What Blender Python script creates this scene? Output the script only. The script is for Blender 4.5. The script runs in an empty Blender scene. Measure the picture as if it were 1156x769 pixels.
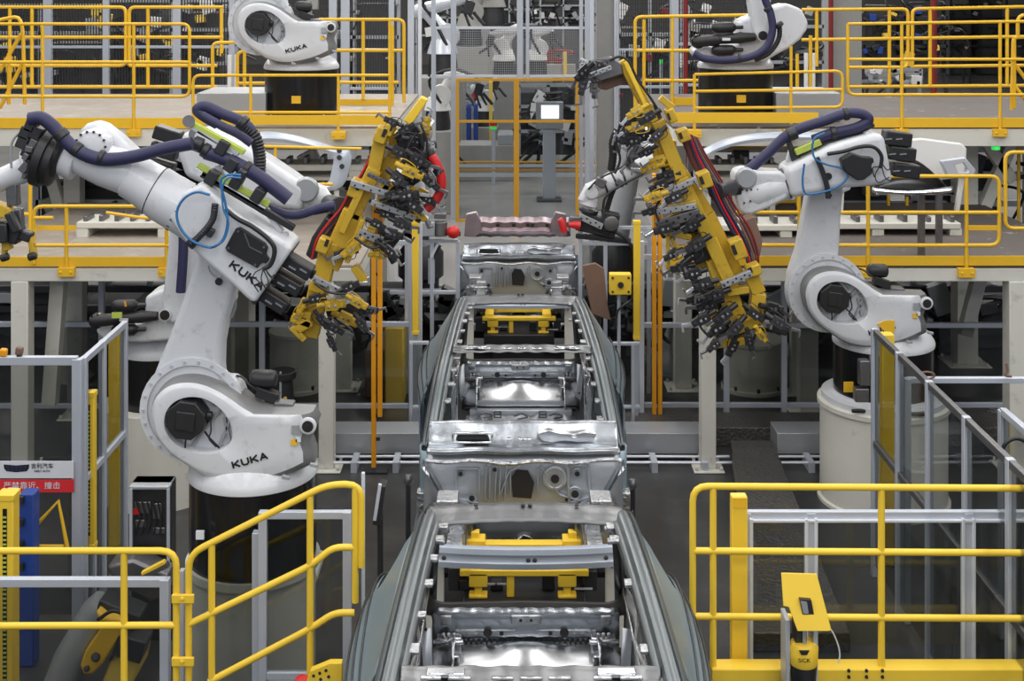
import bpy, bmesh, math, random
from mathutils import Vector, Matrix
random.seed(7)
# ---------------------------------------------------------------- camera, light, exposure
F, CAMH, CX, HY = 1450.0, 4.8, 578.0, -20.0      # focal length in pixels of the 1156 px wide frame, camera height, optical axis
sc = bpy.context.scene
C = sc.collection
cam_d = bpy.data.cameras.new('camera')
cam = bpy.data.objects.new('camera', cam_d); C.objects.link(cam)
cam.location = (0, 0, CAMH); cam.rotation_euler = (math.pi/2, 0, 0)
cam_d.sensor_width = 36; cam_d.lens = F/1156*36
cam_d.shift_y = (HY-384.5)/1156
cam_d.clip_start = 0.1; cam_d.clip_end = 300
sc.camera = cam
sc.view_settings.view_transform = 'Standard'
sc.view_settings.look = 'None'
sc.view_settings.exposure = 0.0
sc.view_settings.gamma = 1
sc.view_settings.use_curve_mapping = False
w = bpy.data.worlds.new('hall_air'); sc.world = w; w.use_nodes = True
w.node_tree.nodes['Background'].inputs[0].default_value = (0.78, 0.86, 1.0, 1)
w.node_tree.nodes['Background'].inputs[1].default_value = 0.36
def area(name, loc, sx, sy, power, rot=(0,0,0), col=(1,0.98,0.95)):
    d = bpy.data.lights.new(name, 'AREA'); d.shape = 'RECTANGLE'; d.size = sx; d.size_y = sy
    d.energy = power; d.color = col
    o = bpy.data.objects.new(name, d); C.objects.link(o); o.location = loc; o.rotation_euler = rot
    return o
# rows of ceiling luminaires along the hall, plus an added fill row behind camera
for ix, x in enumerate((-10.5, -6.3, -2.1, 2.1, 6.3, 10.5)):
    for iy, y in enumerate((-10, -2, 4.5, 11, 17.5)):
        area('overhead_light', (x, y, 9.6), 1.3, 4.6, 250 if y < -5 else 165)
for x in (-14, -5, 5, 14):
    for y in (27, 38, 50):
        area('overhead_light', (x, y, 9.6), 1.6, 8, 560)

# ---------------------------------------------------------------- helpers
def P(px, py, Y):
    return Vector(((px-CX)*Y/F, Y, CAMH-(py-HY)*Y/F))
def PP(l, Y=None):
    return [P(*(q if len(q) == 3 else (q[0], q[1], Y))) for q in l]
def wl(o):
    v = Vector((0,0,0))
    while o is not None:
        v = v + o.location; o = o.parent
    return v
def smooth_path(pts, n=6):
    pts = [Vector(p) for p in pts]
    if len(pts) < 3: return pts
    ext = [pts[0]*2-pts[1]] + pts + [pts[-1]*2-pts[-2]]
    out = []
    for i in range(1, len(ext)-2):
        a, b, c, d = ext[i-1:i+3]
        for k in range(n):
            t = k/n
            out.append(0.5*((2*b)+(-a+c)*t+(2*a-5*b+4*c-d)*t*t+(-a+3*b-3*c+d)*t*t*t))
    out.append(pts[-1])
    return out
def round_corners(pts, r, n=4):
    pts = [Vector(p) for p in pts]
    out = [pts[0]]
    for i in range(1, len(pts)-1):
        a, b, c = pts[i-1], pts[i], pts[i+1]
        d1, d2 = (a-b), (c-b)
        rr = min(r, d1.length*0.45, d2.length*0.45)
        p0, p1 = b+d1.normalized()*rr, b+d2.normalized()*rr
        for k in range(n+1):
            t = k/n
            out.append(p0*(1-t)**2 + b*2*t*(1-t) + p1*t*t)
    out.append(pts[-1])
    return out
class MB:
    def __init__(s): s.v = []; s.f = []
    def add(s, vs, fs):
        n = len(s.v); s.v += [Vector(v) for v in vs]; s.f += [tuple(i+n for i in f) for f in fs]; return s
    def box(s, x0, x1, y0, y1, z0, z1):
        return s.add([(x0,y0,z0),(x1,y0,z0),(x1,y1,z0),(x0,y1,z0),(x0,y0,z1),(x1,y0,z1),(x1,y1,z1),(x0,y1,z1)],
              [(3,2,1,0),(4,5,6,7),(0,1,5,4),(1,2,6,5),(2,3,7,6),(3,0,4,7)])
    def cbox(s, c, sx, sy, sz, rot=None):
        M = Matrix.Rotation(rot, 3, 'Y') if isinstance(rot, (int, float)) else (rot or Matrix.Identity(3))
        c = Vector(c); vs = []
        for z in (-.5,.5):
            for x, y in ((-.5,-.5),(.5,-.5),(.5,.5),(-.5,.5)):
                vs.append(c + M @ Vector((x*sx, y*sy, z*sz)))
        return s.add(vs, [(3,2,1,0),(4,5,6,7),(0,1,5,4),(1,2,6,5),(2,3,7,6),(3,0,4,7)])
    def beam(s, p, q, wd, ht, up=(0,1,0)):
        # wd is measured across (perpendicular to 'up'), ht along 'up'
        p, q = Vector(p), Vector(q); d = (q-p).normalized(); up = Vector(up)
        if abs(d.dot(up)) > .98: up = Vector((1,0,0))
        a = d.cross(up).normalized(); b = a.cross(d).normalized()
        vs = []
        for e in (p, q):
            for i, j in ((-1,-1),(1,-1),(1,1),(-1,1)): vs.append(e + a*(i*wd/2) + b*(j*ht/2))
        return s.add(vs, [(3,2,1,0),(4,5,6,7),(0,1,5,4),(1,2,6,5),(2,3,7,6),(3,0,4,7)])
    def tube(s, pts, r, seg=8, caps=True, ribs=None):
        pts = [Vector(p) for p in pts]; n = len(pts)
        rs = r if isinstance(r, (list, tuple)) else [r]*n
        if ribs:      # corrugated hose
            L = [0]
            for i in range(1, n): L.append(L[-1]+(pts[i]-pts[i-1]).length)
            m = max(4, int(L[-1]/ribs*2)); np_, nr = [], []
            for k in range(m+1):
                t = L[-1]*k/m; i = 1
                while i < n-1 and L[i] < t: i += 1
                u = (t-L[i-1])/max(1e-9, L[i]-L[i-1])
                np_.append(pts[i-1].lerp(pts[i], u)); nr.append((rs[i-1]*(1-u)+rs[i]*u)*(1.0 if k%2 else 0.87))
            pts, rs, n = np_, nr, m+1
        t0 = (pts[1]-pts[0]).normalized()
        u = Vector((0,0,1)) if abs(t0.z) < .9 else Vector((1,0,0))
        a = t0.cross(u).normalized()
        vs = []
        for i in range(n):
            if i == 0: t = t0
            elif i == n-1: t = (pts[i]-pts[i-1]).normalized()
            else: t = ((pts[i]-pts[i-1]).normalized()+(pts[i+1]-pts[i]).normalized())
            if t.length < 1e-6: t = t0
            t.normalize()
            a = (a - t*a.dot(t)).normalized(); b = t.cross(a)
            for k in range(seg):
                w_ = 2*math.pi*k/seg
                vs.append(pts[i]+(a*math.cos(w_)+b*math.sin(w_))*rs[i])
        fs = [(i*seg+k, i*seg+(k+1)%seg, (i+1)*seg+(k+1)%seg, (i+1)*seg+k) for i in range(n-1) for k in range(seg)]
        if caps: fs += [tuple(range(seg))[::-1], tuple((n-1)*seg+k for k in range(seg))]
        return s.add(vs, fs)
    def cyl(s, p, q, r, r2=None, seg=24):
        return s.tube([p, q], [r, r if r2 is None else r2], seg)
    def lathe(s, c, prof, seg=32, axis=(0,0,1)):
        c = Vector(c); ax = Vector(axis).normalized()
        a = ax.orthogonal().normalized(); b = ax.cross(a); vs = []
        for (r, h) in prof:
            for k in range(seg):
                w_ = 2*math.pi*k/seg; vs.append(c+ax*h+(a*math.cos(w_)+b*math.sin(w_))*max(r,1e-4))
        n = len(prof)
        fs = [(i*seg+k, i*seg+(k+1)%seg, (i+1)*seg+(k+1)%seg, (i+1)*seg+k) for i in range(n-1) for k in range(seg)]
        fs += [tuple(range(seg))[::-1], tuple((n-1)*seg+k for k in range(seg))]
        return s.add(vs, fs)
    def prism(s, out, d):
        # out: planar loop of world points, d: extrusion vector
        n = len(out); d = Vector(d); vs = [Vector(p) for p in out]+[Vector(p)+d for p in out]
        return s.add(vs, [tuple(range(n)), tuple(range(2*n-1, n-1, -1))]+[(i, n+i, n+(i+1)%n, (i+1)%n) for i in range(n)])
    def pprism(s, pts, Y, depth, sm=0):
        # silhouette in the side view at distance Y, really 'depth' metres thick
        o = PP(pts, Y)
        if sm:
            o = smooth_path(o+[o[0]], sm)[:-1]
        return s.prism(o, (0, depth, 0))
    def ring(s, outer, inner, d):
        n = len(outer); d = Vector(d)
        vs = [Vector(p) for p in outer]+[Vector(p) for p in inner]+[Vector(p)+d for p in outer]+[Vector(p)+d for p in inner]
        fs = []
        for i in range(n):
            j = (i+1)%n
            fs += [(i, j, n+j, n+i), (2*n+i, 3*n+i, 3*n+j, 2*n+j), (i, 2*n+i, 2*n+j, j), (n+i, n+j, 3*n+j, 3*n+i)]
        return s.add(vs, fs)
    def grid(s, rows, closed=False):
        n, m = len(rows), len(rows[0]); vs = [v for r in rows for v in r]
        fs = [(i*m+j, i*m+(j+1)%m, (i+1)*m+(j+1)%m, (i+1)*m+j) for i in range(n-1) for j in range(m if closed else m-1)]
        return s.add(vs, fs)
    def clusters(s):
        n = len(s.v); par = list(range(n))
        def find(i):
            while par[i] != i: par[i] = par[par[i]]; i = par[i]
            return i
        for f in s.f:
            r = find(f[0])
            for i in f[1:]:
                q = find(i)
                if q != r: par[q] = r
        isl = {}
        for i in range(n): isl.setdefault(find(i), []).append(i)
        isl = list(isl.values())
        if len(isl) < 2 or len(isl) > 60: return None
        bb = [[min(s.v[i][k] for i in g) for k in range(3)]+[max(s.v[i][k] for i in g) for k in range(3)] for g in isl]
        e = .004; c = list(range(len(isl)))
        def fc(i):
            while c[i] != i: i = c[i]
            return i
        for i in range(len(isl)):
            for j in range(i):
                if all(bb[i][k] <= bb[j][k+3]+e and bb[j][k] <= bb[i][k+3]+e for k in range(3)):
                    a, b = fc(i), fc(j)
                    if a != b: c[a] = b
        out = {}
        for i, g in enumerate(isl): out.setdefault(fc(i), []).extend(g)
        return list(out.values())
    def build(s, name, mat, parent=None, bevel=0, ang=40, solid=0, seg=2, sub=0):
        if parent is not None and name not in ('maker_name', 'logo_cells', 'beam_lenses', 'rung', 'company_name', 'hole', 'slots', 'perforated_strip', 'bar_hole', 'cables', 'flange_tab', 'wire_mesh', 'bar_mesh', 'flange_bolt', 'attached_units', 'tube_bolt', 'wrist_bolt', 'data_strip'):
            cl = s.clusters()
            if cl and 2 <= len(cl) <= 12:
                first = None
                for g in cl:
                    ix = {v: k for k, v in enumerate(g)}; m = MB(); m.v = [s.v[i] for i in g]; m.f = [tuple(ix[i] for i in f) for f in s.f if f[0] in ix]
                    o = m.build1(name, mat, parent, bevel, ang, solid, seg, sub); first = first or o
                return first
        return s.build1(name, mat, parent, bevel, ang, solid, seg, sub)
    def build1(s, name, mat, parent=None, bevel=0, ang=40, solid=0, seg=2, sub=0):
        me = bpy.data.meshes.new(name); off = wl(parent)
        me.from_pydata([v-off for v in s.v], [], s.f); me.validate()
        bm = bmesh.new(); bm.from_mesh(me); bmesh.ops.recalc_face_normals(bm, faces=bm.faces); bm.to_mesh(me); bm.free()
        me.materials.append(M[mat] if isinstance(mat, str) else mat)
        o = bpy.data.objects.new(name, me); C.objects.link(o); o.parent = parent
        for p in me.polygons: p.use_smooth = True
        me.set_sharp_from_angle(angle=math.radians(ang))
        if solid:
            m = o.modifiers.new('solid', 'SOLIDIFY'); m.thickness = solid; m.offset = 0
        if sub:
            m = o.modifiers.new('sub', 'SUBSURF'); m.levels = sub; m.render_levels = sub
        if bevel:
            m = o.modifiers.new('bevel', 'BEVEL'); m.width = bevel; m.segments = seg; m.limit_method = 'ANGLE'
            m.angle_limit = math.radians(35); m.harden_normals = False
            m.use_clamp_overlap = True
        return o
def resample(loop, c, n=48):
    """n points of a closed loop, one per direction round c (loop star-shaped about c)"""
    out = []
    L = len(loop)
    for k in range(n):
        a = 2*math.pi*k/n; dx, dz = math.cos(a), math.sin(a); best = None
        for i in range(L):
            p, q = loop[i], loop[(i+1)%L]
            ex, ez = q[0]-p[0], q[1]-p[1]; den = dx*ez-dz*ex
            if abs(den) < 1e-12: continue
            t = ((p[0]-c[0])*ez-(p[1]-c[1])*ex)/den; u = ((p[0]-c[0])*dz-(p[1]-c[1])*dx)/den
            if t > 0 and -1e-6 <= u <= 1+1e-6 and (best is None or t > best): best = t
        best = best or 0.001
        out.append((c[0]+dx*best, c[1]+dz*best))
    return out
def thing(name, label, cat, loc=(0,0,0), group=None):
    o = bpy.data.objects.new(name, None); C.objects.link(o); o.location = loc
    o.empty_display_size = .1
    o['label'] = label; o['category'] = cat
    if group: o['group'] = group
    return o
def tag(o, label, cat, group=None, kind=None):
    o['label'] = label; o['category'] = cat
    if group: o['group'] = group
    if kind: o['kind'] = kind
    return o
def struct(name, mb, mat, label=None, **k):
    o = mb.build(name, mat, None, **k); o['kind'] = 'structure'
    if label: o['label'] = label
    return o
def dup(o, parent=None, off=(0,0,0)):
    c = o.copy(); C.objects.link(c); c.parent = parent
    c.location = Vector(c.location)+Vector(off)
    for ch in o.children: dup(ch, c)
    return c
def text(name, body, size, mat, parent, origin, xdir, up, extrude=0.001, offset=0.0, align='CENTER', shear=0, sx=1.0):
    d = bpy.data.curves.new(name, 'FONT'); d.body = body; d.size = size; d.extrude = extrude; d.offset = offset
    d.align_x = align; d.align_y = 'CENTER'; d.shear = shear
    f = bpy.data.objects.new(name, d); C.objects.link(f)
    dg = bpy.context.evaluated_depsgraph_get(); dg.update()
    me = bpy.data.meshes.new_from_object(f.evaluated_get(dg))
    bpy.data.objects.remove(f); bpy.data.curves.remove(d)
    me.materials.clear(); me.materials.append(M[mat])
    o = bpy.data.objects.new(name, me); C.objects.link(o); o.parent = parent
    x = Vector(xdir).normalized(); y = Vector(up); y = (y-x*y.dot(x)).normalized(); z = x.cross(y)
    R = Matrix((x, y, z)).transposed().to_4x4()
    me.transform(Matrix.Translation(Vector(origin)-wl(parent)) @ R @ Matrix.Diagonal((sx, 1, 1, 1)))
    return o
# ---------------------------------------------------------------- materials
M = {}
def mat(name, col, rough=.5, metal=0.0, var=.06, vscale=6, bump=0, bscale=40, coat=0, emit=None, es=1, rvar=0.0, dirt=None, aniso=0):
    m = bpy.data.materials.new(name); m.use_nodes = True; nt = m.node_tree; b = nt.nodes['Principled BSDF']
    b.inputs['Roughness'].default_value = rough; b.inputs['Metallic'].default_value = metal
    b.inputs['Coat Weight'].default_value = coat
    tc = nt.nodes.new('ShaderNodeTexCoord')
    nz = nt.nodes.new('ShaderNodeTexNoise'); nz.inputs['Scale'].default_value = vscale; nz.inputs['Detail'].default_value = 5
    nt.links.new(tc.outputs['Object'], nz.inputs['Vector'])
    mx = nt.nodes.new('ShaderNodeMix'); mx.data_type = 'RGBA'
    mx.inputs[6].default_value = (*[c*(1-var) for c in col], 1); mx.inputs[7].default_value = (*[min(1,c*(1+var)) for c in col], 1)
    nt.links.new(nz.outputs['Fac'], mx.inputs[0])
    out = mx.outputs[2]
    if dirt:
        n2 = nt.nodes.new('ShaderNodeTexNoise'); n2.inputs['Scale'].default_value = dirt[1]; n2.inputs['Detail'].default_value = 8
        n2.inputs['Roughness'].default_value = .7
        nt.links.new(tc.outputs['Object'], n2.inputs['Vector'])
        r = nt.nodes.new('ShaderNodeMapRange'); r.inputs[1].default_value = dirt[2]; r.inputs[2].default_value = dirt[3]
        nt.links.new(n2.outputs['Fac'], r.inputs[0])
        m2 = nt.nodes.new('ShaderNodeMix'); m2.data_type = 'RGBA'; m2.inputs[7].default_value = (*dirt[0], 1)
        nt.links.new(r.outputs[0], m2.inputs[0]); nt.links.new(out, m2.inputs[6]); out = m2.outputs[2]
    nt.links.new(out, b.inputs['Base Color'])
    if rvar:
        mr = nt.nodes.new('ShaderNodeMapRange'); mr.inputs[3].default_value = max(0, rough-rvar); mr.inputs[4].default_value = min(1, rough+rvar)
        nt.links.new(nz.outputs['Fac'], mr.inputs[0]); nt.links.new(mr.outputs[0], b.inputs['Roughness'])
    if bump:
        nb = nt.nodes.new('ShaderNodeTexNoise'); nb.inputs['Scale'].default_value = bscale
        nt.links.new(tc.outputs['Object'], nb.inputs['Vector'])
        bp = nt.nodes.new('ShaderNodeBump'); bp.inputs['Strength'].default_value = bump; bp.inputs['Distance'].default_value = .02
        nt.links.new(nb.outputs['Fac'], bp.inputs['Height']); nt.links.new(bp.outputs[0], b.inputs['Normal'])
    if emit:
        b.inputs['Emission Color'].default_value = (*emit, 1); b.inputs['Emission Strength'].default_value = es
    M[name] = m; return m
mat('white_paint', (.66,.68,.72), .38, var=.04, coat=.2, dirt=((.42,.42,.43), 9, .56, .80))
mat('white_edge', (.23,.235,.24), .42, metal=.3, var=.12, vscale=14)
mat('beige_paint', (.68,.67,.61), .55, var=.04, dirt=((.40,.38,.33), 5, .58, .78))
mat('yellow_paint', (.84,.50,.025), .42, var=.05, dirt=((.50,.28,.03), 8, .62, .85))
mat('bright_yellow', (.92,.62,.05), .42, var=.04)
mat('gripper_yellow', (.60,.39,.03), .42, var=.10, dirt=((.26,.16,.04), 11, .54, .76))
mat('orange_paint', (.85,.36,.01), .45, var=.05)
mat('black_plastic', (.018,.018,.020), .42, var=.2)
mat('black_gloss', (.008,.008,.009), .22, var=.2)
mat('dark_metal', (.055,.055,.06), .42, metal=.6, var=.3, vscale=14)
mat('gun_metal', (.20,.20,.21), .40, metal=.8, var=.25, vscale=18)
mat('alu', (.56,.60,.68), .42, metal=.35, var=.04)
mat('alu_light', (.72,.76,.84), .38, metal=.3, var=.04)
mat('chrome', (.62,.63,.65), .26, metal=1, var=.06)
mat('steel', (.38,.40,.43), .22, metal=1, var=.22, vscale=3.2, bump=.45, bscale=7, rvar=.10)
mat('steel_satin', (.46,.49,.53), .38, metal=.62, var=.12, vscale=7, bump=.15, bscale=14)
mat('beam_alu', (.58,.64,.74), .30, metal=.3, var=.08, vscale=4)
mat('steel_spot', (.50,.51,.53), .36, metal=1, var=.35, vscale=30, bump=.6, bscale=34, rvar=.15)
mat('steel_dark', (.16,.165,.17), .38, metal=.9, var=.35, vscale=12, bump=.3, bscale=25)
mat('rail_steel', (.15,.17,.18), .34, metal=.55, var=.08, vscale=5)
mat('steel_mid', (.40,.43,.47), .27, metal=.92, var=.14, vscale=4, bump=.25, bscale=6)
mat('header_steel', (.20,.205,.21), .36, metal=.8, var=.15, vscale=8, bump=.15, bscale=12)
mat('sealed_black', (.035,.033,.03), .5, metal=.3, var=.4, vscale=15)
mat('gate_orange', (.66,.33,.02), .45)
mat('panel_steel', (.26,.345,.40), .34, metal=.22, var=.05, vscale=2, rvar=.05)
mat('floor_dark', (.040,.041,.042), .36, var=.30, vscale=1.3, dirt=((.085,.083,.08), 2.2, .5, .8), rvar=.1)
mat('floor_far', (.30,.295,.285), .22, var=.2, vscale=.8, rvar=.08)
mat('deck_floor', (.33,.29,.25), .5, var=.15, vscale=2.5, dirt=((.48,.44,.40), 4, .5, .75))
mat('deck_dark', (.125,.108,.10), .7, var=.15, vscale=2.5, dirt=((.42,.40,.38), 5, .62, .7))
mat('checker_plate', (.11,.105,.10), .45, metal=.5, var=.4, vscale=22, bump=.8, bscale=30)
mat('hose_blue', (.028,.028,.085), .55, var=.2)
mat('hose_cyan', (.03,.17,.40), .4)
mat('red', (.62,.02,.02), .38)
mat('dark_red', (.22,.02,.02), .4)
mat('red_lit_steel', (.44,.35,.38), .34, metal=.8, var=.3, vscale=9)
mat('blue_paint', (.02,.06,.30), .4)
mat('lime', (.50,.60,.10), .4)
mat('rail_grey', (.42,.44,.47), .4, metal=.4)
mat('maroon', (.13,.04,.045), .6)
mat('brown', (.20,.12,.09), .7)
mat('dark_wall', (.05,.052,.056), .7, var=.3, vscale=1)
mat('grey_wall', (.33,.325,.31), .65, var=.08)
mat('ceiling_grey', (.10,.10,.11), .9)
mat('white_sheet', (.78,.78,.77), .5, var=.03)
mat('sign_red', (.70,.03,.04), .4)
mat('sign_white', (.72,.74,.80), .4)
mat('ink_black', (.012,.012,.014), .45, var=.1)
mat('screen', (.9,.95,1), .3, emit=(.93,.97,1), es=1.7)
mat('green_lamp', (.05,.6,.1), .3, emit=(.05,.9,.15), es=.5)
mat('lamp_cloth', (.86,.60,.10), .6, var=.1)
mat('skin', (.45,.28,.20), .6)
mat('cloth_dark', (.02,.022,.03), .8)
def glass_mat(name, tint, fac=.12, rough=.04):
    m = bpy.data.materials.new(name); m.use_nodes = True; nt = m.node_tree; nt.nodes.clear()
    out = nt.nodes.new('ShaderNodeOutputMaterial'); tr = nt.nodes.new('ShaderNodeBsdfTransparent'); gl = nt.nodes.new('ShaderNodeBsdfGlossy')
    tr.inputs[0].default_value = (*tint, 1); gl.inputs['Roughness'].default_value = rough; gl.inputs[0].default_value = (.8,.85,.9,1)
    lw = nt.nodes.new('ShaderNodeLayerWeight'); pw = nt.nodes.new('ShaderNodeMath'); pw.operation = 'POWER'; pw.inputs[1].default_value = 5
    nt.links.new(lw.outputs['Facing'], pw.inputs[0])
    fr = nt.nodes.new('ShaderNodeMath'); fr.operation = 'MULTIPLY_ADD'; fr.inputs[1].default_value = .5; fr.inputs[2].default_value = .035
    nt.links.new(pw.outputs[0], fr.inputs[0])
    mx = nt.nodes.new('ShaderNodeMixShader'); nt.links.new(fr.outputs[0], mx.inputs[0])
    nt.links.new(tr.outputs[0], mx.inputs[1]); nt.links.new(gl.outputs[0], mx.inputs[2]); nt.links.new(mx.outputs[0], out.inputs[0])
    M[name] = m
glass_mat('tinted_pane', (.70,.71,.70))
glass_mat('clear_pane', (.80,.82,.83))
# ---------------------------------------------------------------- the hall
struct('floor', MB().box(-24, 24, -5, 20, -.3, 0), 'floor_dark')
struct('floor', MB().box(-34, 34, 20, 75, -.3, 0), 'floor_far')
struct('ceiling', MB().box(-34, 34, -5, 75, 10, 10.3), 'ceiling_grey')
struct('wall_back', MB().box(-34, 34, 75, 75.3, 0, 10.2), 'grey_wall')
struct('wall_left', MB().box(-34.3, -34, -5, 75, 0, 10.2), 'grey_wall')
struct('wall_right', MB().box(34, 34.3, -5, 75, 0, 10.2), 'grey_wall')

def fence(name, label, cat, p, q, zb, zt, st, zr, w=.05, mt='alu', pane=None, pz=None, group=None, pd=.06, mesh=None, feet=True, rmt=None):
    """framed guard fence from p to q (x, y): posts at fractions st, rails at heights zr, a pane in each bay"""
    p, q = Vector((*p, 0)), Vector((*q, 0)); d = (q-p); L = d.length; u = d.normalized()
    t = thing(name, label, cat, (p.x, p.y, zb), group)
    for s in st:
        c = p+d*s
        m = MB().beam(c+Vector((0,0,zb)), c+Vector((0,0,zt)), w, pd, up=(u.y, -u.x, 0) if True else None)
        # grooves of the extruded profile
        o = m.build('post', mt, t, bevel=.004)
    for z in zr:
        MB().beam(p+Vector((0,0,z)), q+Vector((0,0,z)), w*.9, pd*.8, up=(u.y, -u.x, 0)).build('rail', rmt or mt, t, bevel=.004)
    if pane:
        ss = sorted(st)
        zz = pz or [(min(zr), max(zr))]
        n = Vector((u.y, -u.x, 0))*.004
        for a, b in zip(ss[:-1], ss[1:]):
            for z0, z1 in zz:
                A, B = p+d*a+u*w/2, p+d*b-u*w/2
                if (B-A).length < .05: continue
                A0, B0 = A+Vector((0,0,z0)), B+Vector((0,0,z0)); dz = Vector((0,0,z1-z0))
                MB().add([A0-n,B0-n,B0+n,A0+n,A0-n+dz,B0-n+dz,B0+n+dz,A0+n+dz],[(3,2,1,0),(4,5,6,7),(0,1,5,4),(1,2,6,5),(2,3,7,6),(3,0,4,7)]).build('pane', pane, t)
    if mesh:
        m = MB(); z0, z1 = min(zr), max(zr); k = int(L/mesh)
        for i in range(k+1):
            c = p+d*(i/k); m.beam(c+Vector((0,0,z0)), c+Vector((0,0,z1)), .007, .007, up=(u.y,-u.x,0))
        for i in range(int((z1-z0)/(mesh*2))):
            z = z0+i*mesh*2; m.beam(p+Vector((0,0,z)), q+Vector((0,0,z)), .007, .007, up=(u.y,-u.x,0))
        m.build('wire_mesh', 'rail_grey', t)
    return t
def railing(name, label, Y, rails, posts, r=.019, kick=None, flange=None, mt='yellow_paint', cr=.09, group=None, loc=None):
    """tubular guard rail in the plane y=Y; rails: pixel polylines, posts: (px, top, bottom)"""
    b = P(posts[0][0], posts[0][2], Y)
    t = thing(name, label, 'railing', b, group)
    for i, l in enumerate(rails):
        pts = round_corners(PP(l, Y), cr) if len(l) > 2 else PP(l, Y)
        MB().tube(pts, r, 10).build('rail', mt, t)
    for px, y0, y1 in posts:
        MB().tube([P(px, y0, Y+.002), P(px, y1, Y+.002)], r*1.02, 10).build('post', mt, t)
        if flange:
            c = P(px, flange, Y)
            f = MB().cbox(c+Vector((0,.04,0)), .16, .13, .09)
            for sx in (-.05,.05): f.cyl(c+Vector((sx,-.02,0)), c+Vector((sx,-.035,0)), .014, seg=8)
            f.build('mounting_plate', mt, t, bevel=.004)
    if kick:
        x0, x1, y0, y1, dy = kick
        a, b_ = P(x0, y1, Y+dy), P(x1, y0, Y+dy)
        MB().box(a.x, b_.x, Y+dy, Y+dy+.012, a.z, b_.z).build('kick_plate', 'yellow_paint', t, bevel=.002)
    return t

# ---------------------------------------------------------------- steel platforms on the left and right
def platform(name, label, x0, x1, y0, y1, ztop, hbeam, deck, cols=(), braces=(), colw=.16, lip=True):
    t = thing(name, label, 'platform', ((x0+x1)/2, y0, 0))
    MB().box(x0, x1, y0+.02, y1, ztop-.03, ztop).build('deck', deck, t)
    b = MB().box(x0, x1, y0, y0+.10, ztop-.03-hbeam, ztop-.03)
    b.box(x0, x1, y1-.1, y1, ztop-.03-hbeam, ztop-.03)
    b.box(x0, x0+.10, y0+.1, y1-.1, ztop-.03-hbeam, ztop-.031); b.box(x1-.1, x1, y0+.1, y1-.1, ztop-.03-hbeam, ztop-.031)
    n = int((x1-x0)/1.4)
    for i in range(1, n):
        x = x0+(x1-x0)*i/n; b.box(x-.04, x+.04, y0+.1, y1-.1, ztop-.03-hbeam*.8, ztop-.032)
    b.build('frame_beams', 'beige_paint', t, bevel=.006)
    for (x, y, w_) in cols:
        c = MB().box(x-w_/2, x+w_/2, y-w_/2, y+w_/2, 0.02, ztop-.03-hbeam)
        c.box(x-w_, x+w_, y-w_, y+w_, 0, .02)
        for sx in (-1,1):
            for sy in (-1,1): c.cyl((x+sx*w_*.8, y+sy*w_*.8, .02), (x+sx*w_*.8, y+sy*w_*.8, .06), .018, seg=6)
        c.build('column', 'beige_paint', t, bevel=.008)
    for a, b_ in braces:
        MB().beam(a, b_, .14, .14).build('brace', 'beige_paint', t, bevel=.006)
    return t
YL, YU = 12.6, 15.0
zl = P(0, 300, YL).z; zu = P(0, 143, YU).z        # deck levels about 2.0 m and 3.1 m
platform('platform', 'lower beige steel platform on the left, behind the big front robot', -5.6, P(405,0,YL).x, YL, YL+3.6, zl, .125, 'deck_floor',
         cols=[(P(22,0,YL).x, YL+.08, .17), (P(368,0,YL).x, YL+.08, .15), (P(80,0,14).x, 14.2, .17), (P(254,0,15).x, 15, .19), (P(386,0,15.1).x, 15.2, .2), (-5.3, 15.5, .2)],
         braces=[((P(47,0,YL).x, YL+.5, zl-.2), (P(36,0,YL).x, YL+.5, .5)), ((P(62,0,14).x, 14.2, zl-.2), (P(80,0,14).x, 14.2, 1.25))])
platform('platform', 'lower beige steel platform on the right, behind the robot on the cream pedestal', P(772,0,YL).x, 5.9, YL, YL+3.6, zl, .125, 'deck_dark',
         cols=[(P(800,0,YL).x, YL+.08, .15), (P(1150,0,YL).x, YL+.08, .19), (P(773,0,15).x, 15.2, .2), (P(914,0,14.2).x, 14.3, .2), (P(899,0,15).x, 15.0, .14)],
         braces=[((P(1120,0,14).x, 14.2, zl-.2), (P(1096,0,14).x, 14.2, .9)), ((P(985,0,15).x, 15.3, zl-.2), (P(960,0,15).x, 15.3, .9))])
platform('platform', 'upper beige steel platform on the left carrying a white robot', -8.4, P(442,0,YU).x, YU, 19.4, zu, .20, 'deck_floor',
         cols=[(P(78,0,17).x, 17.2, .22), (P(117,0,18).x, 18.2, .18), (-7.2, 17, .2), (P(430,0,19).x, 19.2, .16)],
         braces=[((P(40,0,17).x, 17.1, zu-.3), (P(75,0,17).x, 17.1, 1.4))])
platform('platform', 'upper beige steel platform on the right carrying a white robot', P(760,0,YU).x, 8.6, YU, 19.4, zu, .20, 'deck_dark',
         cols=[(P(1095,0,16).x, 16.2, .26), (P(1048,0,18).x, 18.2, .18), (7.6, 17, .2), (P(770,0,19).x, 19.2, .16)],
         braces=[((P(1112,0,16).x, 16.1, zu-.25), (P(1146,0,16).x, 16.1, zu-.8)), ((P(1146,0,16).x, 16.1, zu-.3), (P(1108,0,16).x, 16.1, P(0,250,16).z))])

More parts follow.
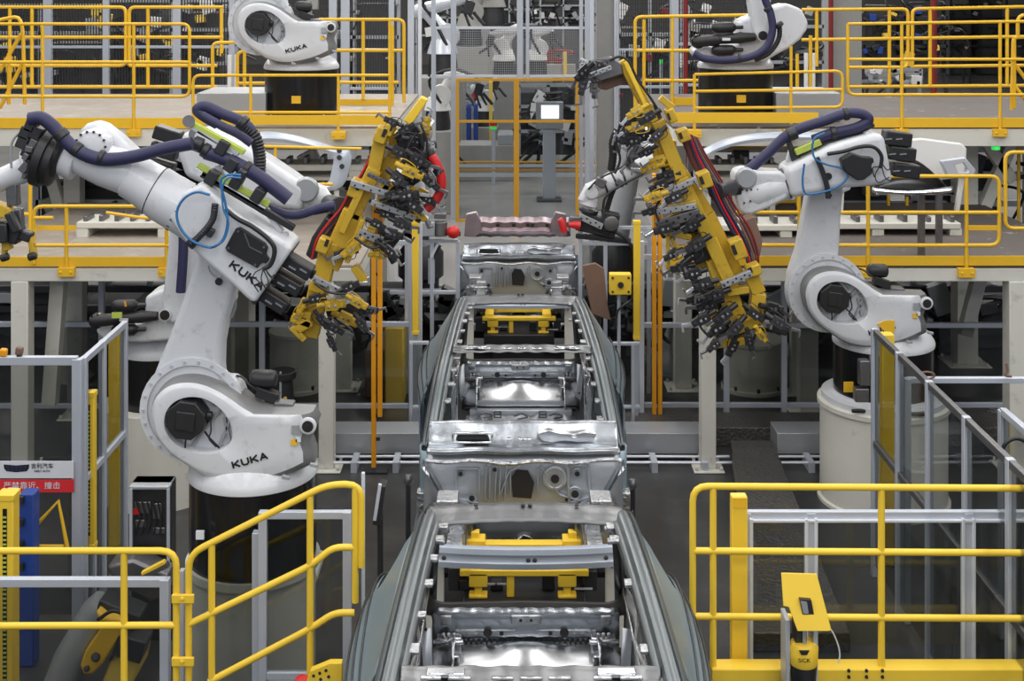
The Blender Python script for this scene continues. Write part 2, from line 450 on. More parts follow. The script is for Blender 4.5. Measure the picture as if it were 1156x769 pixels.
# railings of the upper platforms
railing('railing', 'front yellow railing of the upper left platform beside the corner ladder', YU-.03,
        [[(-60,27),(214,27),(214,109),(-60,109)], [(-60,70),(214,70)]],
        [(48,27,150),(151,27,152)], kick=(-60,218,133,145,.01), flange=150)
railing('railing', 'low yellow guard rail in front of the upper left robot', YU-.1,
        [[(218,136),(218,85),(440,85)], [(218,127),(440,127)]],
        [(283,85,154),(382,85,156),(440,22,140)], kick=(218,441,130,141,-.02), flange=153, r=.018)
railing('railing', 'rear yellow railing of the upper left platform behind the deck', 19.3,
        [[(-80,8),(142,8),(142,74),(-80,74)], [(146,74),(146,8),(252,8)], [(146,74),(245,74)], [(-80,42),(252,42)], [(-80,98),(245,98)]],
        [(11,9,98),(36,9,98),(167,9,98),(250,9,60)], r=.026)
railing('railing', 'tall yellow railing at the inner end of the upper left platform', 17.6,
        [[(240,108),(240,48),(290,48)], [(360,22),(456,22),(456,116)], [(370,57),(456,57)], [(345,93),(450,93)], [(268,108),(268,58),(286,58)], [(268,94),(300,94)]],
        [(276,50,108),(410,22,112),(443,28,122)], r=.024, kick=(374,441,112,123,.02))
railing('railing', 'yellow stair handrail at the far left of the upper platform', YU+.1,
        [[(-40,30),(22,18),(26,36),(28,118)], [(0,80),(24,38)], [(0,122),(26,70)]],
        [(10,60,118)], r=.022)
railing('railing', 'front yellow railing of the upper right platform at the frame edge', YU-.03,
        [[(957,27),(1240,23)], [(957,27),(957,107),(1240,107)], [(957,67),(1240,67)]],
        [(1018,27,148),(1129,25,150)], kick=(972,1240,133,144,.01), flange=150)
railing('railing', 'low yellow guard rail in front of the upper right robot', YU-.1,
        [[(784,84),(951,80),(951,121),(784,122)], [(784,103),(951,101)]],
        [(784,84,150),(893,52,140)], kick=(757,924,127,139,-.02), flange=151, r=.018)
railing('railing', 'rear yellow railing of the upper right platform in front of the dark equipment', 19.3,
        [[(905,11),(1025,10),(1025,76),(958,76)], [(1030,76),(1030,10),(1240,6)], [(1030,75),(1240,73)], [(905,45),(1240,40)], [(958,98),(1240,96)]],
        [(922,11,75),(1004,10,97),(1050,10,97),(1137,8,97)], r=.026)
railing('railing', 'tall yellow railing at the inner end of the upper right platform', 17.6,
        [[(717,122),(717,19),(846,17)], [(717,57),(790,57)], [(728,91),(790,91)], [(900,61),(900,110)], [(915,105),(915,40)]],
        [(727,22,122),(759,19,122)], r=.024, kick=(757,786,110,122,.02))
railing('railing', 'yellow corner gate rail at the far right of the upper platform', YU+.12,
        [[(1190,17),(1149,17),(1149,43)], [(1156,42),(1144,42),(1142,124)], [(1142,68),(1160,92)], [(1142,92),(1160,116)]],
        [(1145,42,122)], r=.022)
# railings of the lower platforms
railing('railing', 'low yellow railing of the lower left platform below the robot wrist', YL-.03,
        [[(38,298),(38,233),(192,233)], [(38,277),(192,277)], [(38,246),(60,246)]],
        [(75,233,311),(188,233,311)], kick=(-40,192,290,301,.01), flange=307)
railing('railing', 'short yellow railing at the far left above the lower platform', 14.2,
        [[(-30,200),(34,203)], [(-30,240),(34,242)], [(20,205),(20,190),(34,190)]],
        [(34,160,300)], r=.022)
railing('railing', 'inner yellow railing of the lower left platform seen past the robot arms', YL+.6,
        [[(280,165),(408,168)], [(290,208),(376,208)], [(120,240),(160,246),(180,246)]],
        [(311,165,287)], r=.016)
railing('railing', 'yellow railing of the lower right platform behind the tall robot arm', YL-.03,
        [[(880,199),(1128,199),(1128,277),(830,277)], [(830,240),(1128,240)], [(1156,172),(1135,172),(1135,258),(1156,258)]],
        [(902,220,311),(980,199,311),(1091,199,311)], kick=(757,1240,289,300,.01), flange=308)
railing('railing', 'rear yellow railing at the back of the lower right platform', YL+3.4,
        [[(800,167),(1000,164)], [(800,241),(1090,241)], [(870,241),(876,228),(900,228)]],
        [(900,165,246),(1003,215,262),(1024,222,250),(1150,160,262)], r=.02)

# kick plates on the rear edge of the lower decks, structural end faces
for nm, lb, x0, x1 in (('kick_plate', 'yellow kick plate strip behind the low left railing', 38, 86), ('kick_plate', 'yellow kick plate strip behind the low right railing', 1090, 1130)):
    a, b = P(x0, 265, 14.4), P(x1, 255, 14.4)
    o = MB().box(a.x, b.x, 14.4, 14.43, a.z, b.z).build(nm, 'yellow_paint'); tag(o, lb, 'kick plate')

# ---------------------------------------------------------------- guard fences of the cell
YF = 14.0
def gx(px, Y=YF): return P(px, 0, Y).x
def gz(py, Y=YF): return P(0, py, Y).z
fence('guard_fence', 'grey aluminium fence with dark panes under the left platform', 'fence', (gx(-60), YF), (gx(470), YF), 0, gz(272),
      [0, .17, .33, .47, (296-(-60))/530, .80, .99], [gz(458), gz(366), gz(274)], w=.06, pane='tinted_pane', pz=[(gz(458), gz(366))])
fence('guard_fence', 'grey aluminium fence with dark panes under the right platform', 'fence', (gx(724), YF), (gx(1190), YF), 0, gz(272),
      [0, (820-724)/466, (885-724)/466, (1000-724)/466, 1], [gz(457), gz(367), gz(290)], w=.06, pane='tinted_pane', pz=[(gz(457), gz(367))])
fence('guard_fence', 'short grey fence leaf beside the left yellow light curtain', 'fence', (gx(440,15), 15.0), (gx(517,15), 15.0), 0, gz(272,15),
      [.25, .62, 1], [gz(272,15), gz(330,15)], w=.045)
fence('guard_fence', 'short grey fence leaf beside the right yellow light curtain', 'fence', (gx(655,15), 15.0), (gx(741,15), 15.0), 0, gz(257,15),
      [0, .33, .9], [gz(257,15), gz(275,15)], w=.045, pane='tinted_pane', pz=[(.2, gz(277,15))])
fence('guard_fence', 'low white gate frame at the right of the middle car body', 'fence', (gx(692,13.4), 13.4), (gx(722,13.4), 13.4), 0, gz(388,13.4),
      [0.0, .75], [gz(388,13.4), gz(459,13.4)], w=.035, pane='tinted_pane')
fence('guard_fence', 'low white gate frame at the left of the middle car body', 'fence', (gx(462,13.4), 13.4), (gx(484,13.4), 13.4), 0, gz(387,13.4),
      [.1, 1.0], [gz(387,13.4), gz(459,13.4)], w=.035, pane='tinted_pane')
def post(name, label, cat, px, y0, y1, Y, w_, mt, d=None, group=None, base=True):
    a, b = P(px, y1, Y), P(px, y0, Y); d = d or w_
    t = thing(name, label, cat, (a.x, Y, a.z), group)
    MB().box(a.x-w_/2, a.x+w_/2, Y-d/2, Y+d/2, 0, b.z).build('column', mt, t, bevel=.006)
    return t
def light_curtain(label, px, y0, y1, Y, w_, plain=False, mt='bright_yellow'):
    a, b = P(px, y1, Y), P(px, y0, Y)
    t = thing('light_curtain', label, 'light curtain', (a.x, Y, a.z))
    MB().box(a.x-w_/2, a.x+w_/2, Y-w_/2, Y+w_/2, a.z, b.z).build('housing', mt, t, bevel=.008)
    if not plain: MB().box(a.x-w_*.10, a.x+w_*.14, Y-w_/2-.004, Y-w_/2+.01, a.z+.1, b.z-.08).build('window_strip', 'black_gloss', t)
    m = MB()
    for i in range(int((b.z-a.z-.24)/.03)):
        z = a.z+.13+i*.03; m.box(a.x-w_*.08, a.x+w_*.12, Y-w_/2-.007, Y-w_/2, z, z+.012)
    if not plain: m.build('beam_lenses', 'lime', t)
    c = MB(); c.box(a.x-w_*.55, a.x+w_*.55, Y-w_*.55, Y+w_*.55, b.z-.03, b.z+.01); c.box(a.x-w_*.55, a.x+w_*.55, Y-w_*.55, Y+w_*.55, a.z-.01, a.z+.03)
    c.build('end_cap', mt, t, bevel=.004)
    s = MB().box(a.x-w_*.3, a.x+w_*.3, Y+w_*.5, Y+w_*.5+.04, 0, b.z); s.build('stand', 'alu', t)
    return t
light_curtain('slim yellow light curtain left of the rearmost car body', 469, 250, 376, 13.6, .07, plain=True)
light_curtain('slim yellow light curtain right of the rearmost car body', 719, 250, 382, 13.6, .07, plain=True)
post('aluminium_post', 'pale aluminium post standing beside the left slim yellow light curtain', 'post', 474, 234, 477, 13.75, .05, 'alu_light')
post('aluminium_post', 'pale aluminium post standing beside the right slim yellow light curtain', 'post', 724.5, 272, 472, 13.75, .05, 'alu_light')
def orange_stand(label, px1, px2, y0, y1, Y, y1b):
    b = P(px1, y1, Y); t = thing('fixture_stand', label, 'stand', (b.x, Y, 0))
    for px, yb in ((px1, y1), (px2, y1b)):
        a, c = P(px, yb, Y), P(px, y0, Y)
        MB().box(a.x-.022, a.x+.022, Y-.03, Y+.03, max(0,a.z), c.z).build('upright', 'orange_paint', t, bevel=.004)
    m = MB()
    for k in range(9):
        z = .3+(P(px1,y0,Y).z-.5)*k/8; x0, x1 = P(px1,0,Y).x, P(px2,0,Y).x
        m.box(min(x0,x1), max(x0,x1), Y+.0, Y+.02, z, z+.03)
    m.build('rung', 'dark_metal', t)
    MB().box(b.x-.1, b.x+.14, Y-.08, Y+.08, 0, .02).build('foot', 'dark_metal', t)
    return t
orange_stand('tall orange fixture stand beside the left yellow gripper', 422, 429, 262, 527, 12.6, 470)
orange_stand('tall orange fixture stand beside the right yellow gripper', 738.5, 745, 196, 478, 13.7, 478)

# fence enclosing the right side, running towards the camera (parallel to the line)
XR = 2.93
ysr = [10.38, 9.72, 9.02, 8.28, 7.55, 6.9]
fence('guard_fence', 'grey framed guard fence running diagonally towards the viewer on the right', 'fence', (XR, 10.38), (XR, 6.6), 0, 2.0,
      [(10.38-y)/3.78 for y in ysr]+[1], [1.975, 1.08], w=.055, mt='alu', rmt='gun_metal', pane='tinted_pane', pz=[(1.1,1.95),(.1,1.06)], pd=.05)  # darker rail metal puts the dark reflection into the rails' colour
fence('guard_fence', 'grey fence branch behind the diagonal guard fence on the right', 'fence', (XR+.03, 9.62), (5.4, 9.62), 0, P(0,427,9.62).z,
      [.0, 1], [P(0,429,9.62).z], w=.045, pane=None)
fence('guard_fence', 'parallel second fence at the right edge beyond the diagonal guard fence', 'fence', (P(1132,0,9.4).x, 9.4), (P(1132,0,9.4).x, 6.6), 0, P(0,463,9.4).z,
      [0, .5, 1], [P(0,464,9.4).z], w=.055, pane='tinted_pane', pz=[(.1,P(0,464,9.4).z)])
# left side
XL = -3.2
fence('guard_fence', 'grey framed guard fence going back from the sign on the left', 'fence', (XL, 9.6), (XL, 10.6), 0, 2.0,
      [0, .44, 1], [1.975, 1.08], w=.055, pane='tinted_pane', pz=[(1.1,1.95),(.1,1.06)], pd=.05)
sf = fence('guard_fence', 'grey guard fence with the white and red warning sign at the left edge', 'fence', (P(-80,0,9.55).x, 9.55), (XL-.03, 9.55), 0, P(0,405,9.55).z,
      [0, 1], [P(0,407,9.55).z], w=.07, pane='tinted_pane', pz=[(.1, P(0,405,9.55).z)])
Yg = 9.5
a, b = P(-40, 540, Yg), P(83, 521, Yg)
sg = thing('warning_sign', 'white company sign above a red warning strip on the left fence', 'sign', (P(20,0,Yg).x, Yg, a.z))
MB().box(a.x, b.x, Yg, Yg+.01, a.z, b.z).build('company_plate', 'sign_white', sg)
a2, b2 = P(-40, 556, Yg), P(83, 542, Yg)
MB().box(a2.x, b2.x, Yg, Yg+.01, a2.z, b2.z).build('warning_strip', 'sign_red', sg)
c = P(18.5, 528.5, Yg-.004)
lg = [(4,524.5),(18,525.6),(33,524.5),(32.5,529),(30,532.2),(18,533.4),(7,532.2),(4.5,529)]
MB().pprism(lg, Yg-.004, .004).build('logo_badge', 'ink_black', sg, bevel=.002)
m = MB()
for i in range(5):
    m.pprism([(6.2+5.1*i,526.5),(10.2+5.1*i,526.7),(10+5.1*i,528.7),(6.6+5.1*i,528.7)], Yg-.006, .002)
    m.pprism([(7.4+4.6*i,529.7),(10.8+4.6*i,529.7),(10.6+4.6*i,531.6),(8+4.6*i,531.4)], Yg-.006, .002)
m.build('logo_cells', 'hose_blue', sg)
text('company_name', '吉利汽车', .042, 'ink_black', sg, P(47.5, 526.6, Yg-.004), (1,0,0), (0,0,1), sx=1.0)
text('company_name', 'GEELY AUTO', .020, 'ink_black', sg, P(47.5, 532.0, Yg-.004), (1,0,0), (0,0,1))
text('warning_text', '严禁靠近、撞击', .056, 'sign_white', sg, P(36, 548.8, Yg-.004), (1,0,0), (0,0,1), sx=1.08)
# front low fences behind the near railings
fence('guard_fence', 'long low dark paned fence behind the near right railing', 'fence', (P(842,0,7.75).x, 7.75), (P(1250,0,7.75).x, 7.75), 0, P(0,578,7.75).z,
      [0, (915-842)/408, (1093-842)/408, 1], [P(0,581,7.75).z], w=.055, pane='tinted_pane', pz=[(.05, P(0,581,7.75).z)], pd=.05)
m = MB()
ff = fence('guard_fence', 'inner frame of the low dark paned fence, double profile edge on the right', 'fence', (P(848,0,7.72).x, 7.72), (P(1250,0,7.72).x, 7.72), 0, P(0,585,7.72).z,
      [0, (910-848)/402, (921-848)/402, (1087-848)/402, (1099-848)/402], [P(0,588,7.72).z], w=.02, mt='alu_light', pd=.03)
fence('guard_fence', 'low fence pane with silver frame behind the left stair rail', 'fence', (P(297,0,7.75).x, 7.75), (P(392,0,7.75).x, 7.75), 0, P(0,577,7.75).z,
      [0, 1], [P(0,581,7.75).z, P(0,762,7.75).z], w=.05, pane='tinted_pane', pd=.05)
fence('guard_fence', 'low fence with slanting pane beside the left stair rail', 'fence', (P(206,0,7.85).x, 7.85), (P(290,0,7.85).x, 7.85), 0, P(0,600,7.85).z,
      [1], [], w=.05, pane=None)
fence('guard_fence', 'low wide pane with silver top rail behind the near left railing', 'fence', (P(-60,0,7.8).x, 7.8), (P(189,0,7.8).x, 7.8), .0, P(0,653,7.8).z,
      [0, .99], [P(0,657,7.8).z], w=.055, pane='tinted_pane', pz=[(.1, P(0,657,7.8).z)])
o = MB().add([P(212,640,7.9), P(290,600,7.9), P(290,790,7.9), P(212,790,7.9), P(212,640,7.92), P(290,600,7.92), P(290,790,7.92), P(212,790,7.92)],
    [(3,2,1,0),(4,5,6,7),(0,1,5,4),(1,2,6,5),(2,3,7,6),(3,0,4,7)]).build('slanted_pane', 'tinted_pane'); tag(o, 'tinted pane with slanted top between the two near left railings', 'pane')

# ---------------------------------------------------------------- near railings
YN = 7.4
rt = railing('railing', 'near yellow railing at the right, with a scanner hung in front', YN,
        [[(782,752),(782,549),(1240,552)], [(782,622),(1240,625)], [(782,696),(1240,699)]],
        [(805,549,752),(995,550,752),(1220,552,752)], r=.0195, mt='bright_yellow')
x0, x1 = P(803,0,YN).x, P(1260,0,YN).x
t = thing('platform_edge', 'yellow platform edge beam under the near right railing', 'beam', (x0, YN, P(0,760,YN).z))
MB().box(x0, x1, YN-.04, YN+.08, P(0,790,YN).z, P(0,752,YN).z).build('edge_beam', 'bright_yellow', t, bevel=.006)
m = MB()
for px in (958, 978, 996):
    for py in (757, 764):
        c = P(px, py, YN-.04); m.cyl(c, c+Vector((0,-.008,0)), .010, seg=8)
m.build('bolt', 'dark_metal', t)
t = thing('yellow_post', 'wide flat yellow post behind the near right railing', 'post', (P(834,0,YN+.15).x, YN+.15, P(0,752,YN).z))
MB().box(P(825,0,YN+.15).x, P(843,0,YN+.15).x, YN+.12, YN+.19, 0, P(0,559,YN+.15).z).build('column', 'bright_yellow', t, bevel=.006)
MB().box(P(826,0,YN+.15).x, P(842,0,YN+.15).x, YN+.115, YN+.12, P(0,571,YN+.15).z, P(0,560,YN+.15).z).build('label_plate', 'yellow_paint', t)
railing('railing', 'near yellow railing at the left edge of the picture', YN,
        [[(-60,622),(199,622),(199,790)], [(-60,707),(199,706)]],
        [(140,622,790)], r=.0195, mt='bright_yellow')
railing('railing', 'near yellow stair rail sloping up towards the front car body', YN+.01,
        [[(213,790),(213,626),(370,547),(408,547),(408,640)], [(213,705),(352,638),(376,618),(400,618)], [(236,770),(350,710),(378,692),(400,692)], [(401,650),(401,548)]],
        [(239,612,790),(350,560,770),(401,550,680)], r=.0195, mt='bright_yellow')
m = MB()
cl = thing('rail_clamp', 'pair of yellow clamps joining the two near left railings', 'clamp', P(206,676,YN-.03))
for py in (676, 747):
    mm = MB().cbox(P(206.5,py,YN-.025), .128, .02, .05); c = P(205.5,py,YN-.035); mm.cyl(c, c+Vector((0,-.012,0)), .012, seg=8)
    mm.build('clamp_plate', 'bright_yellow', cl, bevel=.004)
o = MB().box(P(202,0,7.55).x, P(207,0,7.55).x, 7.55, 7.6, 0, P(0,650,7.5).z).build('aluminium_post', 'alu'); tag(o, 'aluminium post seen in the gap between the two clamped left railings', 'post')
# stair landing plate beside car
t = thing('stair_bracket', 'yellow perforated bracket at the foot of the sloping stair rail', 'bracket', P(365,765,7.3))
MB().pprism([(346,769),(350,758),(372,749),(386,749),(386,790),(346,790)], 7.25, .05).build('plate', 'bright_yellow', t, bevel=.004)
m = MB()
for px, py in ((354,763),(361,760),(368,757),(362,767),(371,764)):
    c = P(px,py,7.25); m.cyl(c, c+Vector((0,-.004,0)), .009, seg=8)
m.build('bolt', 'dark_metal', t)
# ---------------------------------------------------------------- ground level: ducts, checker-plate walkways
t = thing('cable_duct', 'long grey floor duct behind the cars on the right', 'duct', (gx(708,13), 13.0, 0))
MB().box(gx(706,13), gx(792,13), 12.9, 13.25, 0.06, .27).build('duct_body', 'rail_grey', t, bevel=.006)
t = thing('cable_duct', 'long grey floor duct behind the cars on the left', 'duct', (gx(375,13), 13.0, 0))
MB().box(gx(370,13), gx(474,13), 12.9, 13.25, 0.06, .27).build('duct_body', 'rail_grey', t, bevel=.006)
t = thing('cable_duct', 'short grey floor duct between walkway and cream pedestal', 'duct', (gx(905,13), 13.0, 0))
MB().box(gx(875,13), gx(990,13), 12.9, 13.25, 0.06, .27).build('duct_body', 'rail_grey', t, bevel=.006)
for nm, a, b in (('white pipe pair on the floor left of the middle car body', 370, 474), ('white pipe pair on the floor right of the middle car body', 700, 825), ('white pipe pair on the floor beside the cream pedestal', 880, 990)):
    t = thing('floor_pipe', nm, 'pipe', (gx(a,12.7), 12.7, 0))
    for k, y in enumerate((12.78, 12.62)):
        MB().cyl((gx(a,12.7), y, .08), (gx(b,12.7), y, .08), .014, seg=8).build('pipe', 'alu_light', t)
    m = MB()
    for s in (.3, .75):
        x = gx(a+(b-a)*s, 12.7); m.box(x-.03, x+.03, 12.56, 12.84, 0, .10)
    m.build('bracket', 'alu', t)
t = thing('walkway', 'checker plate walkway crossing behind the cars on the right', 'walkway', (gx(800), 13.6, 0))
MB().box(gx(704,13.6), 5.2, 13.27, 13.75, 0, .2).build('tread_plate', 'checker_plate', t, bevel=.01)
t = thing('walkway', 'checker plate walkway leading from the duct towards the viewer', 'walkway', (2.0, 11, 0))
MB().add([(gx(825,12.9),12.9,.20),(gx(872,12.9),12.9,.20),(P(960,0,9.2).x,9.2,.14),(P(850,0,9.2).x,9.2,.14),(gx(825,12.9),12.9,0),(gx(872,12.9),12.9,0),(P(960,0,9.2).x,9.2,0),(P(850,0,9.2).x,9.2,0)],
   [(0,1,2,3),(7,6,5,4),(0,4,5,1),(1,5,6,2),(2,6,7,3),(3,7,4,0)]).build('tread_plate', 'checker_plate', t, bevel=.01)
# junction box on a stand
t = thing('operator_box', 'yellow junction box on a thin stand right of the rearmost car body', 'box', P(699, 372, 13))
c = P(700, 320, 13); MB().cbox(c, .22, .12, .21).build('box_body', 'bright_yellow', t, bevel=.01)
MB().cyl(c+Vector((0,-.06,0)), c+Vector((0,-.085,0)), .03, seg=12).build('button', 'dark_metal', t)
mm = MB(); 
for sx in (-.08,.08):
    for sz in (-.07,.07): mm.cyl(c+Vector((sx,-.06,sz)), c+Vector((sx,-.07,sz)), .012, seg=8)
mm.build('screw', 'dark_metal', t)
MB().tube([(c.x-.01, c.y+.02, 0), (c.x-.01, c.y+.02, c.z-.1)], .018, 10).build('stand', 'alu', t)
MB().tube(smooth_path(PP([(712,328),(713,338),(704,345),(697,352),(694,372)],13)), .012, 6).build('cable', 'black_plastic', t)
# brown bins
t = thing('protective_sheet', 'brown protective sheet right of the rearmost car body', 'sheet', P(675,380,13.2))
MB().pprism([(657,300),(672,297),(682,303),(686,345),(690,362),(668,355)], 13.2, .04).build('sheet_front', 'brown', t, bevel=.01)
MB().tube([P(676,350,13.26), Vector((P(676,0,13.26).x,13.26,0))], .02, 8).build('stand', 'dark_metal', t)
# beige cabinets under the platforms
t = thing('control_cabinet', 'beige cabinet column under the left platform behind the front robot', 'cabinet', (gx(255,15.4), 15.4, 0))
t2 = MB().box(gx(262,15.5), gx(281,15.5), 15.5, 15.9, 0, 1.75); t2.build('cabinet_body', 'beige_paint', t, bevel=.01)
def robot_tub(label, px, Y, ytop, wpx, ybot=None, mtl='beige_paint'):
    c = P(px, ytop, Y); r = wpx/2*Y/F
    t = thing('robot_pedestal', label, 'pedestal', (c.x, c.y, 0))
    MB().lathe((c.x,c.y,0), [(r*1.08,0),(r*1.08,.04),(r,.05),(r,c.z-.05),(r*1.04,c.z-.04),(r*1.04,c.z)], 40).build('drum', mtl, t, ang=30)
    m = MB()
    for k in range(8):
        a = k*math.pi/4; m.cyl((c.x+r*1.0*math.cos(a),c.y+r*1.0*math.sin(a),.04),(c.x+r*1.0*math.cos(a),c.y+r*1.0*math.sin(a),.09),.02,seg=6)
    m.build('bolt', 'dark_metal', t)
    return t
robot_tub('wide cream pedestal drum in the dark under the right gripper', 850, 15.2, 382, 66)
robot_tub('wide cream pedestal drum in the dark under the left gripper', 335, 15.2, 372, 60)
# black machinery with a blue valve seen between posts in the dark, left
t = thing('pump_unit', 'dark pump unit with a small lit lamp behind the front robot base', 'pump', P(318, 460, 13.2))
c = P(319, 440, 13.2)
MB().cyl(c+Vector((0,0,-.25)), c+Vector((0,0,.12)), .13, .10).build('pump_body', 'dark_metal', t, bevel=.01)
MB().tube([c+Vector((.0,-.12,-.25)), c+Vector((0,-.12,.22))], .012, 8).build('rod', 'alu', t)
m = MB(); m.box(c.x-.18,c.x+.18,13.1,13.3,0,.2); m.cyl(c+Vector((0,0,.12)), c+Vector((0,0,.2)), .14, .14); m.build('base', 'dark_metal', t, bevel=.01)
c2 = P(322, 450, 13.0); MB().cyl(c2, c2+Vector((0,-.02,0)), .02, seg=12).build('lamp', 'lamp_cloth', t)
# foot lanterns near the front car body
for lab, px, py, Y in (('dark monitor standing upright at the top of the stair rail', 429, 567, 8.4),):
    t = thing('sensor_stand', lab, 'sensor', (P(px,0,Y).x, Y, 0))
    MB().cbox(P(px,py,Y), .05, .12, .26, rot=.15).build('sensor_head', 'dark_metal', t, bevel=.006)
    MB().cbox(P(px-3,py,Y-.07), .022, .02, .24, rot=.15).build('light_strip', 'alu_light', t, bevel=.003)
    MB().tube([P(px,py,Y+.02), (P(px,0,Y).x, Y+.02, 0)], .02, 8).build('stand', 'dark_metal', t)
o = post('aluminium_post', 'short aluminium post at the top end of the stair rail', 'post', 410, 533, 640, 7.9, .022, 'alu_light')
for lab, px, py, Y in (('round grey bumper knob on the floor left of the middle car body', 461, 541, 9.3), ('round grey bumper knob on the floor right of the middle car body', 714, 546, 9.3)):
    c = P(px,py,Y); t = thing('stop_knob', lab, 'stop', (c.x, Y, 0))
    MB().lathe((c.x,Y,c.z-.04), [(.02,0),(.035,.02),(.035,.05),(.02,.07)], 16).build('knob', 'gun_metal', t)
    MB().tube([(c.x,Y,0),(c.x,Y,c.z-.02)], .02, 8).build('stem', 'dark_metal', t)
# ---------------------------------------------------------------- industrial robots
def kuka(parent, origin, h, ang=0.0, mt='ink_black', name='maker_name', Yn=(0,-1,0)):
    """the maker's lettering in heavy wide strokes; h = letter height, ang = slope in the x-z plane"""
    L = {'K': [((0,0),(0,1)), ((.08,.42),(.95,1)), ((.30,.55),(.98,0))], 'U': [((0,1),(0,.25)), ((0,.25),(.25,0)), ((.25,0),(.75,0)), ((.75,0),(1,.25)), ((1,.25),(1,1))],
         'A': [((0,0),(.5,1)), ((.5,1),(1,0)), ((.22,.32),(.8,.32))]}
    m = MB(); x = Vector((math.cos(ang), 0, math.sin(ang))); z = Vector((-math.sin(ang), 0, math.cos(ang))); n = Vector((0,-1,0))
    w_ = 1.12*h; adv = 1.62*h; tot = adv*3+w_; o = Vector(origin)-x*tot/2-z*h/2
    for i, c in enumerate('KUKA'):
        for k, (a, b) in enumerate(L[c]):
            p = o+x*(adv*i+a[0]*w_)+z*(a[1]*h); q = o+x*(adv*i+b[0]*w_)+z*(b[1]*h)
            e = (q-p).normalized()*h*.10
            off = n*(0.0004*k)
            m.beam(p-e+off, q+e+off, h*.29, .003, up=(0,1,0))
    return m.build(name, mt, parent)
FO = [(130,340),(134,285),(160,228),(205,185),(262,160),(330,152),(410,162),(500,198),(580,245),(650,292),(710,325),(770,350),(850,357),(930,347),(978,325),(1018,332),(1044,375),(1036,425),(1003,462),(1008,520),(1040,596),(980,636),(860,680),(700,716),(570,722),(430,688),(330,625),(245,562),(190,500),(150,430)]
FH = [(218,375),(228,320),(262,272),(315,243),(372,235),(440,246),(510,288),(560,350),(585,420),(578,475),(540,515),(480,535),(400,535),(320,512),(262,470),(228,420)]
def tp(c): return ((c[0]-400)/4.804, (c[1]-385)/4.804)
def carousel_front(t, cx, cy, s, Yf, paint='white_paint', txt=True, sticker=True):
    """rotating column seen from the side with the oval window; s scales it against the big front robot"""
    u = s*Yf/F
    Q = lambda c, dY=0: P(cx+tp(c)[0]*s, cy+tp(c)[1]*s, Yf)+Vector((0,dY,0))
    def xz(lst): return [(lambda v: (v.x, v.z))(Q(c)) for c in lst]
    hc = Q((400,385)); hole = smooth_path([Q(c) for c in FH]+[Q(FH[0])], 4)[:-1]
    ou = smooth_path([Q(c) for c in FO]+[Q(FO[0])], 3)[:-1]
    N = 72
    o2 = resample([(v.x,v.z) for v in ou], (hc.x,hc.z), N); i2 = resample([(v.x,v.z) for v in hole], (hc.x,hc.z), N)
    dep = 62*u
    # cross-section steps: front lip of the window, flat face, rounded shoulder, side, back
    def blend(a, b, k): return [(p[0]*(1-k)+q[0]*k, p[1]*(1-k)+q[1]*k) for p, q in zip(a, b)]
    def dt(x):
        q_ = max(0., min(1., (x-hc.x-8*u)/(95*u))); return 1-.42*q_*q_*(3-2*q_)
    rows = []
    for k, dy in ((1.0, .30*dep), (1.0, .03*dep), (.97, 0), (.42, 0), (.30, .015*dep), (.13, .09*dep), (.03, .22*dep), (0, .40*dep), (0, dep), (1.0, dep)):
        rows.append([Vector((x, Yf+dy*dt(x), z)) for x, z in blend(o2, i2, k)])
    MB().grid(rows[:6], closed=True).build('rotating_column', paint, t, ang=50)
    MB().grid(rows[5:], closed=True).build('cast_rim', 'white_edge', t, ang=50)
    # base disc under it
    c = Q((705,0)); Yc = Yf+.42*dep+10*u
    cc = Vector((Q((708,600)).x, Yc, 0)); 
    return Q, u, dep, cc
def base_drum(t, cc, ztop, r, h, mt='black_gloss', cap='white_paint'):
    MB().lathe((cc.x,cc.y,0), [(r*.96,ztop-.03),(r*1.0,ztop-.02),(r*1.005,ztop+.005),(r*.985,ztop+.03),(r*.90,ztop+.09),(r*.72,ztop+.14)], 56).build('base_ring', cap, t, ang=30)
    MB().lathe((cc.x,cc.y,0), [(r*.98,ztop-h),(r*.98,ztop-.03)], 56).build('base', mt, t, ang=30)
def motor_block(m, c, w_, h_, d_, rot=0):
    R = Matrix.Rotation(rot, 3, 'Y')
    c = Vector(c)
    o = []
    for i in range(8):
        a = math.pi/8+i*math.pi/4; k = 1.08
        o.append(c+R@Vector((math.cos(a)*w_/2*k, -d_/2, math.sin(a)*h_/2*k)))
    m.prism(o, (0, d_, 0))
    m.cbox(c+Vector((0,-d_/2-.006,0)), w_*.5, .014, h_*.5, rot=R)
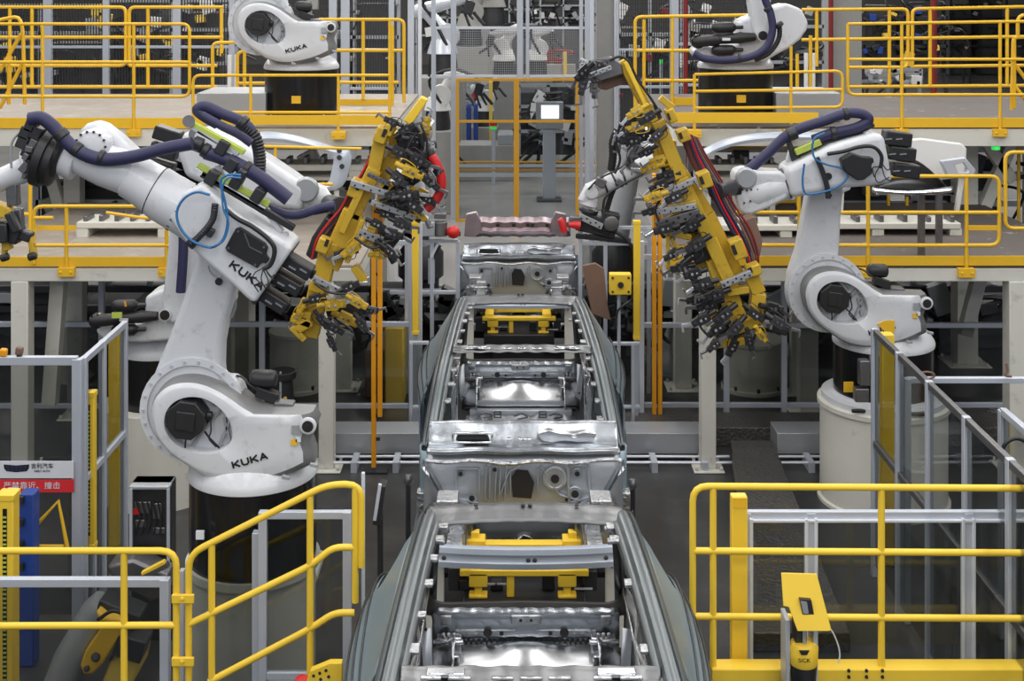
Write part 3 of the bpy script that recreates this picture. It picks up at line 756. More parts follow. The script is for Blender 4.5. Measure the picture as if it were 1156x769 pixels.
def front_details(t, Q, u, dep, Yf, arm_bottom=True, motor=True, letters=True, sm=1.0):
    w0 = Vector((0,1,0))
    # inner back wall of the window with ribs
    hb = [Q(c, dep*.45) for c in FH]
    m = MB(); m.prism([Q((400+(c[0]-400)*1.08, 385+(c[1]-385)*1.08), dep*.29) for c in FH], (0, dep*.1, 0)); m.build('inner_wall', 'white_paint', t)
    m = MB()
    for a, b in (((520,300),(350,530)),((560,380),(500,530)),((530,370),(560,500)),((540,345),(580,350)),((430,250),(470,300)),((230,420),(300,470))):
        m.beam(Q(a,dep*.24), Q(b,dep*.24), 3.2*u, 6*u)
    m.build('rib', 'rail_grey', t, bevel=.5*u)
    if motor:
        m = MB(); motor_block(m, Q((340,352), dep*.08), 43*u, 42*u, dep*.4, rot=.12); m.build('window_motor', 'black_plastic', t, bevel=1.2*u)
        m = MB(); m.cyl(Q((420,345),dep*.12), Q((470,345),dep*.12), 5.5*u, 4.5*u, 12); m.cbox(Q((372,385),-dep*.16), 8*u, 1*u, 8*u)
        m.tube(smooth_path([Q((430,430),dep*.1), Q((460,460),dep*.05), Q((510,520),dep*.1)]), 1.2*u, 6)
        m.tube(smooth_path([Q((330,450),dep*.1), Q((328,500),dep*.05), Q((325,530),dep*.1)]), 1.0*u, 6)
        m.tube(smooth_path([Q((465,360),dep*.1), Q((470,420),dep*.02), Q((455,470),dep*.1), Q((495,515),dep*.1)]), 1.0*u, 6)
        m.build('motor_cable', 'black_plastic', t)
    # balancer end, stickers
    c = Q((1000,384), -2*u)
    MB().lathe(c, [(9.5*u,0),(9.5*u,-2*u),(8*u,-3.2*u),(6.5*u,-3.2*u)], 28, axis=(0,1,0)).build('bearing_ring', 'white_paint', t)
    MB().lathe(c+Vector((0,-3.3*u,0)), [(6.4*u,0),(6.4*u,-.8*u),(2.6*u,-.8*u),(2.4*u,-2*u)], 24, axis=(0,1,0)).build('bearing_cap', 'black_plastic', t)
    MB().cbox(Q((935,410),-.4*u), 11*u, .6*u, 10*u).build('data_plate', 'rail_grey', t)
    MB().cbox(Q((922,478),-.4*u), 7*u, .6*u, 7*u).build('warning_sticker', 'yellow_paint', t)
    MB().cbox(Q((945,462),-.4*u), 6*u, .6*u, 6*u).build('warning_sticker', 'sign_white', t)
    if letters: kuka(t, Q((682,574),-1.0*u), 6.6*u, ang=math.radians(16))
    # drive motor lying on the shoulder
    m = MB(); a, b = Q((640,200), dep*.75), Q((790,205), dep*.75)
    m.tube([a, a+(b-a)*.06, a+(b-a)*.2, a+(b-a)*.8, a+(b-a)*.95, b], [6*u, 9*u, 10.5*u, 10.5*u, 9*u, 6*u], 20)
    m.cbox(Q((740,285), dep*.7), 26*u, 14*u, 12*u, rot=.35); m.build('shoulder_motor', 'black_plastic', t, bevel=1*u)
    m = MB(); m.tube(smooth_path([Q((560,190),dep*.8), Q((600,192),dep*.7), Q((650,225),dep*.6), Q((690,250),dep*.6)]), 1.4*u, 6); m.build('motor_cable', 'black_plastic', t)
    MB().cbox(Q((840,330), dep*.6), 22*u, 16*u, 7*u, rot=.1).build('shoulder_cover', 'gun_metal', t, bevel=1*u)
    # cast flange segments along the bottom edge
    m = MB()
    for cc in ((880,665),(660,712),(1030,600)): m.cbox(Q(cc,-1*u), 9*u, 4*u, 4*u, rot=.2)
    m.build('lug', 'rail_grey', t, bevel=.6*u)
def lower_arm(t, Q, u, dep, outline, disc, rpx, paint='white_paint', s=1.0, Yf=8, groove=True):
    """outline in picture pixels (upper part); disc centre in template coordinates"""
    c = Q(disc, 0); Y0 = Yf+dep*.52; R = rpx
    o = PP(outline, Yf)
    top = [Vector((p.x, Y0, p.z)) for p in o]
    l, r = top[0], top[-1]
    circ = []
    a0 = math.atan2(r.z-c.z, r.x-c.x); a1 = math.atan2(l.z-c.z, l.x-c.x)
    while a1 > a0: a1 -= 2*math.pi
    for k in range(1, 28):
        a = a0+(a1-a0)*k/28
        circ.append(Vector((c.x+R*math.cos(a), Y0, c.z+R*math.sin(a))))
    MB().prism(top+circ, (0, dep*.55, 0)).build('lower_arm', paint, t, bevel=min(9*u, .05), seg=4)
    m = MB(); n = 36; rows = []
    for rr, dy in ((R*1.0, 0), (R*1.0, -3*u), (R*.86, -3*u), (R*.86, 0)):
        rows.append([Vector((c.x+rr*math.cos(2*math.pi*k/n), Y0+dy, c.z+rr*math.sin(2*math.pi*k/n))) for k in range(n)])
    m.grid(rows, closed=True); m.build('joint_flange', paint, t, ang=30)
    m = MB()
    for k in range(22):
        a = 2*math.pi*k/22; p = Vector((c.x+R*.93*math.cos(a), Y0-3*u, c.z+R*.93*math.sin(a))); m.cyl(p, p+Vector((0,-1.6*u,0)), 1.7*u, seg=8)
    m.build('flange_bolt', 'alu', t)['kind'] = 'stuff'

def hose(t, name, pts, rpx, mt, Y=None, ribs=None, seg=10):
    Q_ = PP(pts, Y); r = rpx*(Q_[0].y)/F
    return MB().tube(smooth_path(Q_, 7), r, seg, ribs=ribs).build(name, mt, t)
def clips(t, pts, rpx, Y, mt='dark_metal', name='hose_clamp'):
    for (a, b) in pts:
        p, q = PP([a, b], Y); r = rpx*p.y/F
        MB().tube([p, q], r, 12).build(name, mt, t, bevel=.15*r)

# ---- big robot in front at the left
Yf = 8.0
t = thing('industrial_robot', 'big white lettered robot arm in front on the left, wrist reaching up left', 'robot', (P(283,0,8.3).x, 8.35, .0))
RA = t
Q, u, dep, cc = carousel_front(t, 223.3, 480, 1.0, Yf)
zt = P(0, 529, 8.35).z; cc = Vector((P(286,0,8.35).x, 8.35, 0))
base_drum(t, cc, zt, 72*8.35/F, .56)
MB().lathe((cc.x,cc.y,0), [(.47,0),(.47,.03),(.40,.04),(.40,zt-.62),(.43,zt-.61),(.43,zt-.56)], 48).build('pedestal', 'beige_paint', t, ang=30)
MB().cbox(P(226,604,cc.y-.40)+Vector((0,0,0)), .05, .02, .05).build('small_label', 'sign_white', t)
front_details(t, Q, u, dep, Yf)
arm = [(163,436),(169,420),(181,391),(200,340),(216,290),(226,268),(262,290),(264,318),(256,346),(248,372),(243,400),(242,425),(243,440)]
lower_arm(t, Q, u, dep, arm, (331,351), 60*Yf/F, Yf=Yf)
c = P(240,325,Yf)+Vector((0,dep*.5,0)); MB().lathe(c, [(4.2*u,0),(4.2*u,-1.5*u),(2*u,-1.5*u),(2*u,-2.5*u)], 20, axis=(0,1,0)).build('arm_plug', 'dark_metal', t)
m = MB(); m.tube(smooth_path(PP([(235,300),(238,308),(246,313),(253,308)], 8.12)), .005, 6); m.tube(smooth_path(PP([(262,330),(265,345),(260,358)],8.3)), .014, 8); m.build('cable', 'rail_grey', t)
MB().cbox(P(261,346,8.4), .04, .06, .16, rot=.3).build('arm_cable_guide', 'white_paint', t, bevel=.008)
# forearm
YA = 8.05
hs = [(330,282),(322,274),(300,261),(282,251),(262,238),(246,224),(228,208),(206,218),(190,246),(200,262),(216,282),(234,298),(262,322),(278,337),(286,343),(290,340)]
MB().pprism(hs, YA-.17, .34).build('forearm_housing', 'white_paint', t, bevel=.05, seg=5)
tb = MB().tube([P(238,254,YA), P(222,243,YA), P(186,222,YA), P(176,215,YA), P(175,214.5,YA), P(160,205,YA), P(148,198,YA), P(147,197.5,YA), P(143,195,YA), P(120,187,YA), P(100,180,YA), P(84,174,YA)],
    [31*YA/F, 30*YA/F, 29*YA/F, 28.4*YA/F, 27.4*YA/F, 26*YA/F, 25.5*YA/F, 24*YA/F, 24.5*YA/F, 24*YA/F, 21*YA/F, 19*YA/F], 40); tb.build('forearm_tube', 'white_paint', t, ang=30)
m = MB()
for k in range(16):
    a = 2*math.pi*k/16; d = (P(186,222,YA)-P(175,215,YA)).normalized(); s1 = Vector((0,1,0)); s2 = d.cross(s1)
    p = P(205,233,YA)+(s1*math.cos(a)+s2*math.sin(a))*(29.3*YA/F); m.cyl(p, p+d*.018, .006, seg=6)
m.build('tube_bolt', 'dark_metal', t)
ring = MB().tube([P(176,215.5,YA), P(175,215,YA)], 28.6*YA/F, 40); ring.build('tube_joint', 'dark_metal', t)
MB().pprism([(86,158),(90,146),(97,140),(106,138),(117,142),(134,155),(152,172),(156,186),(140,196),(110,190),(94,180)], YA+.02, .17).build('wrist_cover', 'white_paint', t, bevel=.035, seg=4)
c = P(104,165,YA-.08); MB().lathe(c, [(19*YA/F,.1),(19*YA/F,.0),(17*YA/F,-.03),(8*YA/F,-.045)], 32, axis=(0,1,0)).build('wrist_joint', 'white_paint', t)
m = MB()
for k in range(14):
    a = 2*math.pi*k/14; p = c+Vector((17*YA/F*math.cos(a), -.03, 17*YA/F*math.sin(a))); m.cyl(p, p+Vector((0,-.012,0)), .008, seg=6)
m.build('wrist_bolt', 'dark_metal', t)
a, b = P(80,180,YA), P(66,174,YA)
MB().tube([P(88,184,YA), P(72,178,YA)], [21*YA/F, 20*YA/F], 32).build('wrist_ring', 'white_paint', t, bevel=.01)
MB().tube([P(72,178,YA), P(64,175,YA)], [24*YA/F, 28*YA/F], 32).build('wrist_seal', 'black_plastic', t, bevel=.01)
# motors
for k, (a, b) in enumerate((((322,291),(352,309)), ((309,309),(340,327)), ((296,329),(324,347)))):
    m = MB(); p, q = P(*a,YA), P(*b,YA)
    m.beam(p, q, 15*YA/F, .15, up=(0,1,0)); m.tube([q-(q-p)*.02, q+(q-p)*.10], 6*YA/F, 16)
    mo = m.build('forearm_motor', 'black_plastic', t, bevel=.012)
    m = MB(); d = (q-p).normalized(); n = Vector((0,-1,0)); s2 = d.cross(n)
    for j in (.25, .6):
        e = p+(q-p)*j+n*.08+s2*.01*(1 if j < .5 else -1); m.beam(e, e+d*.05, .011, .008)
    m.build('connector', 'chrome', mo)
MB().pprism([(330,284),(326,281),(283,341),(287,345)], YA-.15, .30).build('end_flange', 'dark_metal', t, bevel=.005)
cv = MB().pprism([(266,258),(271,257),(299,275),(302,280),(300,288),(304,293),(300,298),(296,296),(290,303),(256,284),(254,280)], YA-.20, .04).build('side_cover', 'black_plastic', t, bevel=.006)
m = MB()
for px, py in ((269,261),(258,280),(298,279),(288,299)): c = P(px,py,YA-.20); m.cyl(c, c+Vector((0,-.006,0)), .008, seg=8)
m.beam(P(276,263,YA-.203), P(282,279,YA-.203), .008, .006); m.beam(P(282,279,YA-.203), P(296,286,YA-.203), .008, .006)
m.build('cover_screw', 'gun_metal', cv)
kuka(t, P(279,311,YA-.173), .040, ang=math.radians(-37))
YH = YA-.20
hose(t, 'black_hose', [(254,236),(268,247),(285,256),(303,270),(310,282),(306,298),(297,304)], 2.9, 'black_plastic', YH-.02, ribs=.012)
for pts in ([(297,303),(288,308),(285,318),(292,330)], [(297,304),(295,316),(300,326)], [(299,303),(306,312),(310,310)], [(297,304),(303,318),(297,322),(288,314)], [(300,303),(303,310),(309,316)]):
    hose(t, 'thin_cable', pts, .7, 'black_plastic', YH-.03, seg=6)
hose(t, 'blue_air_hose', [(237,220),(222,217),(208,224),(200,238),(202,254),(212,268),(225,276),(240,279),(252,270),(257,250),(254,228),(249,208),(252,200),(262,197),(272,198)], 1.5, 'hose_cyan', YH-.06)
hose(t, 'blue_air_hose', [(272,201),(258,201),(251,212),(252,235),(258,252),(252,272),(236,280)], 1.1, 'hose_cyan', YH-.09)
hose(t, 'black_hose', [(243,230),(240,248),(228,264),(215,276)], 4.2, 'dark_metal', YH-.02, ribs=.015)
m = MB(); m.cbox(P(237,262,YH), .05, .05, .05, rot=.5); m.cbox(P(216,275,YH), .06, .05, .04, rot=.7); m.cbox(P(272,198,YH), .05, .06, .07, rot=.5); m.build('hose_holder', 'dark_metal', t, bevel=.006)
# hose package along the forearm
YP = 8.0
hose(t, 'hose_package', [(33,134),(46,133),(58,141),(69,153),(82,166),(97,175),(118,180),(150,177),(185,168),(217,162)], 7.6, 'hose_blue', YA-.16)
clips(t, [((66,149),(73,156)), ((83,166),(90,171)), ((112,177.5),(118,178.5))], 8.8, YA-.16)
hose(t, 'hose_package', [(232,172),(258,181),(290,198),(326,225)], 8.0, 'hose_blue', YP)
hose(t, 'hose_package', [(290,228),(316,240),(334,243),(352,238),(364,234),(378,232)], 5.2, 'hose_blue', YP+.1)
hose(t, 'hose_package', [(246,140),(232,132),(223,124),(232,120),(250,128),(274,138),(286,152),(292,172),(293,196)], 6.4, 'hose_blue', YP+.18)
hose(t, 'hose_package', [(228,130),(250,142),(270,152),(284,162)], 5.0, 'hose_blue', YP+.1)
hose(t, 'corrugated_hose', [(276,142),(288,155),(293,175),(293,196)], 7.4, 'black_plastic', YP+.18, ribs=.02)
clips(t, [((219,161),(229,165)), ((229,168),(236,172)), ((276,189),(282,192)), ((271,136),(277,141))], 9.0, YP)
for (a, b, w_, mt_, nm) in (((213,137),(276,172), 6, 'lime', 'guide_strip'), ((216,143),(270,174), 5, 'alu', 'guide_rail'), ((224,186),(304,231), 6, 'lime', 'guide_strip'), ((221,191),(300,236), 5, 'alu_light', 'guide_rail'),
                        ((228,196),(332,258), 7, 'black_plastic', 'guide_rail'), ((222,150),(262,176), 9, 'white_paint', 'guide_body')):
    MB().beam(P(*a,YP+.02), P(*b,YP+.02), w_*YP/F, .05).build(nm, mt_, t, bevel=.004)
m = MB(); m.cyl(P(213,137,YP-.02), P(213,137,YP+.07), 7*YP/F); m.cyl(P(222,152,YP), P(222,152,YP+.08), 9*YP/F); m.build('pulley', 'gun_metal', t)
m = MB()
for px, py, r_ in ((240,200,.5),(268,204,.5),(292,220,.55),(252,166,.5),(262,186,.6)): m.cbox(P(px,py,YP+.0), .07, .10, .09, rot=r_)
m.build('guide_bracket', 'dark_metal', t, bevel=.008)
m = MB()
for a, b in (((246,186),(250,199)),((300,236),(318,262)),((321,262),(324,272)),((262,238),(258,228))): m.beam(P(*a,YP+.06), P(*b,YP+.06), .04, .05)
m.build('package_bracket', 'white_paint', t, bevel=.008)
# tool changer, arm and small gripper at the left edge
tl = thing('tool_flange', 'black round tool changer on the wrist of the big front robot, white tool arm beyond', 'tool', P(50,175,YA))
ax = (P(66,176,YA)-P(36,166,YA)).normalized()
MB().lathe(P(44,175,YA), [(30*YA/F,0),(34*YA/F,.02),(34*YA/F,.07),(30*YA/F,.075),(30*YA/F,.12),(24*YA/F,.13)], 36, axis=ax).build('changer_plate', 'black_plastic', tl)
m = MB()
random.seed(3)
for k in range(22):
    a = 2*math.pi*k/22; s1 = ax.orthogonal().normalized(); s2 = ax.cross(s1)
    p = P(44,175,YA)-ax*.02+(s1*math.cos(a)+s2*math.sin(a))*random.uniform(.06,.17); m.cbox(p, random.uniform(.02,.05), random.uniform(.03,.06), random.uniform(.03,.07), rot=random.uniform(0,1))
m.build('changer_fitting', 'gun_metal', tl, bevel=.004)
m = MB()
for px, py in ((30,150),(36,142),(27,160),(42,150),(33,170)): m.cbox(P(px,py,YA-.08), .07, .08, .08, rot=.4)
m.build('connector_block', 'dark_metal', tl, bevel=.008)
MB().tube([P(42,186,YA), P(34,190,YA), P(10,199,YA), P(-40,220,YA)], [17*YA/F, 15*YA/F, 13*YA/F, 13*YA/F], 24).build('tool_arm', 'white_paint', tl)
MB().tube([P(40,184,YA), P(33,188,YA)], 20*YA/F, 28).build('tool_arm_flange', 'white_paint', tl, bevel=.01)
hose(tl, 'grey_cable', [(31,146),(22,150),(14,160),(12,175),(13,190)], 1.4, 'rail_grey', YA-.1)
sg2 = thing('part_gripper', 'small yellow and black gripper hanging at the left edge under the white tool arm', 'gripper', P(14,235,YA))
m = MB(); m.beam(P(14,200,YA), P(16,232,YA), .07, .07); m.beam(P(20,235,YA), P(22,262,YA), .06, .06); m.build('hanger', 'gun_metal', sg2, bevel=.008)
m = MB(); m.pprism([(-10,228),(8,234),(14,238),(14,250),(2,246),(-10,250)], YA-.05, .1); m.beam(P(0,250,YA), P(10,282,YA), .05, .06); m.beam(P(32,262,YA),P(40,290,YA), .03, .05); m.build('gripper_frame', 'gripper_yellow', sg2, bevel=.006)
m = MB(); m.beam(P(-6,258,YA), P(24,266,YA), .1, .12); m.beam(P(18,262,YA), P(36,268,YA), .06, .08); m.beam(P(10,240,YA-.08), P(20,262,YA-.08), .05, .06); m.cbox(P(2,262,YA-.05), .1,.1,.12); m.build('gripper_body', 'dark_metal', sg2, bevel=.01)
for px, py in ((5,291),(36,290)):
    MB().tube([P(px-4,py+1,YA-.05), P(px+5,py-2,YA-.05)], 4.5*YA/F, 16).build('rubber_tip', 'black_plastic', sg2, bevel=.01)
    MB().tube([P(px+1,py-16,YA), P(px,py-2,YA)], 3.5*YA/F, 12).build('tip_rod', 'gripper_yellow', sg2)

# ---- robot on the cream pedestal, right
Yf = 11.5
t = thing('industrial_robot', 'white robot arm on a cream pedestal at the right, forearm pointing left to the gripper', 'robot', (P(996,0,11.95).x, 11.95, 0))
Q, u, dep, cc = carousel_front(t, 951, 342, .755, Yf)
cc = Vector((P(997,0,11.95).x, 11.95, 0)); zt = P(0,384,11.95).z
base_drum(t, cc, zt, 56*11.95/F, .50)
zp = P(0,449,11.95).z
MB().lathe((cc.x,cc.y,0), [(.60,0),(.60,.03),(.575,.04),(.575,zp-.06),(.60,zp-.05),(.60,zp-.01),(.57,zp)], 64).build('pedestal', 'beige_paint', t, ang=30)
MB().lathe((cc.x,cc.y,0), [(.56,zp),(.56,zp+.05),(.48,zp+.06),(.47,zp+.08)], 64).build('base_flange', 'white_paint', t, ang=30)
m = MB()
for a in (-2.2,-1.75,-1.3):
    p = Vector((cc.x+.57*math.cos(a), cc.y+.57*math.sin(a), zp+.03)); m.cbox(p, .16, .03, .035)
m.build('flange_slot', 'black_plastic', t, bevel=.01)
MB().cbox(Vector((P(957,0,11.5).x, 11.475, P(0,436,11.5).z)), .085, .015, .09).build('warning_sticker', 'yellow_paint', t)
m = MB(); m.cbox(P(975,420,11.36), .09,.10,.22); m.cbox(P(983,411,11.34), .03,.05,.14); m.cbox(P(972,445,11.36), .12,.1,.12); m.build('connector_box', 'gun_metal', t, bevel=.008)
front_details(t, Q, u, dep, Yf)
arm = [(897,318),(900,309),(906.5,290),(914,250),(920.5,212),(938,204),(957,204),(959,213),(956,250),(954.5,280),(953,296),(958,303)]
lower_arm(t, Q, u, dep, arm, (331,351), 45*Yf/F, Yf=Yf)
c = P(942.5,224.5,Yf)+Vector((0,dep*.5,0)); MB().lathe(c, [(3*u,0),(3*u,-1.5*u)], 16, axis=(0,1,0)).build('arm_plug', 'black_plastic', t)
MB().pprism([(990,366),(1000,362),(1010,362),(1010,374),(1005,380)], Yf-.01, .01).build('warning_sticker', 'yellow_paint', t)
YA = 11.5
MB().pprism([(999,152),(988,151),(964,157),(940,164),(912,178),(886,191),(893.6,224.7),(925,219),(955,213),(985,211),(1009.5,207)], YA-.18, .38).build('forearm_housing', 'white_paint', t, bevel=.06, seg=5)
MB().tube([P(915,200,YA), P(893,206,YA), P(892,206.3,YA), P(889,207,YA), P(887,208,YA), P(868,212,YA), P(850,218,YA), P(838,222,YA), P(834,224,YA)],
   [.14,.135,.125,.125,.135,.15,.155,.12,.06], 36).build('forearm_tube', 'white_paint', t, ang=30)
MB().tube([P(888,207,YA), P(885,208,YA)], .142, 36).build('tube_joint', 'dark_metal', t)
MB().pprism([(829,200),(832,193),(842,191),(856,193),(882,194),(890,200),(890,224),(866,236),(848,243),(840,243),(834,238),(831,226)], YA-.13, .26).build('wrist_cover', 'white_paint', t, bevel=.055, seg=5)
c = P(842,201,YA-.13); MB().lathe(c, [(12*YA/F,0.02),(12*YA/F,-.02),(10*YA/F,-.035),(5*YA/F,-.035)], 28, axis=(0,1,0)).build('wrist_joint', 'rail_grey', t)
m = MB()
for px, py in ((838,214),(843,215),(848,214),(852,222),(855,214),(847,227),(840,229)): p = P(px,py,YA-.135); m.cyl(p, p+Vector((0,-.012,0)), .009, seg=6)
m.build('wrist_bolt', 'dark_metal', t)
MB().tube([P(836,211,YA-.1), P(822,212,YA-.1), P(818,212,YA-.1)], [9*YA/F, 9*YA/F, 6*YA/F], 20).build('wrist_motor', 'black_plastic', t, bevel=.008)
for k, (x0, y0) in enumerate(((1012,156), (1016.5,173), (1021,192))):
    m = MB(); c = P(x0, y0, YA); m.cbox(c, 30*YA/F, .17, 15.5*YA/F, rot=-.12 if False else .12); mo = m.build('forearm_motor', 'black_plastic', t, bevel=.012)
    m = MB()
    for j in (-9, 3): m.cbox(P(x0+j, y0+1, YA-.09), .06, .012, .012, rot=-.1)
    m.build('connector', 'chrome', mo)
m = MB(); m.pprism([(950,180),(962,173),(974,177),(986,178),(987,183),(984,186),(985,196),(976,203),(968,204),(953,193)], YA-.28, .10); m.build('side_motor', 'black_plastic', t, bevel=.01)
hose(t, 'black_hose', [(934,174),(952,171),(970,166),(986,166),(995,176),(994,190)], 2.2, 'black_plastic', YA-.25)
for pts in ([(994,186),(988,198),(992,206),(1004,200)], [(995,184),(1002,192),(1008,186)], [(992,188),(985,190),(987,200)], [(995,186),(999,200),(1005,204)]):
    hose(t, 'thin_cable', pts, .7, 'black_plastic', YA-.24, seg=6)
hose(t, 'hose_package', [(844,193),(868,172),(893,150),(931,136),(956,128),(974,129),(980,136),(966,144),(940,150),(918,158)], 6.0, 'hose_blue', YA-.05)
hose(t, 'corrugated_hose', [(986,140),(970,148),(945,156),(925,164)], 3.6, 'black_plastic', YA+.0, ribs=.02)
clips(t, [((889,153),(899,149)), ((937,150),(944,149)), ((952,129),(958,128))], 7.6, YA-.05)
m = MB(); m.pprism([(892,156),(900,175),(905,178),(896,188),(888,160)], YA-.05, .05); m.pprism([(900,168),(918,160),(935,156),(935,163),(915,175),(900,178)], YA-.02, .08); m.build('package_bracket', 'dark_metal', t, bevel=.008)
MB().beam(P(898,172,YA-.1), P(926,160,YA-.1), .055, .05).build('guide_strip', 'lime', t, bevel=.004)
MB().pprism([(893,164),(897,190),(886,192)], YA, .08).build('bracket_fin', 'white_paint', t, bevel=.01)
hose(t, 'blue_air_hose', [(931,150),(920,156),(917,168),(921,180),(934,186),(950,190),(957,198),(950,208),(936,215),(918,219),(909,218),(906,205),(908,185)], 1.2, 'hose_cyan', YA-.24)
m = MB(); m.tube(smooth_path(PP([(922,178),(929,195),(934,212),(935,224)], YA-.22)), 3*YA/F, 8); m.build('hose_holder', 'dark_metal', t)
c = P(935,199,YA-.19); MB().lathe(c, [(4*YA/F,0),(4*YA/F,-.01)], 16, axis=(0,1,0)).build('housing_plug', 'black_plastic', t)
for a, b in (((978,148),(981,156)), ((936,165),(940,172))): MB().tube([P(*a,YA-.05), P(*b,YA-.05)], .03, 10).build('stud', 'white_paint', t)

# ---- robots on the upper platforms
Yf = 15.3
t = thing('industrial_robot', 'white lettered robot on the upper left platform, cut off by the top edge', 'robot', (P(340,0,15.8).x, 15.8, zu))
Q, u, dep, cc = carousel_front(t, 299, 31, .60, Yf)
cc = Vector((P(340.5,0,15.85).x, 15.85, 0)); zt = P(0,75,15.85).z
base_drum(t, cc, zt, 42*15.85/F, zt-zu-.02)
MB().lathe((cc.x,cc.y,0), [(.58,zu),(.58,zu+.03),(.48,zu+.07),(.46,zu+.09)], 4).build('base_plate', 'white_paint', t, bevel=.02)
MB().cbox(Vector((P(334.5,0,15.4).x, cc.y-.462, P(0,112.5,15.4).z)), .11, .015, .09).build('warning_sticker', 'yellow_paint', t)
front_details(t, Q, u, dep, Yf)
lower_arm(t, Q, u, dep, [(270,-20),(285,-60),(318,-60),(318,-5)], (331,351), 37*Yf/F, Yf=Yf)
MB().tube([P(303,-60,15.9), P(300,-110,15.9), P(340,-150,15.9)], [.2,.2,.15], 24).build('forearm', 'white_paint', t)

def carousel_back(t, cx, cy, s, Yf, arm, armw, hoses, Yc, paint='white_paint'):
    """rotating column seen from its motor side; cx, cy is the big round counterbalance end"""
    q = lambda x, y, dY=0: P(cx+(x-160)/5.918*s, cy+(y-275)/5.918*s, Yf)+Vector((0,dY,0))
    u = s*Yf/F; D = 60*u
    o = [q(*c) for c in ((445,140),(520,108),(640,60),(760,20),(860,60),(905,150),(895,200),(850,265),(780,320),(700,362),(620,410),(450,425),(200,420),(135,360),(150,320),(220,305),(330,330),(440,300))]
    MB().prism(o, (0, D*.75, 0)).build('rotating_column', paint, t, bevel=7*u, seg=4)
    m = MB(); m.tube([q(120,275,-8*u), q(160,275,-8*u), q(300,262,-8*u), q(300,262,-8*u), q(440,250,-8*u), q(540,245,-8*u)], [5*u,7*u,6*u,5*u,6.5*u,4.5*u], 20); m.build('balancer_cylinder', 'black_plastic', t, bevel=.5*u)
    MB().lathe(q(160,275,-10*u), [(8*u,6*u),(8*u,0),(6*u,-2*u),(3*u,-2*u)], 24, axis=(0,1,0)).build('balancer_eye', 'black_gloss', t)
    MB().cbox(q(340,258,-15*u), 9*u, 1*u, 3*u).build('maker_plate', 'sign_white', t)
    for y0 in (185, 335):
        a, b = q(250,y0,-6*u), q(412,y0-4,-6*u)
        MB().tube([a, a+(b-a)*.12, a+(b-a)*.3, a+(b-a)*.85, b], [3*u, 5.6*u, 6.4*u, 6.2*u, 3*u], 20).build('drive_motor', 'black_plastic', t, bevel=.4*u)
        MB().tube([b, b+(b-a)*.3], [2.4*u, 2.2*u], 10).build('motor_neck', 'dark_metal', t)
    A = PP(arm, Yf-8*u)
    MB().prism(A, (0, D*.35, 0)).build('lower_arm', paint, t, bevel=4*u, seg=4)
    c = q(587,235,-9*u); MB().lathe(c, [(6.5*u,0),(6.5*u,-2*u),(5.4*u,-2*u)], 24, axis=(0,1,0)).build('bearing_ring', paint, t)
    MB().lathe(c+Vector((0,-2*u,0)), [(5.2*u,0),(5.2*u,-.8*u),(1.8*u,-.8*u),(1.8*u,-2*u)], 20, axis=(0,1,0)).build('bearing_cap', 'black_plastic', t)
    return q, u
t = thing('industrial_robot', 'white robot with dark blue hose on the upper right platform, cut by the top edge', 'robot', (P(830,0,15.8).x, 15.8, zu))
q, u = carousel_back(t, 787, 46.5, 1.0, 15.3, [(843,-30),(846,5),(850,30),(851,40),(856,46),(862,44),(866,36),(870,10),(873,-30)], 0, None, 15.8)
cc = Vector((P(830,0,15.85).x, 15.85, 0)); zt = P(0,74,15.85).z
base_drum(t, cc, zt, 42.5*15.85/F, zt-zu-.02)
MB().lathe((cc.x,cc.y,0), [(.58,zu),(.58,zu+.03),(.48,zu+.07),(.46,zu+.09)], 4).build('base_plate', 'white_paint', t, bevel=.02)
MB().cbox(Vector((P(836.5,0,15.4).x, cc.y-.466, P(0,111.5,15.4).z)), .11, .015, .09).build('warning_sticker', 'yellow_paint', t)
hose(t, 'hose_package', [(858,-20),(864,0),(870,16),(872,34),(866,52),(850,63),(822,68),(795,66),(783,60)], 4.4, 'hose_blue', 14.95)
hose(t, 'corrugated_hose', [(880,28),(879,44),(868,60),(852,68)], 3, 'black_plastic', 15.0, ribs=.03)
clips(t, [((833,66),(836,66)), ((866,8),(868,12)), ((878,26),(881,30))], 5.2, 14.95)
hose(t, 'thin_cable', [(783,27),(790,26),(803,27)], .9, 'black_plastic', 15.0)
# robot behind the big one
t = thing('industrial_robot', 'white robot half hidden behind the big front robot, black motors at its left', 'robot', (P(178,0,12.0).x, 12.0, 0))
q, u = carousel_back(t, 112, 360, 1.07, 11.6, [(186,362),(182,345),(186,310),(190,270),(196,230),(225,215),(232,235),(226,290),(218,335),(206,362),(195,367)], 0, None, 12)
base_drum(t, Vector((P(180,0,12.1).x, 12.1, 0)), P(0,392,12.1).z, 46*12.1/F, .5)
MB().lathe((P(180,0,12.1).x, 12.1, 0), [(.52,0),(.52,P(0,392,12.1).z-.5)], 48).build('pedestal', 'beige_paint', t)
for y0 in (343, 374): MB().cbox(P(141.5, y0, 11.42), .015, .01, .05, rot=-.2).build('warning_sticker', 'orange_paint', t)
MB().cbox(P(132,356,11.42), .09, .01, .05).build('maker_plate', 'lime', t)
YA = 11.6
hose(t, 'hose_package', [(203,205),(206,240),(207,280),(204,330)], 5.5, 'hose_blue', YA-.2)
MB().pprism([(205,150),(230,146),(262,158),(300,180),(330,200),(346,212),(340,240),(316,236),(280,222),(240,214),(208,200),(200,175)], YA-.18, .36).build('forearm_housing', 'white_paint', t, bevel=.06, seg=4)
MB().tube([P(318,212,YA), P(345,220,YA), P(362,224,YA), P(372,228,YA)], [.15,.14,.12,.06], 28).build('wrist', 'white_paint', t)
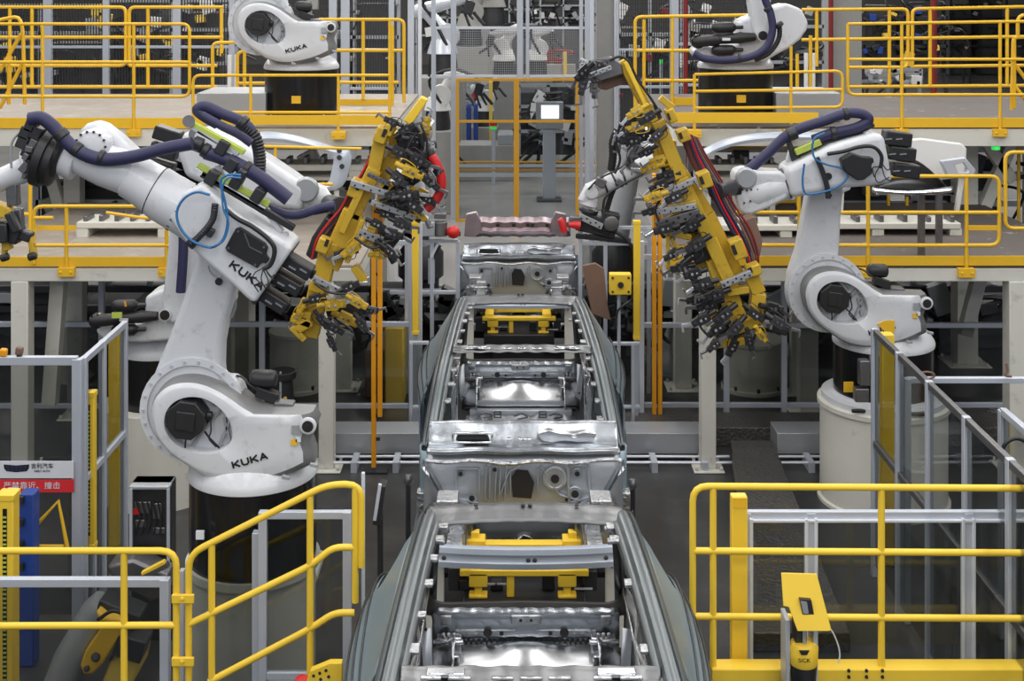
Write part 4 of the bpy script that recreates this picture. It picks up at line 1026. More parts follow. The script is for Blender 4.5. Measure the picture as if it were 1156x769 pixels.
c = P(346,214,YA-.14); MB().lathe(c, [(14*YA/F,0.02),(14*YA/F,-.02),(12*YA/F,-.035),(5*YA/F,-.035)], 28, axis=(0,1,0)).build('wrist_joint', 'rail_grey', t)
for k, (x0, y0) in enumerate(((190,152), (186,170), (182,188))):
    MB().cbox(P(x0,y0,YA), 30*YA/F, .17, 15*YA/F, rot=.3).build('forearm_motor', 'black_plastic', t, bevel=.012)
# ---------------------------------------------------------------- car bodies in white on the line
XC = 0.08
def car(label, Y0, full=True, seed=1, front=True, rear=True):
    """bare sheet-metal body whose windscreen header stands at Y0; s runs backwards from there"""
    rnd = random.Random(seed)
    t = thing('unpainted_car', label, 'car body', (XC, Y0, 0.0), 'bare car bodies standing on the line')
    def V(x, s, z): return Vector((XC+x, Y0+s, z))
    def both(fn):
        for sg in (-1, 1): fn(sg)
    # --- front end: dash panel, cowl, towers, rails, bumper beam
    def dash():
        Yd = -1.28
        m = MB(); rows = []
        for z, dy, hw in ((.80,.10,.70),(.95,.0,.70),(1.10,-.02,.70),(1.30,-.02,.69),(1.42,.0,.68),(1.50,.03,.67)):
            rows.append([V(hw*k/12, Yd+dy+.05*math.cos(k/12*math.pi)*.4, z+(.0 if abs(k)<9 else -.01)) for k in range(-12, 13)])
        m.grid(rows); d = m.build('dash_panel', 'steel_satin', t, solid=.004)
        m = MB(); c0 = Yd-.06
        def disc(x, z, r, h=.012, rr=None): m.lathe(V(x, c0+.03, z), [(r,.0),(r,-h),(r*.8,-h-.004),(r*.75,-h)], 24, axis=(0,1,0))
        def rect(x0, x1, z0, z1, w_=.012):
            for a, b in (((x0,z0),(x1,z0)),((x1,z0),(x1,z1)),((x1,z1),(x0,z1)),((x0,z1),(x0,z0))): m.beam(V(a[0],c0+.02,a[1]), V(b[0],c0+.02,b[1]), w_, .03)
        rect(-.47,-.31,1.16,1.40); disc(-.44,1.37,.028)
        for x in (-.27,-.24,-.20,-.17,-.13): m.beam(V(x,c0+.02,1.18), V(x+.01,c0+.02,1.42), .012, .03)
        for a, b in (((-.17,1.2),(-.10,1.38)),((-.10,1.38),(-.02,1.42)),((.12,1.42),(.25,1.22)),((.25,1.22),(.38,1.18)),((-.46,1.18),(-.3,1.16)),((-.09,1.2),(-.09,1.4)),((.10,1.2),(.10,1.4))): m.beam(V(a[0],c0+.02,a[1]), V(b[0],c0+.02,b[1]), .010, .03)
        disc(.22,1.335,.085, .02); disc(.375,1.37,.035); disc(.36,1.23,.05,.02)
        for a, b in (((.31,1.42),(.45,1.42)),((.45,1.42),(.47,1.2)),((.47,1.2),(.32,1.16)),((.32,1.16),(.31,1.42))): m.beam(V(a[0],c0+.02,a[1]), V(b[0],c0+.02,b[1]), .02, .03)
        m.build('pressed_bead', 'steel_satin', d, bevel=.004)
        m = MB()
        o = [(-.075,1.20),(.055,1.19),(.075,1.30),(.03,1.385),(-.05,1.39),(-.085,1.33)]
        m.prism([V(x, c0+.018, z) for x, z in o], (0,.012,0))
        for x, z, r in ((.22,1.335,.03),(-.44,1.37,.016),(.375,1.37,.018),(.36,1.23,.026),(-.20,1.40,.014),(.3,1.19,.012),(-.36,1.2,.02)):
            m.lathe(V(x, c0-.0, z), [(r,.0),(r,-.004)], 16, axis=(0,1,0))
        m.build('opening', 'black_plastic', d)
        # cowl with its shiny bowl and dark slot
        m = MB(); rows = []
        for s_, z in ((-1.31,1.49),(-1.33,1.52),(-1.26,1.535),(-1.22,1.50),(-1.15,1.50),(-1.10,1.56),(-1.06,1.63),(-1.0,1.635),(-1.0,1.60)):
            rows.append([V(.68*k/14, s_-.05*(1-(k/14)**2), z+.02*(1-(k/14)**2)+(.004*math.sin(k*.7+s_*5))) for k in range(-14, 15)])
        m.grid(rows); cw = m.build('cowl', 'steel_mid', t, solid=.004, sub=1)
        m = MB()
        for x0, x1 in ((-.48,-.24),): m.prism([V(x0,-1.20,1.555),V(x0+.02,-1.20,1.60),V(x1-.02,-1.20,1.60),V(x1,-1.20,1.555)], (0,.05,.0))
        m.build('air_slot', 'black_plastic', cw, bevel=.006)
        m = MB()
        for (x, w_) in ((.03,.06),(-.1,.04),(-.02,.03)):
            m.cbox(V(x,-1.16,1.545), w_, .06, .035)
        for a, b in (((-.50,1.545),(-.22,1.545)),((-.50,1.61),(-.22,1.61)),((-.50,1.545),(-.50,1.61)),((-.22,1.545),(-.22,1.61))): m.beam(V(a[0],-1.215,a[1]), V(b[0],-1.215,b[1]), .016, .02)
        o = [(.10,1.60),(.13,1.55),(.20,1.535),(.28,1.55),(.38,1.54),(.50,1.545),(.52,1.60),(.44,1.615),(.36,1.60),(.26,1.605),(.18,1.625)]  # wavy chrome plate stands for the bright patch reflected on the cowl
        m.prism([V(x,-1.20,z) for x, z in o], (0,.03,.012))
        m.lathe(V(.36,-1.22,1.58), [(.02,0),(.02,.01)], 12)
        m.build('cowl_bracket_and_glint', 'chrome', cw, bevel=.006)
        m = MB(); m.tube(smooth_path([V(x, -1.34-.04*(1-(x/.68)**2), 1.465+.01*math.sin(x*14)) for x in [k*.068 for k in range(-10, 11)]], 2), .014, 8)
        m.build('cowl_flange', 'steel_spot', cw)
        def tower(sg):
            m = MB()
            m.grid([[V(sg*(.50+.20*math.cos(a)*f), -1.52+.18*math.sin(a)*f, z) for a in [k*math.pi/8 for k in range(16)]] for f, z in ((.25,1.22),(.55,1.23),(.8,1.21),(.95,1.16),(1.0,1.0),(1.05,.85))], closed=True)
            m.lathe(V(sg*.50,-1.52,1.225), [(.055,0),(.055,.012),(.03,.012)], 20)
            o = m.build('shock_tower', 'steel', t, solid=.004)
            m = MB(); m.cbox(V(sg*.56,-1.75,1.22), .10,.10,.12); m.cbox(V(sg*.52,-1.70,1.27), .14,.08,.03); m.tube([V(sg*.60,-1.6,1.26), V(sg*.50,-2.0,1.30)], .018, 8)
            m.build('tower_bracket', 'steel_spot', o, bevel=.006)
            m = MB(); m.grid([[V(sg*x, s_, z) for x, z in ((.44,.98),(.50,1.10),(.57,1.28),(.64,1.40),(.70,1.47))] for s_ in (-1.34,-1.42,-1.5)]); m.build('apron', 'steel', o, solid=.004)
            m = MB(); m.box(XC+sg*.42-.04, XC+sg*.42+.04, Y0-2.0, Y0-1.25, 1.05, 1.16); m.build('front_rail', 'steel_dark', t, bevel=.01)
            m = MB(); m.box(XC+sg*.44-.05, XC+sg*.44+.05, Y0-2.32, Y0-2.0, 1.20, 1.29); m.box(XC+sg*.43-.055, XC+sg*.43+.055, Y0-2.12, Y0-2.02, 1.28, 1.42); m.box(XC+sg*.43-.07, XC+sg*.43+.07, Y0-2.14, Y0-2.12, 1.35, 1.37); m.box(XC+sg*.50-.07, XC+sg*.50+.07, Y0-1.98, Y0-1.8, 1.36, 1.44); m.build('crash_box', 'steel_spot', t, bevel=.008)
        both(tower)
        m = MB(); rows = []
        for z, dy in ((1.19,.0),(1.19,-.05),(1.225,-.055),(1.235,-.048),(1.27,-.048),(1.28,-.055),(1.31,-.05),(1.31,0)):
            rows.append([V(.60*k/10, -2.36+.05*(k/10)**2+dy, z+.0*k) for k in range(-10, 11)])
        m.grid(rows); b = m.build('bumper_beam', 'beam_alu', t, solid=.003)
        m = MB()
        for x in (-.50,.50,.02,.06): m.lathe(V(x,-2.40+.05*(x/.6)**2,1.25), [(.014,0),(.014,-.016),(.006,-.018)], 12, axis=(0,1,0))
        m.build('bolt', 'gun_metal', b)
        # hinge pillars
        def hinge(sg):
            m = MB(); m.grid([[V(sg*x, s_, z) for x, s_ in ((.66,-1.27),(.72,-1.25),(.735,-1.15),(.72,-1.05),(.66,-1.03))] for z in (.55,.8,1.1,1.35,1.5)])
            m.build('hinge_pillar', 'panel_steel', t, solid=.005)
            m = MB(); m.box(XC+sg*.72-.03, XC+sg*.72+.03, Y0-1.30, Y0-1.2, 1.0, 1.22); m.build('hinge_bracket', 'steel_spot', t, bevel=.006)
        both(hinge)
    if front: dash()
    # --- underbody
    m = MB(); rows = []
    for k in range(-12, 13):
        x = .66*k/12; tz = .20*math.exp(-(x/.13)**2)
        rows.append([V(x, s_, .70+tz*(1 if s_ < .6 else .3)+.015*math.sin(k*1.9+i*1.3)) for i, s_ in enumerate((-1.25,-.9,-.5,-.1,.3,.6,.75))])
    m.grid(rows); m.build('floor_pan', 'steel_spot', t, solid=.004)
    def rocker(sg):
        MB().grid([[V(sg*x, s_, z) for x, z in ((.64,.80),(.66,.84),(.74,.84),(.80,.78),(.82,.66),(.78,.56))] for s_ in (-1.25,-.5,.2,.8)]).build('rocker', 'panel_steel', t, solid=.005)
    both(rocker)
    if not full: return t
    # --- roof frame
    rail = [(-1.12,.685,1.50),(-.85,.665,1.64),(-.5,.64,1.785),(-.15,.615,1.88),(.2,.60,1.91),(.8,.58,1.92),(1.35,.562,1.895),(1.68,.55,1.86),(1.85,.565,1.74),(1.97,.585,1.52),(2.05,.60,1.25),(2.08,.60,1.1)]
    rp = smooth_path([Vector(p) for p in rail], 4)
    def rl(sg):
        rows = []
        for p in rp:
            rows.append([V(sg*(p.y+dx), p.x, p.z+dz) for dx, dz in ((-.080,-.045),(-.052,-.040),(-.042,-.005),(-.02,.006),(.0,.002),(.006,-.022),(.016,-.022),(.022,-.004),(.034,-.012),(.048,-.035),(.052,-.075))])
        MB().grid(rows).build('roof_rail', 'rail_steel', t, solid=.004)
        # spot-welded inner flange with tabs
        m = MB()
        for i in range(2, len(rp)-10, 2):
            p = rp[i]; 
            if rnd.random() < .75: m.cbox(V(sg*(p.y-.09-.01*rnd.random()), p.x, p.z-.05), .03+.025*rnd.random(), .05+.03*rnd.random(), .018)
        m.build('flange_tab', 'steel_spot', t, bevel=.004)['kind'] = 'stuff'
        rows = []
        for p in rp[8:-6]:
            rows.append([V(sg*(p.y+dx), p.x, p.z+dz) for dx, dz in ((-.06,-.05),(-.075,-.10),(-.05,-.15),(0,-.13))])
        MB().grid(rows).build('inner_rail', 'steel_dark', t, solid=.004)
    both(rl)
    def header(s0, z, hw, prof, name, mt='header_steel', wav=.006, arch=.03):
        m = MB(); rows = []
        for ds, dz in prof:
            rows.append([V(hw*k/14, s0+ds+arch*(-(k/14)**2+1)*(-1), z+dz+.015*(1-(k/14)**2)+wav*math.sin(k*1.7)*(1 if abs(dz) > .0 else .4)) for k in range(-14, 15)])
        m.grid(rows); return m.build(name, mt, t, solid=.004, sub=1)
    hf = header(0, 1.885, .555, ((-.11,-.03),(-.10,-.012),(-.085,-.022),(-.06,-.03),(-.03,-.028),(-.01,-.005),(.02,.0),(.035,-.015),(.05,-.018)), 'front_header')
    m = MB()
    for x in (-.42,-.30,-.12,0,.12,.30,.42): m.cbox(V(x,-.05-.03,1.885), .07+.03*rnd.random(), .02, .014)
    for x in (-.36,.36): m.cbox(V(x,-.02-.03,1.89), .16, .05, .02)
    m.build('header_bracket', 'chrome', hf, bevel=.004)
    hr = header(1.72, 1.86, .54, ((-.13,-.055),(-.12,-.03),(-.10,-.028),(-.06,.0),(-.02,.004),(.02,-.004),(.06,-.02),(.10,-.06),(.12,-.10),(.13,-.13)), 'rear_header', 'header_steel', wav=.002, arch=-.03)
    m = MB()
    for x in (-.28,-.02,.02,.28): m.lathe(V(x,1.70,1.882), [(.012,0),(.012,.006)], 10)
    m.build('hole_plug', 'black_plastic', hr)
    # --- tailgate aperture, rear panel and load floor
    ap = round_corners([V(-.535,1.80,1.80), V(-.58,1.95,1.50), V(-.60,2.06,1.16), V(0,2.08,1.145), V(.60,2.06,1.16), V(.58,1.95,1.50), V(.535,1.80,1.80)], .13, 6)
    m = MB(); rows = []
    n = len(ap); cen = V(0,1.9,1.5)
    for i, p in enumerate(ap):
        d = (p-cen); d.y = 0; d.normalize()
        rows.append([p+d*a+Vector((0,b,0)) for a, b in ((-.03,-.02),(-.035,-.05),(.0,-.075),(.045,-.08),(.075,-.05))])
    m.grid(rows); m.build('tailgate_frame', 'sealed_black', t, solid=.005)
    m = MB(); rows = []
    for z, s_ in ((1.175,1.98),(1.15,1.955),(1.12,1.955),(1.10,1.94),(1.03,1.94),(1.015,1.955),(.96,1.955),(.95,1.93),(.93,1.90)):
        rows.append([V(.54*k/16, s_, z+.004*math.sin(k*2.1)) for k in range(-16, 17)])
    m.grid(rows); rpn = m.build('rear_panel', 'steel_mid', t, solid=.004)
    m = MB()
    m.cbox(V(0,1.925,1.135), .17, .02, .05)
    for x in (-.34,.34): m.cbox(V(x,1.925,1.065), .13, .012, .028)
    for x in (-.46,.46): m.cbox(V(x,1.93,1.13), .06, .02, .05)
    for x in (-.2,.2): m.cbox(V(x,1.93,1.07), .28, .01, .012)
    m.build('stiffener', 'steel_spot', rpn, bevel=.005)
    m = MB()
    for x, z, r in ((-.22,1.065,.026),(.22,1.065,.026),(-.46,1.07,.02),(.46,1.07,.02),(-.14,1.06,.012),(.14,1.06,.012),(-.03,1.135,.009),(.03,1.135,.009)):
        m.lathe(V(x,1.918,z), [(r,0),(r,-.004)], 16, axis=(0,1,0))
    m.build('opening', 'black_plastic', rpn)
    m = MB()
    for k in range(-13, 14): m.box(XC+k*.03-.009, XC+k*.03+.009, Y0+1.925, Y0+1.935, .965, 1.005)
    m.build('perforated_strip', 'steel_dark', rpn)['kind'] = 'stuff'
    m = MB(); rows = []
    for i, s_ in enumerate((1.93,1.88,1.80,1.70,1.60,1.52)):
        rows.append([V(.40*k/12, s_, .985-.018*i+.07*math.exp(-(k/6.5)**2)*math.sin(math.pi*min(1,(i+.6)/4.5))) for k in range(-12, 13)])
    m.grid(rows); m.build('load_floor', 'chrome', t, solid=.004, sub=1)
    def wheelhouse(sg):
        m = MB()
        m.grid([[V(sg*(.40+.14*f), 1.72+.26*math.cos(a)*(1-.25*f), .86+.24*math.sin(a)*(1-.2*f)) for a in [math.pi*k/10 for k in range(11)]] for f in (0,.12,.3,.6,1)])
        o = m.build('wheel_house', 'steel', t, solid=.004)
        m = MB(); m.cbox(V(sg*.44,1.88,1.02), .14,.06,.09); m.cbox(V(sg*.44,1.84,.95), .12,.05,.06); m.cbox(V(sg*.44,1.80,1.07), .17,.03,.02)
        for x in (-.03,0,.03): m.cyl(V(sg*.44+x,1.84,1.075), V(sg*.44+x,1.84,1.10), .011, seg=10)
        m.build('damper_mount', 'chrome', o, bevel=.006)
        # side inner panel with oval hole and edge flange
        m = MB(); m.grid([[V(sg*(.60+.02*math.sin(s_*9)+.02*math.sin(z*17)), s_, z) for z in (.80,.95,1.1,1.25,1.38)] for s_ in (.65,.85,1.05,1.25,1.45,1.65,1.85,2.0)])
        ip = m.build('inner_side_panel', 'steel_spot', t, solid=.004)
        m = MB()
        for s_, z, r in ((1.3,1.25,.045),(1.05,1.1,.035),(.85,1.22,.03)): m.lathe(V(sg*.575, s_, z), [(r,0),(r,-.01*sg)], 16, axis=(1,0,0))
        m.build('opening', 'black_plastic', ip)
        m = MB(); m.beam(V(sg*.58,.9,1.36), V(sg*.58,1.95,1.30), .03, .05); m.beam(V(sg*.585,1.15,.85), V(sg*.58,1.2,1.36), .05, .04, up=(1,0,0)); m.beam(V(sg*.585,.68,.85), V(sg*.58,.72,1.36), .05, .04, up=(1,0,0))
        m.build('reinforcement', 'chrome', ip, bevel=.006)
    both(wheelhouse)
    # U-shaped seat frame and seat pan
    U_ = round_corners([V(-.55,1.55,1.27), V(-.535,1.55,.91), V(.535,1.55,.91), V(.55,1.55,1.27)], .10, 5)
    m = MB(); cen = V(0,1.55,1.4); rows = []
    for p in U_:
        d = (p-cen); d.y = 0; d.normalize(); rows.append([p+d*a+Vector((0,b,0)) for a, b in ((-.028,.02),(-.026,0),(.026,0),(.028,.02))])
    m.grid(rows); us = m.build('seat_back_frame', 'steel_satin', t, solid=.004)
    m = MB()
    for p in U_[::2]: m.lathe(p+Vector((0,-.004,0)), [(.009,0),(.009,-.004)], 10, axis=(0,1,0))
    m.build('hole', 'black_plastic', us)
    MB().box(XC-.47, XC+.47, Y0+1.46, Y0+1.54, .80, .88).build('cross_member', 'steel_satin', t, bevel=.008)
    m = MB(); rows = []
    for i, s_ in enumerate((1.46,1.36,1.22,1.05,.9,.78)):
        rows.append([V(.50*k/16, s_, .84+.012*math.sin(k*1.5)+.012*math.cos(i*2+k)-.004*i) for k in range(-16, 17)])
    m.grid(rows); sp = m.build('seat_pan', 'steel_spot', t, solid=.004, sub=1)
    for x in (-.21,.20):
        m = MB()
        for a, b in (((x-.03,1.44),(x-.03,1.28)),((x+.03,1.44),(x+.03,1.28)),((x-.03,1.44),(x+.03,1.44)),((x-.03,1.28),(x+.03,1.28)),((x-.03,1.36),(x+.03,1.36))): m.tube([V(a[0],a[1],.875), V(b[0],b[1],.875)], .006, 6)
        m.build('child_seat_anchor', 'black_plastic', sp)
    m = MB()
    for x, s_ in ((-.32,1.36),(0,1.34),(.32,1.35)): m.tube(smooth_path([V(x-.06,s_+.02,.86), V(x,s_+.05,.87), V(x+.06,s_,.86), V(x-.02,s_-.05,.86)]), .007, 6)
    m.build('swage', 'steel_dark', sp)
    # --- body side skin: quarter panel and rear flank
    S = [.30,.55,.85,1.15,1.45,1.70,1.90,2.04,2.12]
    prof = []
    tab = {'rx': [.64,.645,.64,.635,.62,.605,.615,.63,.64], 'rz': [1.85,1.86,1.86,1.85,1.83,1.79,1.65,1.42,1.28],
           'bx': [0.775,0.795,0.820,0.835,0.840,0.825,0.795,0.755,0.715], 'bz': [1.44,1.44,1.45,1.46,1.47,1.46,1.40,1.30,1.20],
           'sx': [0.835,0.860,0.900,0.920,0.925,0.910,0.865,0.805,0.745], 'sz': [1.32,1.32,1.32,1.32,1.32,1.30,1.24,1.16,1.08],
           'mx': [0.835,0.850,0.880,0.905,0.915,0.895,0.845,0.785,0.725], 'lx': [0.795,0.805,0.825,0.845,0.855,0.845,0.805,0.755,0.695]}
    def skin(sg):
        rows = []
        for i, s_ in enumerate(S):
            g = lambda k: tab[k][i]
            r, b, sh = (g('rx'),g('rz')), (g('bx'),g('bz')), (g('sx'),g('sz'))
            L = lambda a, b_, k: (a[0]*(1-k)+b_[0]*k, a[1]*(1-k)+b_[1]*k)
            pts = [(r[0]-.02,r[1]+.0), r, (r[0]+.012,r[1]-.03), L(r,b,.30), L(r,b,.62), L(r,b,.90), (L(r,b,.96)[0]+.008, L(r,b,.96)[1]), b, L(b,sh,.35), (L(b,sh,.40)[0]+.012,L(b,sh,.40)[1]), L(b,sh,.8), sh, (sh[0],sh[1]-.07), (g('mx'),.98), (g('mx')+.01,.90), (g('lx'),.62)]
            rows.append([V(sg*x, s_, z) for x, z in pts])
        m = MB(); m.grid(rows)
        # quarter window opening
        w_ = len(rows[0]); m.f = [f for f in m.f if not (min(f)//w_ in (4, 5) and min(f)%w_ in (3, 4))]
        m.build('body_side_skin', 'panel_steel', t, solid=.004, sub=2)
        for j in (6, 9, 11):
            MB().tube(smooth_path([r[j]+Vector((sg*.002,0,.004)) for r in rows], 4), .006, 6).build('crease_line', 'black_plastic', t)  # thin dark tube along each crease of the side skin
        # tail lamp recess and wheel arch lip
        m = MB(); c = V(sg*.90, 1.35, .72)
        m.tube([V(sg*(.885), 1.40+.36*math.cos(a), .66+.36*math.sin(a)) for a in [math.pi*k/14 for k in range(15)]], .012, 6)
        m.build('wheel_arch_lip', 'panel_steel', t)
        m = MB(); m.grid([[V(sg*x, s_, z) for x, z in ((.63,1.84),(.70,1.72),(.80,1.46),(.84,1.3),(.84,1.0),(.80,.62))] for s_ in (.20,.26,.33)]); m.build('centre_pillar', 'panel_steel', t, solid=.005)
    both(skin)
    return t
car('bare metal car body nearest the camera, cut off by the lower picture edge', 5.46, seed=1, front=True)
car('bare metal car body in the middle of the line, dash panel facing the viewer', 10.3, seed=2)
tC = car('rearmost bare car underbody with open dash panel and a pinkish lit top panel', 16.6, full=False, seed=3)
# upper cowl panel of the rearmost body, red light painted in as pink
m = MB(); rows = []
for y, dy in ((268,.0),(262,-.02),(258,.02),(252,.0),(246,.03)):
    rows.append([P(587+57*k/12, y-1.5*abs(math.sin(k*.9)), 15.45+dy) for k in range(-12, 13)])
m.grid(rows); m.build('upper_panel', 'red_lit_steel', tC, solid=.006)
m = MB()
for sx, x0 in ((1, 524), (-1, 641)):
    m.pprism([(x0,267),(x0+sx*2,242),(x0+sx*14,239),(x0+sx*19,250),(x0+sx*20,262),(x0+sx*10,268)], 15.40, .06)
m.build('corner_bracket', 'red_lit_steel', tC, bevel=.01)
m = MB()
for k in (-30,-12,4,9,26): m.pprism([(590+k,253),(594+k,253),(594+k,256),(590+k,256)], 15.41, .02)
m.build('opening', 'black_plastic', tC)
# ---------------------------------------------------------------- fixtures and line frame
def fixture(label, Yb, wide=1.0):
    t = thing('transport_fixture', label, 'fixture', (XC, Yb, 0), 'yellow fixtures between the bodies')
    b = MB(); b.box(XC-.60, XC+.60, Yb-.2, Yb+.9, .30, .42); b.box(XC-.5, XC+.5, Yb, Yb+.8, 0, .30); b.build('base_plate', 'black_plastic', t, bevel=.01)
    for sg in (-1, 1):
        m = MB(); m.box(XC+sg*.565-.055, XC+sg*.565+.055, Yb+.0, Yb+.10, .42, 1.17); m.box(XC+sg*.565-.06, XC+sg*.565+.06, Yb-.01, Yb+.11, 1.17, 1.185); c_ = m.build('support_column', 'beige_paint', t, bevel=.006)
        m = MB(); m.lathe((XC+sg*.565-.02, Yb-.0, 1.14), [(.008,0),(.008,-.004)], 8, axis=(0,1,0)); m.build('hole', 'black_plastic', c_)
    MB().box(XC-.40, XC+.40, Yb+.25, Yb+.95, .66, .79).build('black_table', 'black_plastic', t, bevel=.01)
    MB().box(XC-.3, XC+.3, Yb+.35, Yb+.85, .42, .66).build('table_foot', 'black_plastic', t)
    z1 = .95
    m = MB(); m.box(XC-.42, XC+.42, Yb+.32, Yb+.40, z1-.02, z1+.02)
    for x in (-.30,-.09,.28): m.box(XC+x-.025, XC+x+.025, Yb+.33, Yb+.38, .79, z1)
    for x in (-.30,.28): m.box(XC+x-.06, XC+x+.06, Yb+.32, Yb+.39, z1-.09, z1); m.box(XC+x-.06, XC+x+.06, Yb+.31, Yb+.39, .79, .81)
    m.build('front_bar', 'bright_yellow', t, bevel=.006)
    m = MB(); m.box(XC-.40, XC+.40, Yb+.62, Yb+.70, z1+.0, z1+.06)
    for x in (-.33,.33): m.box(XC+x-.07, XC+x+.07, Yb+.58, Yb+.70, z1+.04, z1+.10); m.box(XC+x-.03, XC+x+.03, Yb+.62, Yb+.68, .79, z1+.14); m.box(XC+x-.06, XC+x+.04, Yb+.36, Yb+.66, z1-.02, z1+.05)
    m.build('rear_bar', 'bright_yellow', t, bevel=.006)
    m = MB()
    for x, z in ((-.46,.80),(-.40,.72),(.44,.78),(-.18,.70),(.16,.75),(.40,.66)): m.box(XC+x-.04, XC+x+.04, Yb+.42, Yb+.50, .79, z+.14)
    m.build('locating_block', 'dark_metal', t, bevel=.006)
    m = MB()
    for x, z in ((-.22,.83),(-.15,.83),(.36,.80),(.42,.80)): m.box(XC+x-.03, XC+x+.03, Yb+.415, Yb+.42, z-.0, z+.012)
    m.build('data_strips', 'sign_white', t)
    return t
fixture('yellow fixture with two pale columns seen through the nearest car body', 8.04)
fixture('yellow fixture with two pale columns seen through the middle car body', 14.35)

for Y0, lb, s0, s1 in ((5.46,'dark carrying skid under the nearest car body',-1.2,1.9),(10.3,'dark carrying skid under the middle car body',-1.2,1.9),(16.6,'dark carrying skid under the rearmost car underbody',-1.2,.7)):
    t = thing('carrying_skid', lb, 'skid', (XC, Y0, 0))
    for sg in (-1, 1):
        MB().box(XC+sg*.72-.05, XC+sg*.72+.05, Y0+s0, Y0+s1, .45, .56).build('runner', 'dark_metal', t, bevel=.006)
        for s_ in (s0+.2, s1-.3): MB().box(XC+sg*.72-.04, XC+sg*.72+.04, Y0+s_-.05, Y0+s_+.05, 0, .45).build('leg', 'dark_metal', t, bevel=.006)
    for s_ in (s0+.3, s1-.4): MB().box(XC-.68, XC+.68, Y0+s_-.04, Y0+s_+.04, .46, .54).build('cross_bar', 'dark_metal', t)
# ---------------------------------------------------------------- the two large yellow part grippers
def clamp_unit(t, p, d, size, up=Vector((0,-1,0)), col='dark_metal', tipm='gun_metal', yellow=False, rnd=random):
    """pneumatic clamp: body, piston rod, jaw arm and tip; p = foot, d = direction it reaches"""
    d = Vector(d).normalized(); n = up; s = d.cross(n).normalized()*rnd.choice((-1,1)); k = size
    R = Matrix((d, -n, s)).transposed()
    def bx(m, a, b, c, la, lb, lc): m.cbox(p+d*a*k+n*b*k+s*c*k, la*k, lb*k, lc*k, rot=R)
    m = MB()
    bx(m, .18, 0, 0, .40, .24, .30); bx(m, .48, 0, .02, .26, .18, .22); bx(m, .10, .14, .05, .16, .08, .14)
    m.cyl(p+d*(-.28*k)+s*.02*k, p+d*.0*k+s*.02*k, .09*k, seg=12)
    m.cyl(p+d*.5*k+n*.16*k, p+d*.5*k-n*.16*k, .06*k, seg=10)
    m.tube(smooth_path([p+d*(-.2*k)+s*.1*k, p+d*(-.1*k)+s*.26*k+n*.1*k, p+d*.25*k+s*.22*k+n*.14*k, p+d*.35*k+s*.1*k+n*.1*k],4), .018*k, 6)
    o = m.build('clamp', 'gripper_yellow' if yellow else col, t, bevel=.012*k)
    m = MB(); m.beam(p+d*.5*k, p+d*.92*k+s*.14*k, .10*k, .10*k); m.beam(p+d*.90*k+s*.15*k, p+d*.98*k-s*.06*k, .07*k, .08*k)
    m.cyl(p+d*.3*k+n*.13*k, p+d*.3*k+n*.16*k, .05*k, seg=10); m.cyl(p+d*.14*k+n*.19*k, p+d*.14*k+n*.22*k, .035*k, seg=10)
    m.build('clamp_jaw', tipm, o, bevel=.008*k)
    return o
def drill_bar(t, a, b, w_, d, mt='gun_metal', n=6, nm='bracket_bar'):
    m = MB(); m.beam(a, b, w_, d); o = m.build(nm, mt, t, bevel=.004)
    m = MB(); nn = Vector((0,-1,0)); u_ = (b-a).normalized(); s = u_.cross(nn)
    for i in range(n):
        c = a.lerp(b, (i+.6)/(n+.2))+nn*d/2+s*w_*.18*(-1 if i%2 else 1); m.cyl(c, c+nn*.003, w_*.17, seg=10)
    m.build('bar_hole', 'black_plastic', o)['kind'] = 'stuff'
    return o
def cbeam(t, pts, Y, wpx, d, mt='gripper_yellow', name='frame_beam', bev=.008):
    out = []
    for a, b in zip(pts[:-1], pts[1:]):
        m = MB(); m.beam(P(*a, Y), P(*b, Y), wpx*Y/F, d); out.append(m)
    M_ = MB()
    for m in out: M_.add(m.v, m.f)
    return M_.build(name, mt, t, bevel=bev)

# left gripper -----------------------------------------------------
YG = 10.5
rg = random.Random(11)
t = thing('part_gripper', 'tall yellow gripper frame left of the line with red hose at its upper right', 'gripper', P(400,240,YG))
# main double box beam
cbeam(t, [(349,378),(362,318)], YG, 22, .16)
cbeam(t, [(362,322),(374,272)], YG, 20, .18)
cbeam(t, [(372,300),(400,238)], YG, 24, .16)
cbeam(t, [(398,245),(424,190)], YG, 17, .16)
cbeam(t, [(386,262),(412,205)], YG-.12, 8, .10)
cbeam(t, [(422,196),(431,150)], YG, 15, .14)
cbeam(t, [(430,158),(444,140)], YG-.05, 14, .12)
cbeam(t, [(432,200),(446,176),(450,150)], YG+.1, 18, .10)
m = MB(); m.pprism([(455,136),(475,109),(483,113),(464,143)], YG-.1, .12); m.build('tip_plate', 'bright_yellow', t, bevel=.01)
for px, py, w_, h_ in ((402,212,14,20),(366,276,14,16),(431,152,14,18),(361,322,18,14),(440,146,10,14)):
    m = MB(); m.cbox(P(px,py,YG-.08), w_*YG/F, .16, h_*YG/F, rot=.35); o = m.build('joint_block', 'gripper_yellow', t, bevel=.012)
    m = MB(); m.cbox(P(px+w_*.2,py-h_*.1,YG-.165), w_*.28*YG/F, .01, h_*.5*YG/F, rot=.35); m.build('joint_slot', 'black_plastic', o)
for pts, w_ in (([(335,372),(352,362)],10),([(329,358),(352,366)],8),([(330,368),(345,383)],7),([(345,338),(338,352),(352,356)],8),([(436,204),(430,232)],12),([(419,262),(424,250)],10),([(400,300),(412,318)],9),([(442,206),(434,214)],9)):
    cbeam(t, pts, YG-.1, w_, .10, name='side_arm')
cbeam(t, [(425,226),(429,280)], YG+.05, 11, .10, mt='orange_paint', name='side_arm')
cbeam(t, [(410,248),(400,272),(392,296)], YG-.15, 6, .08, name='side_arm')
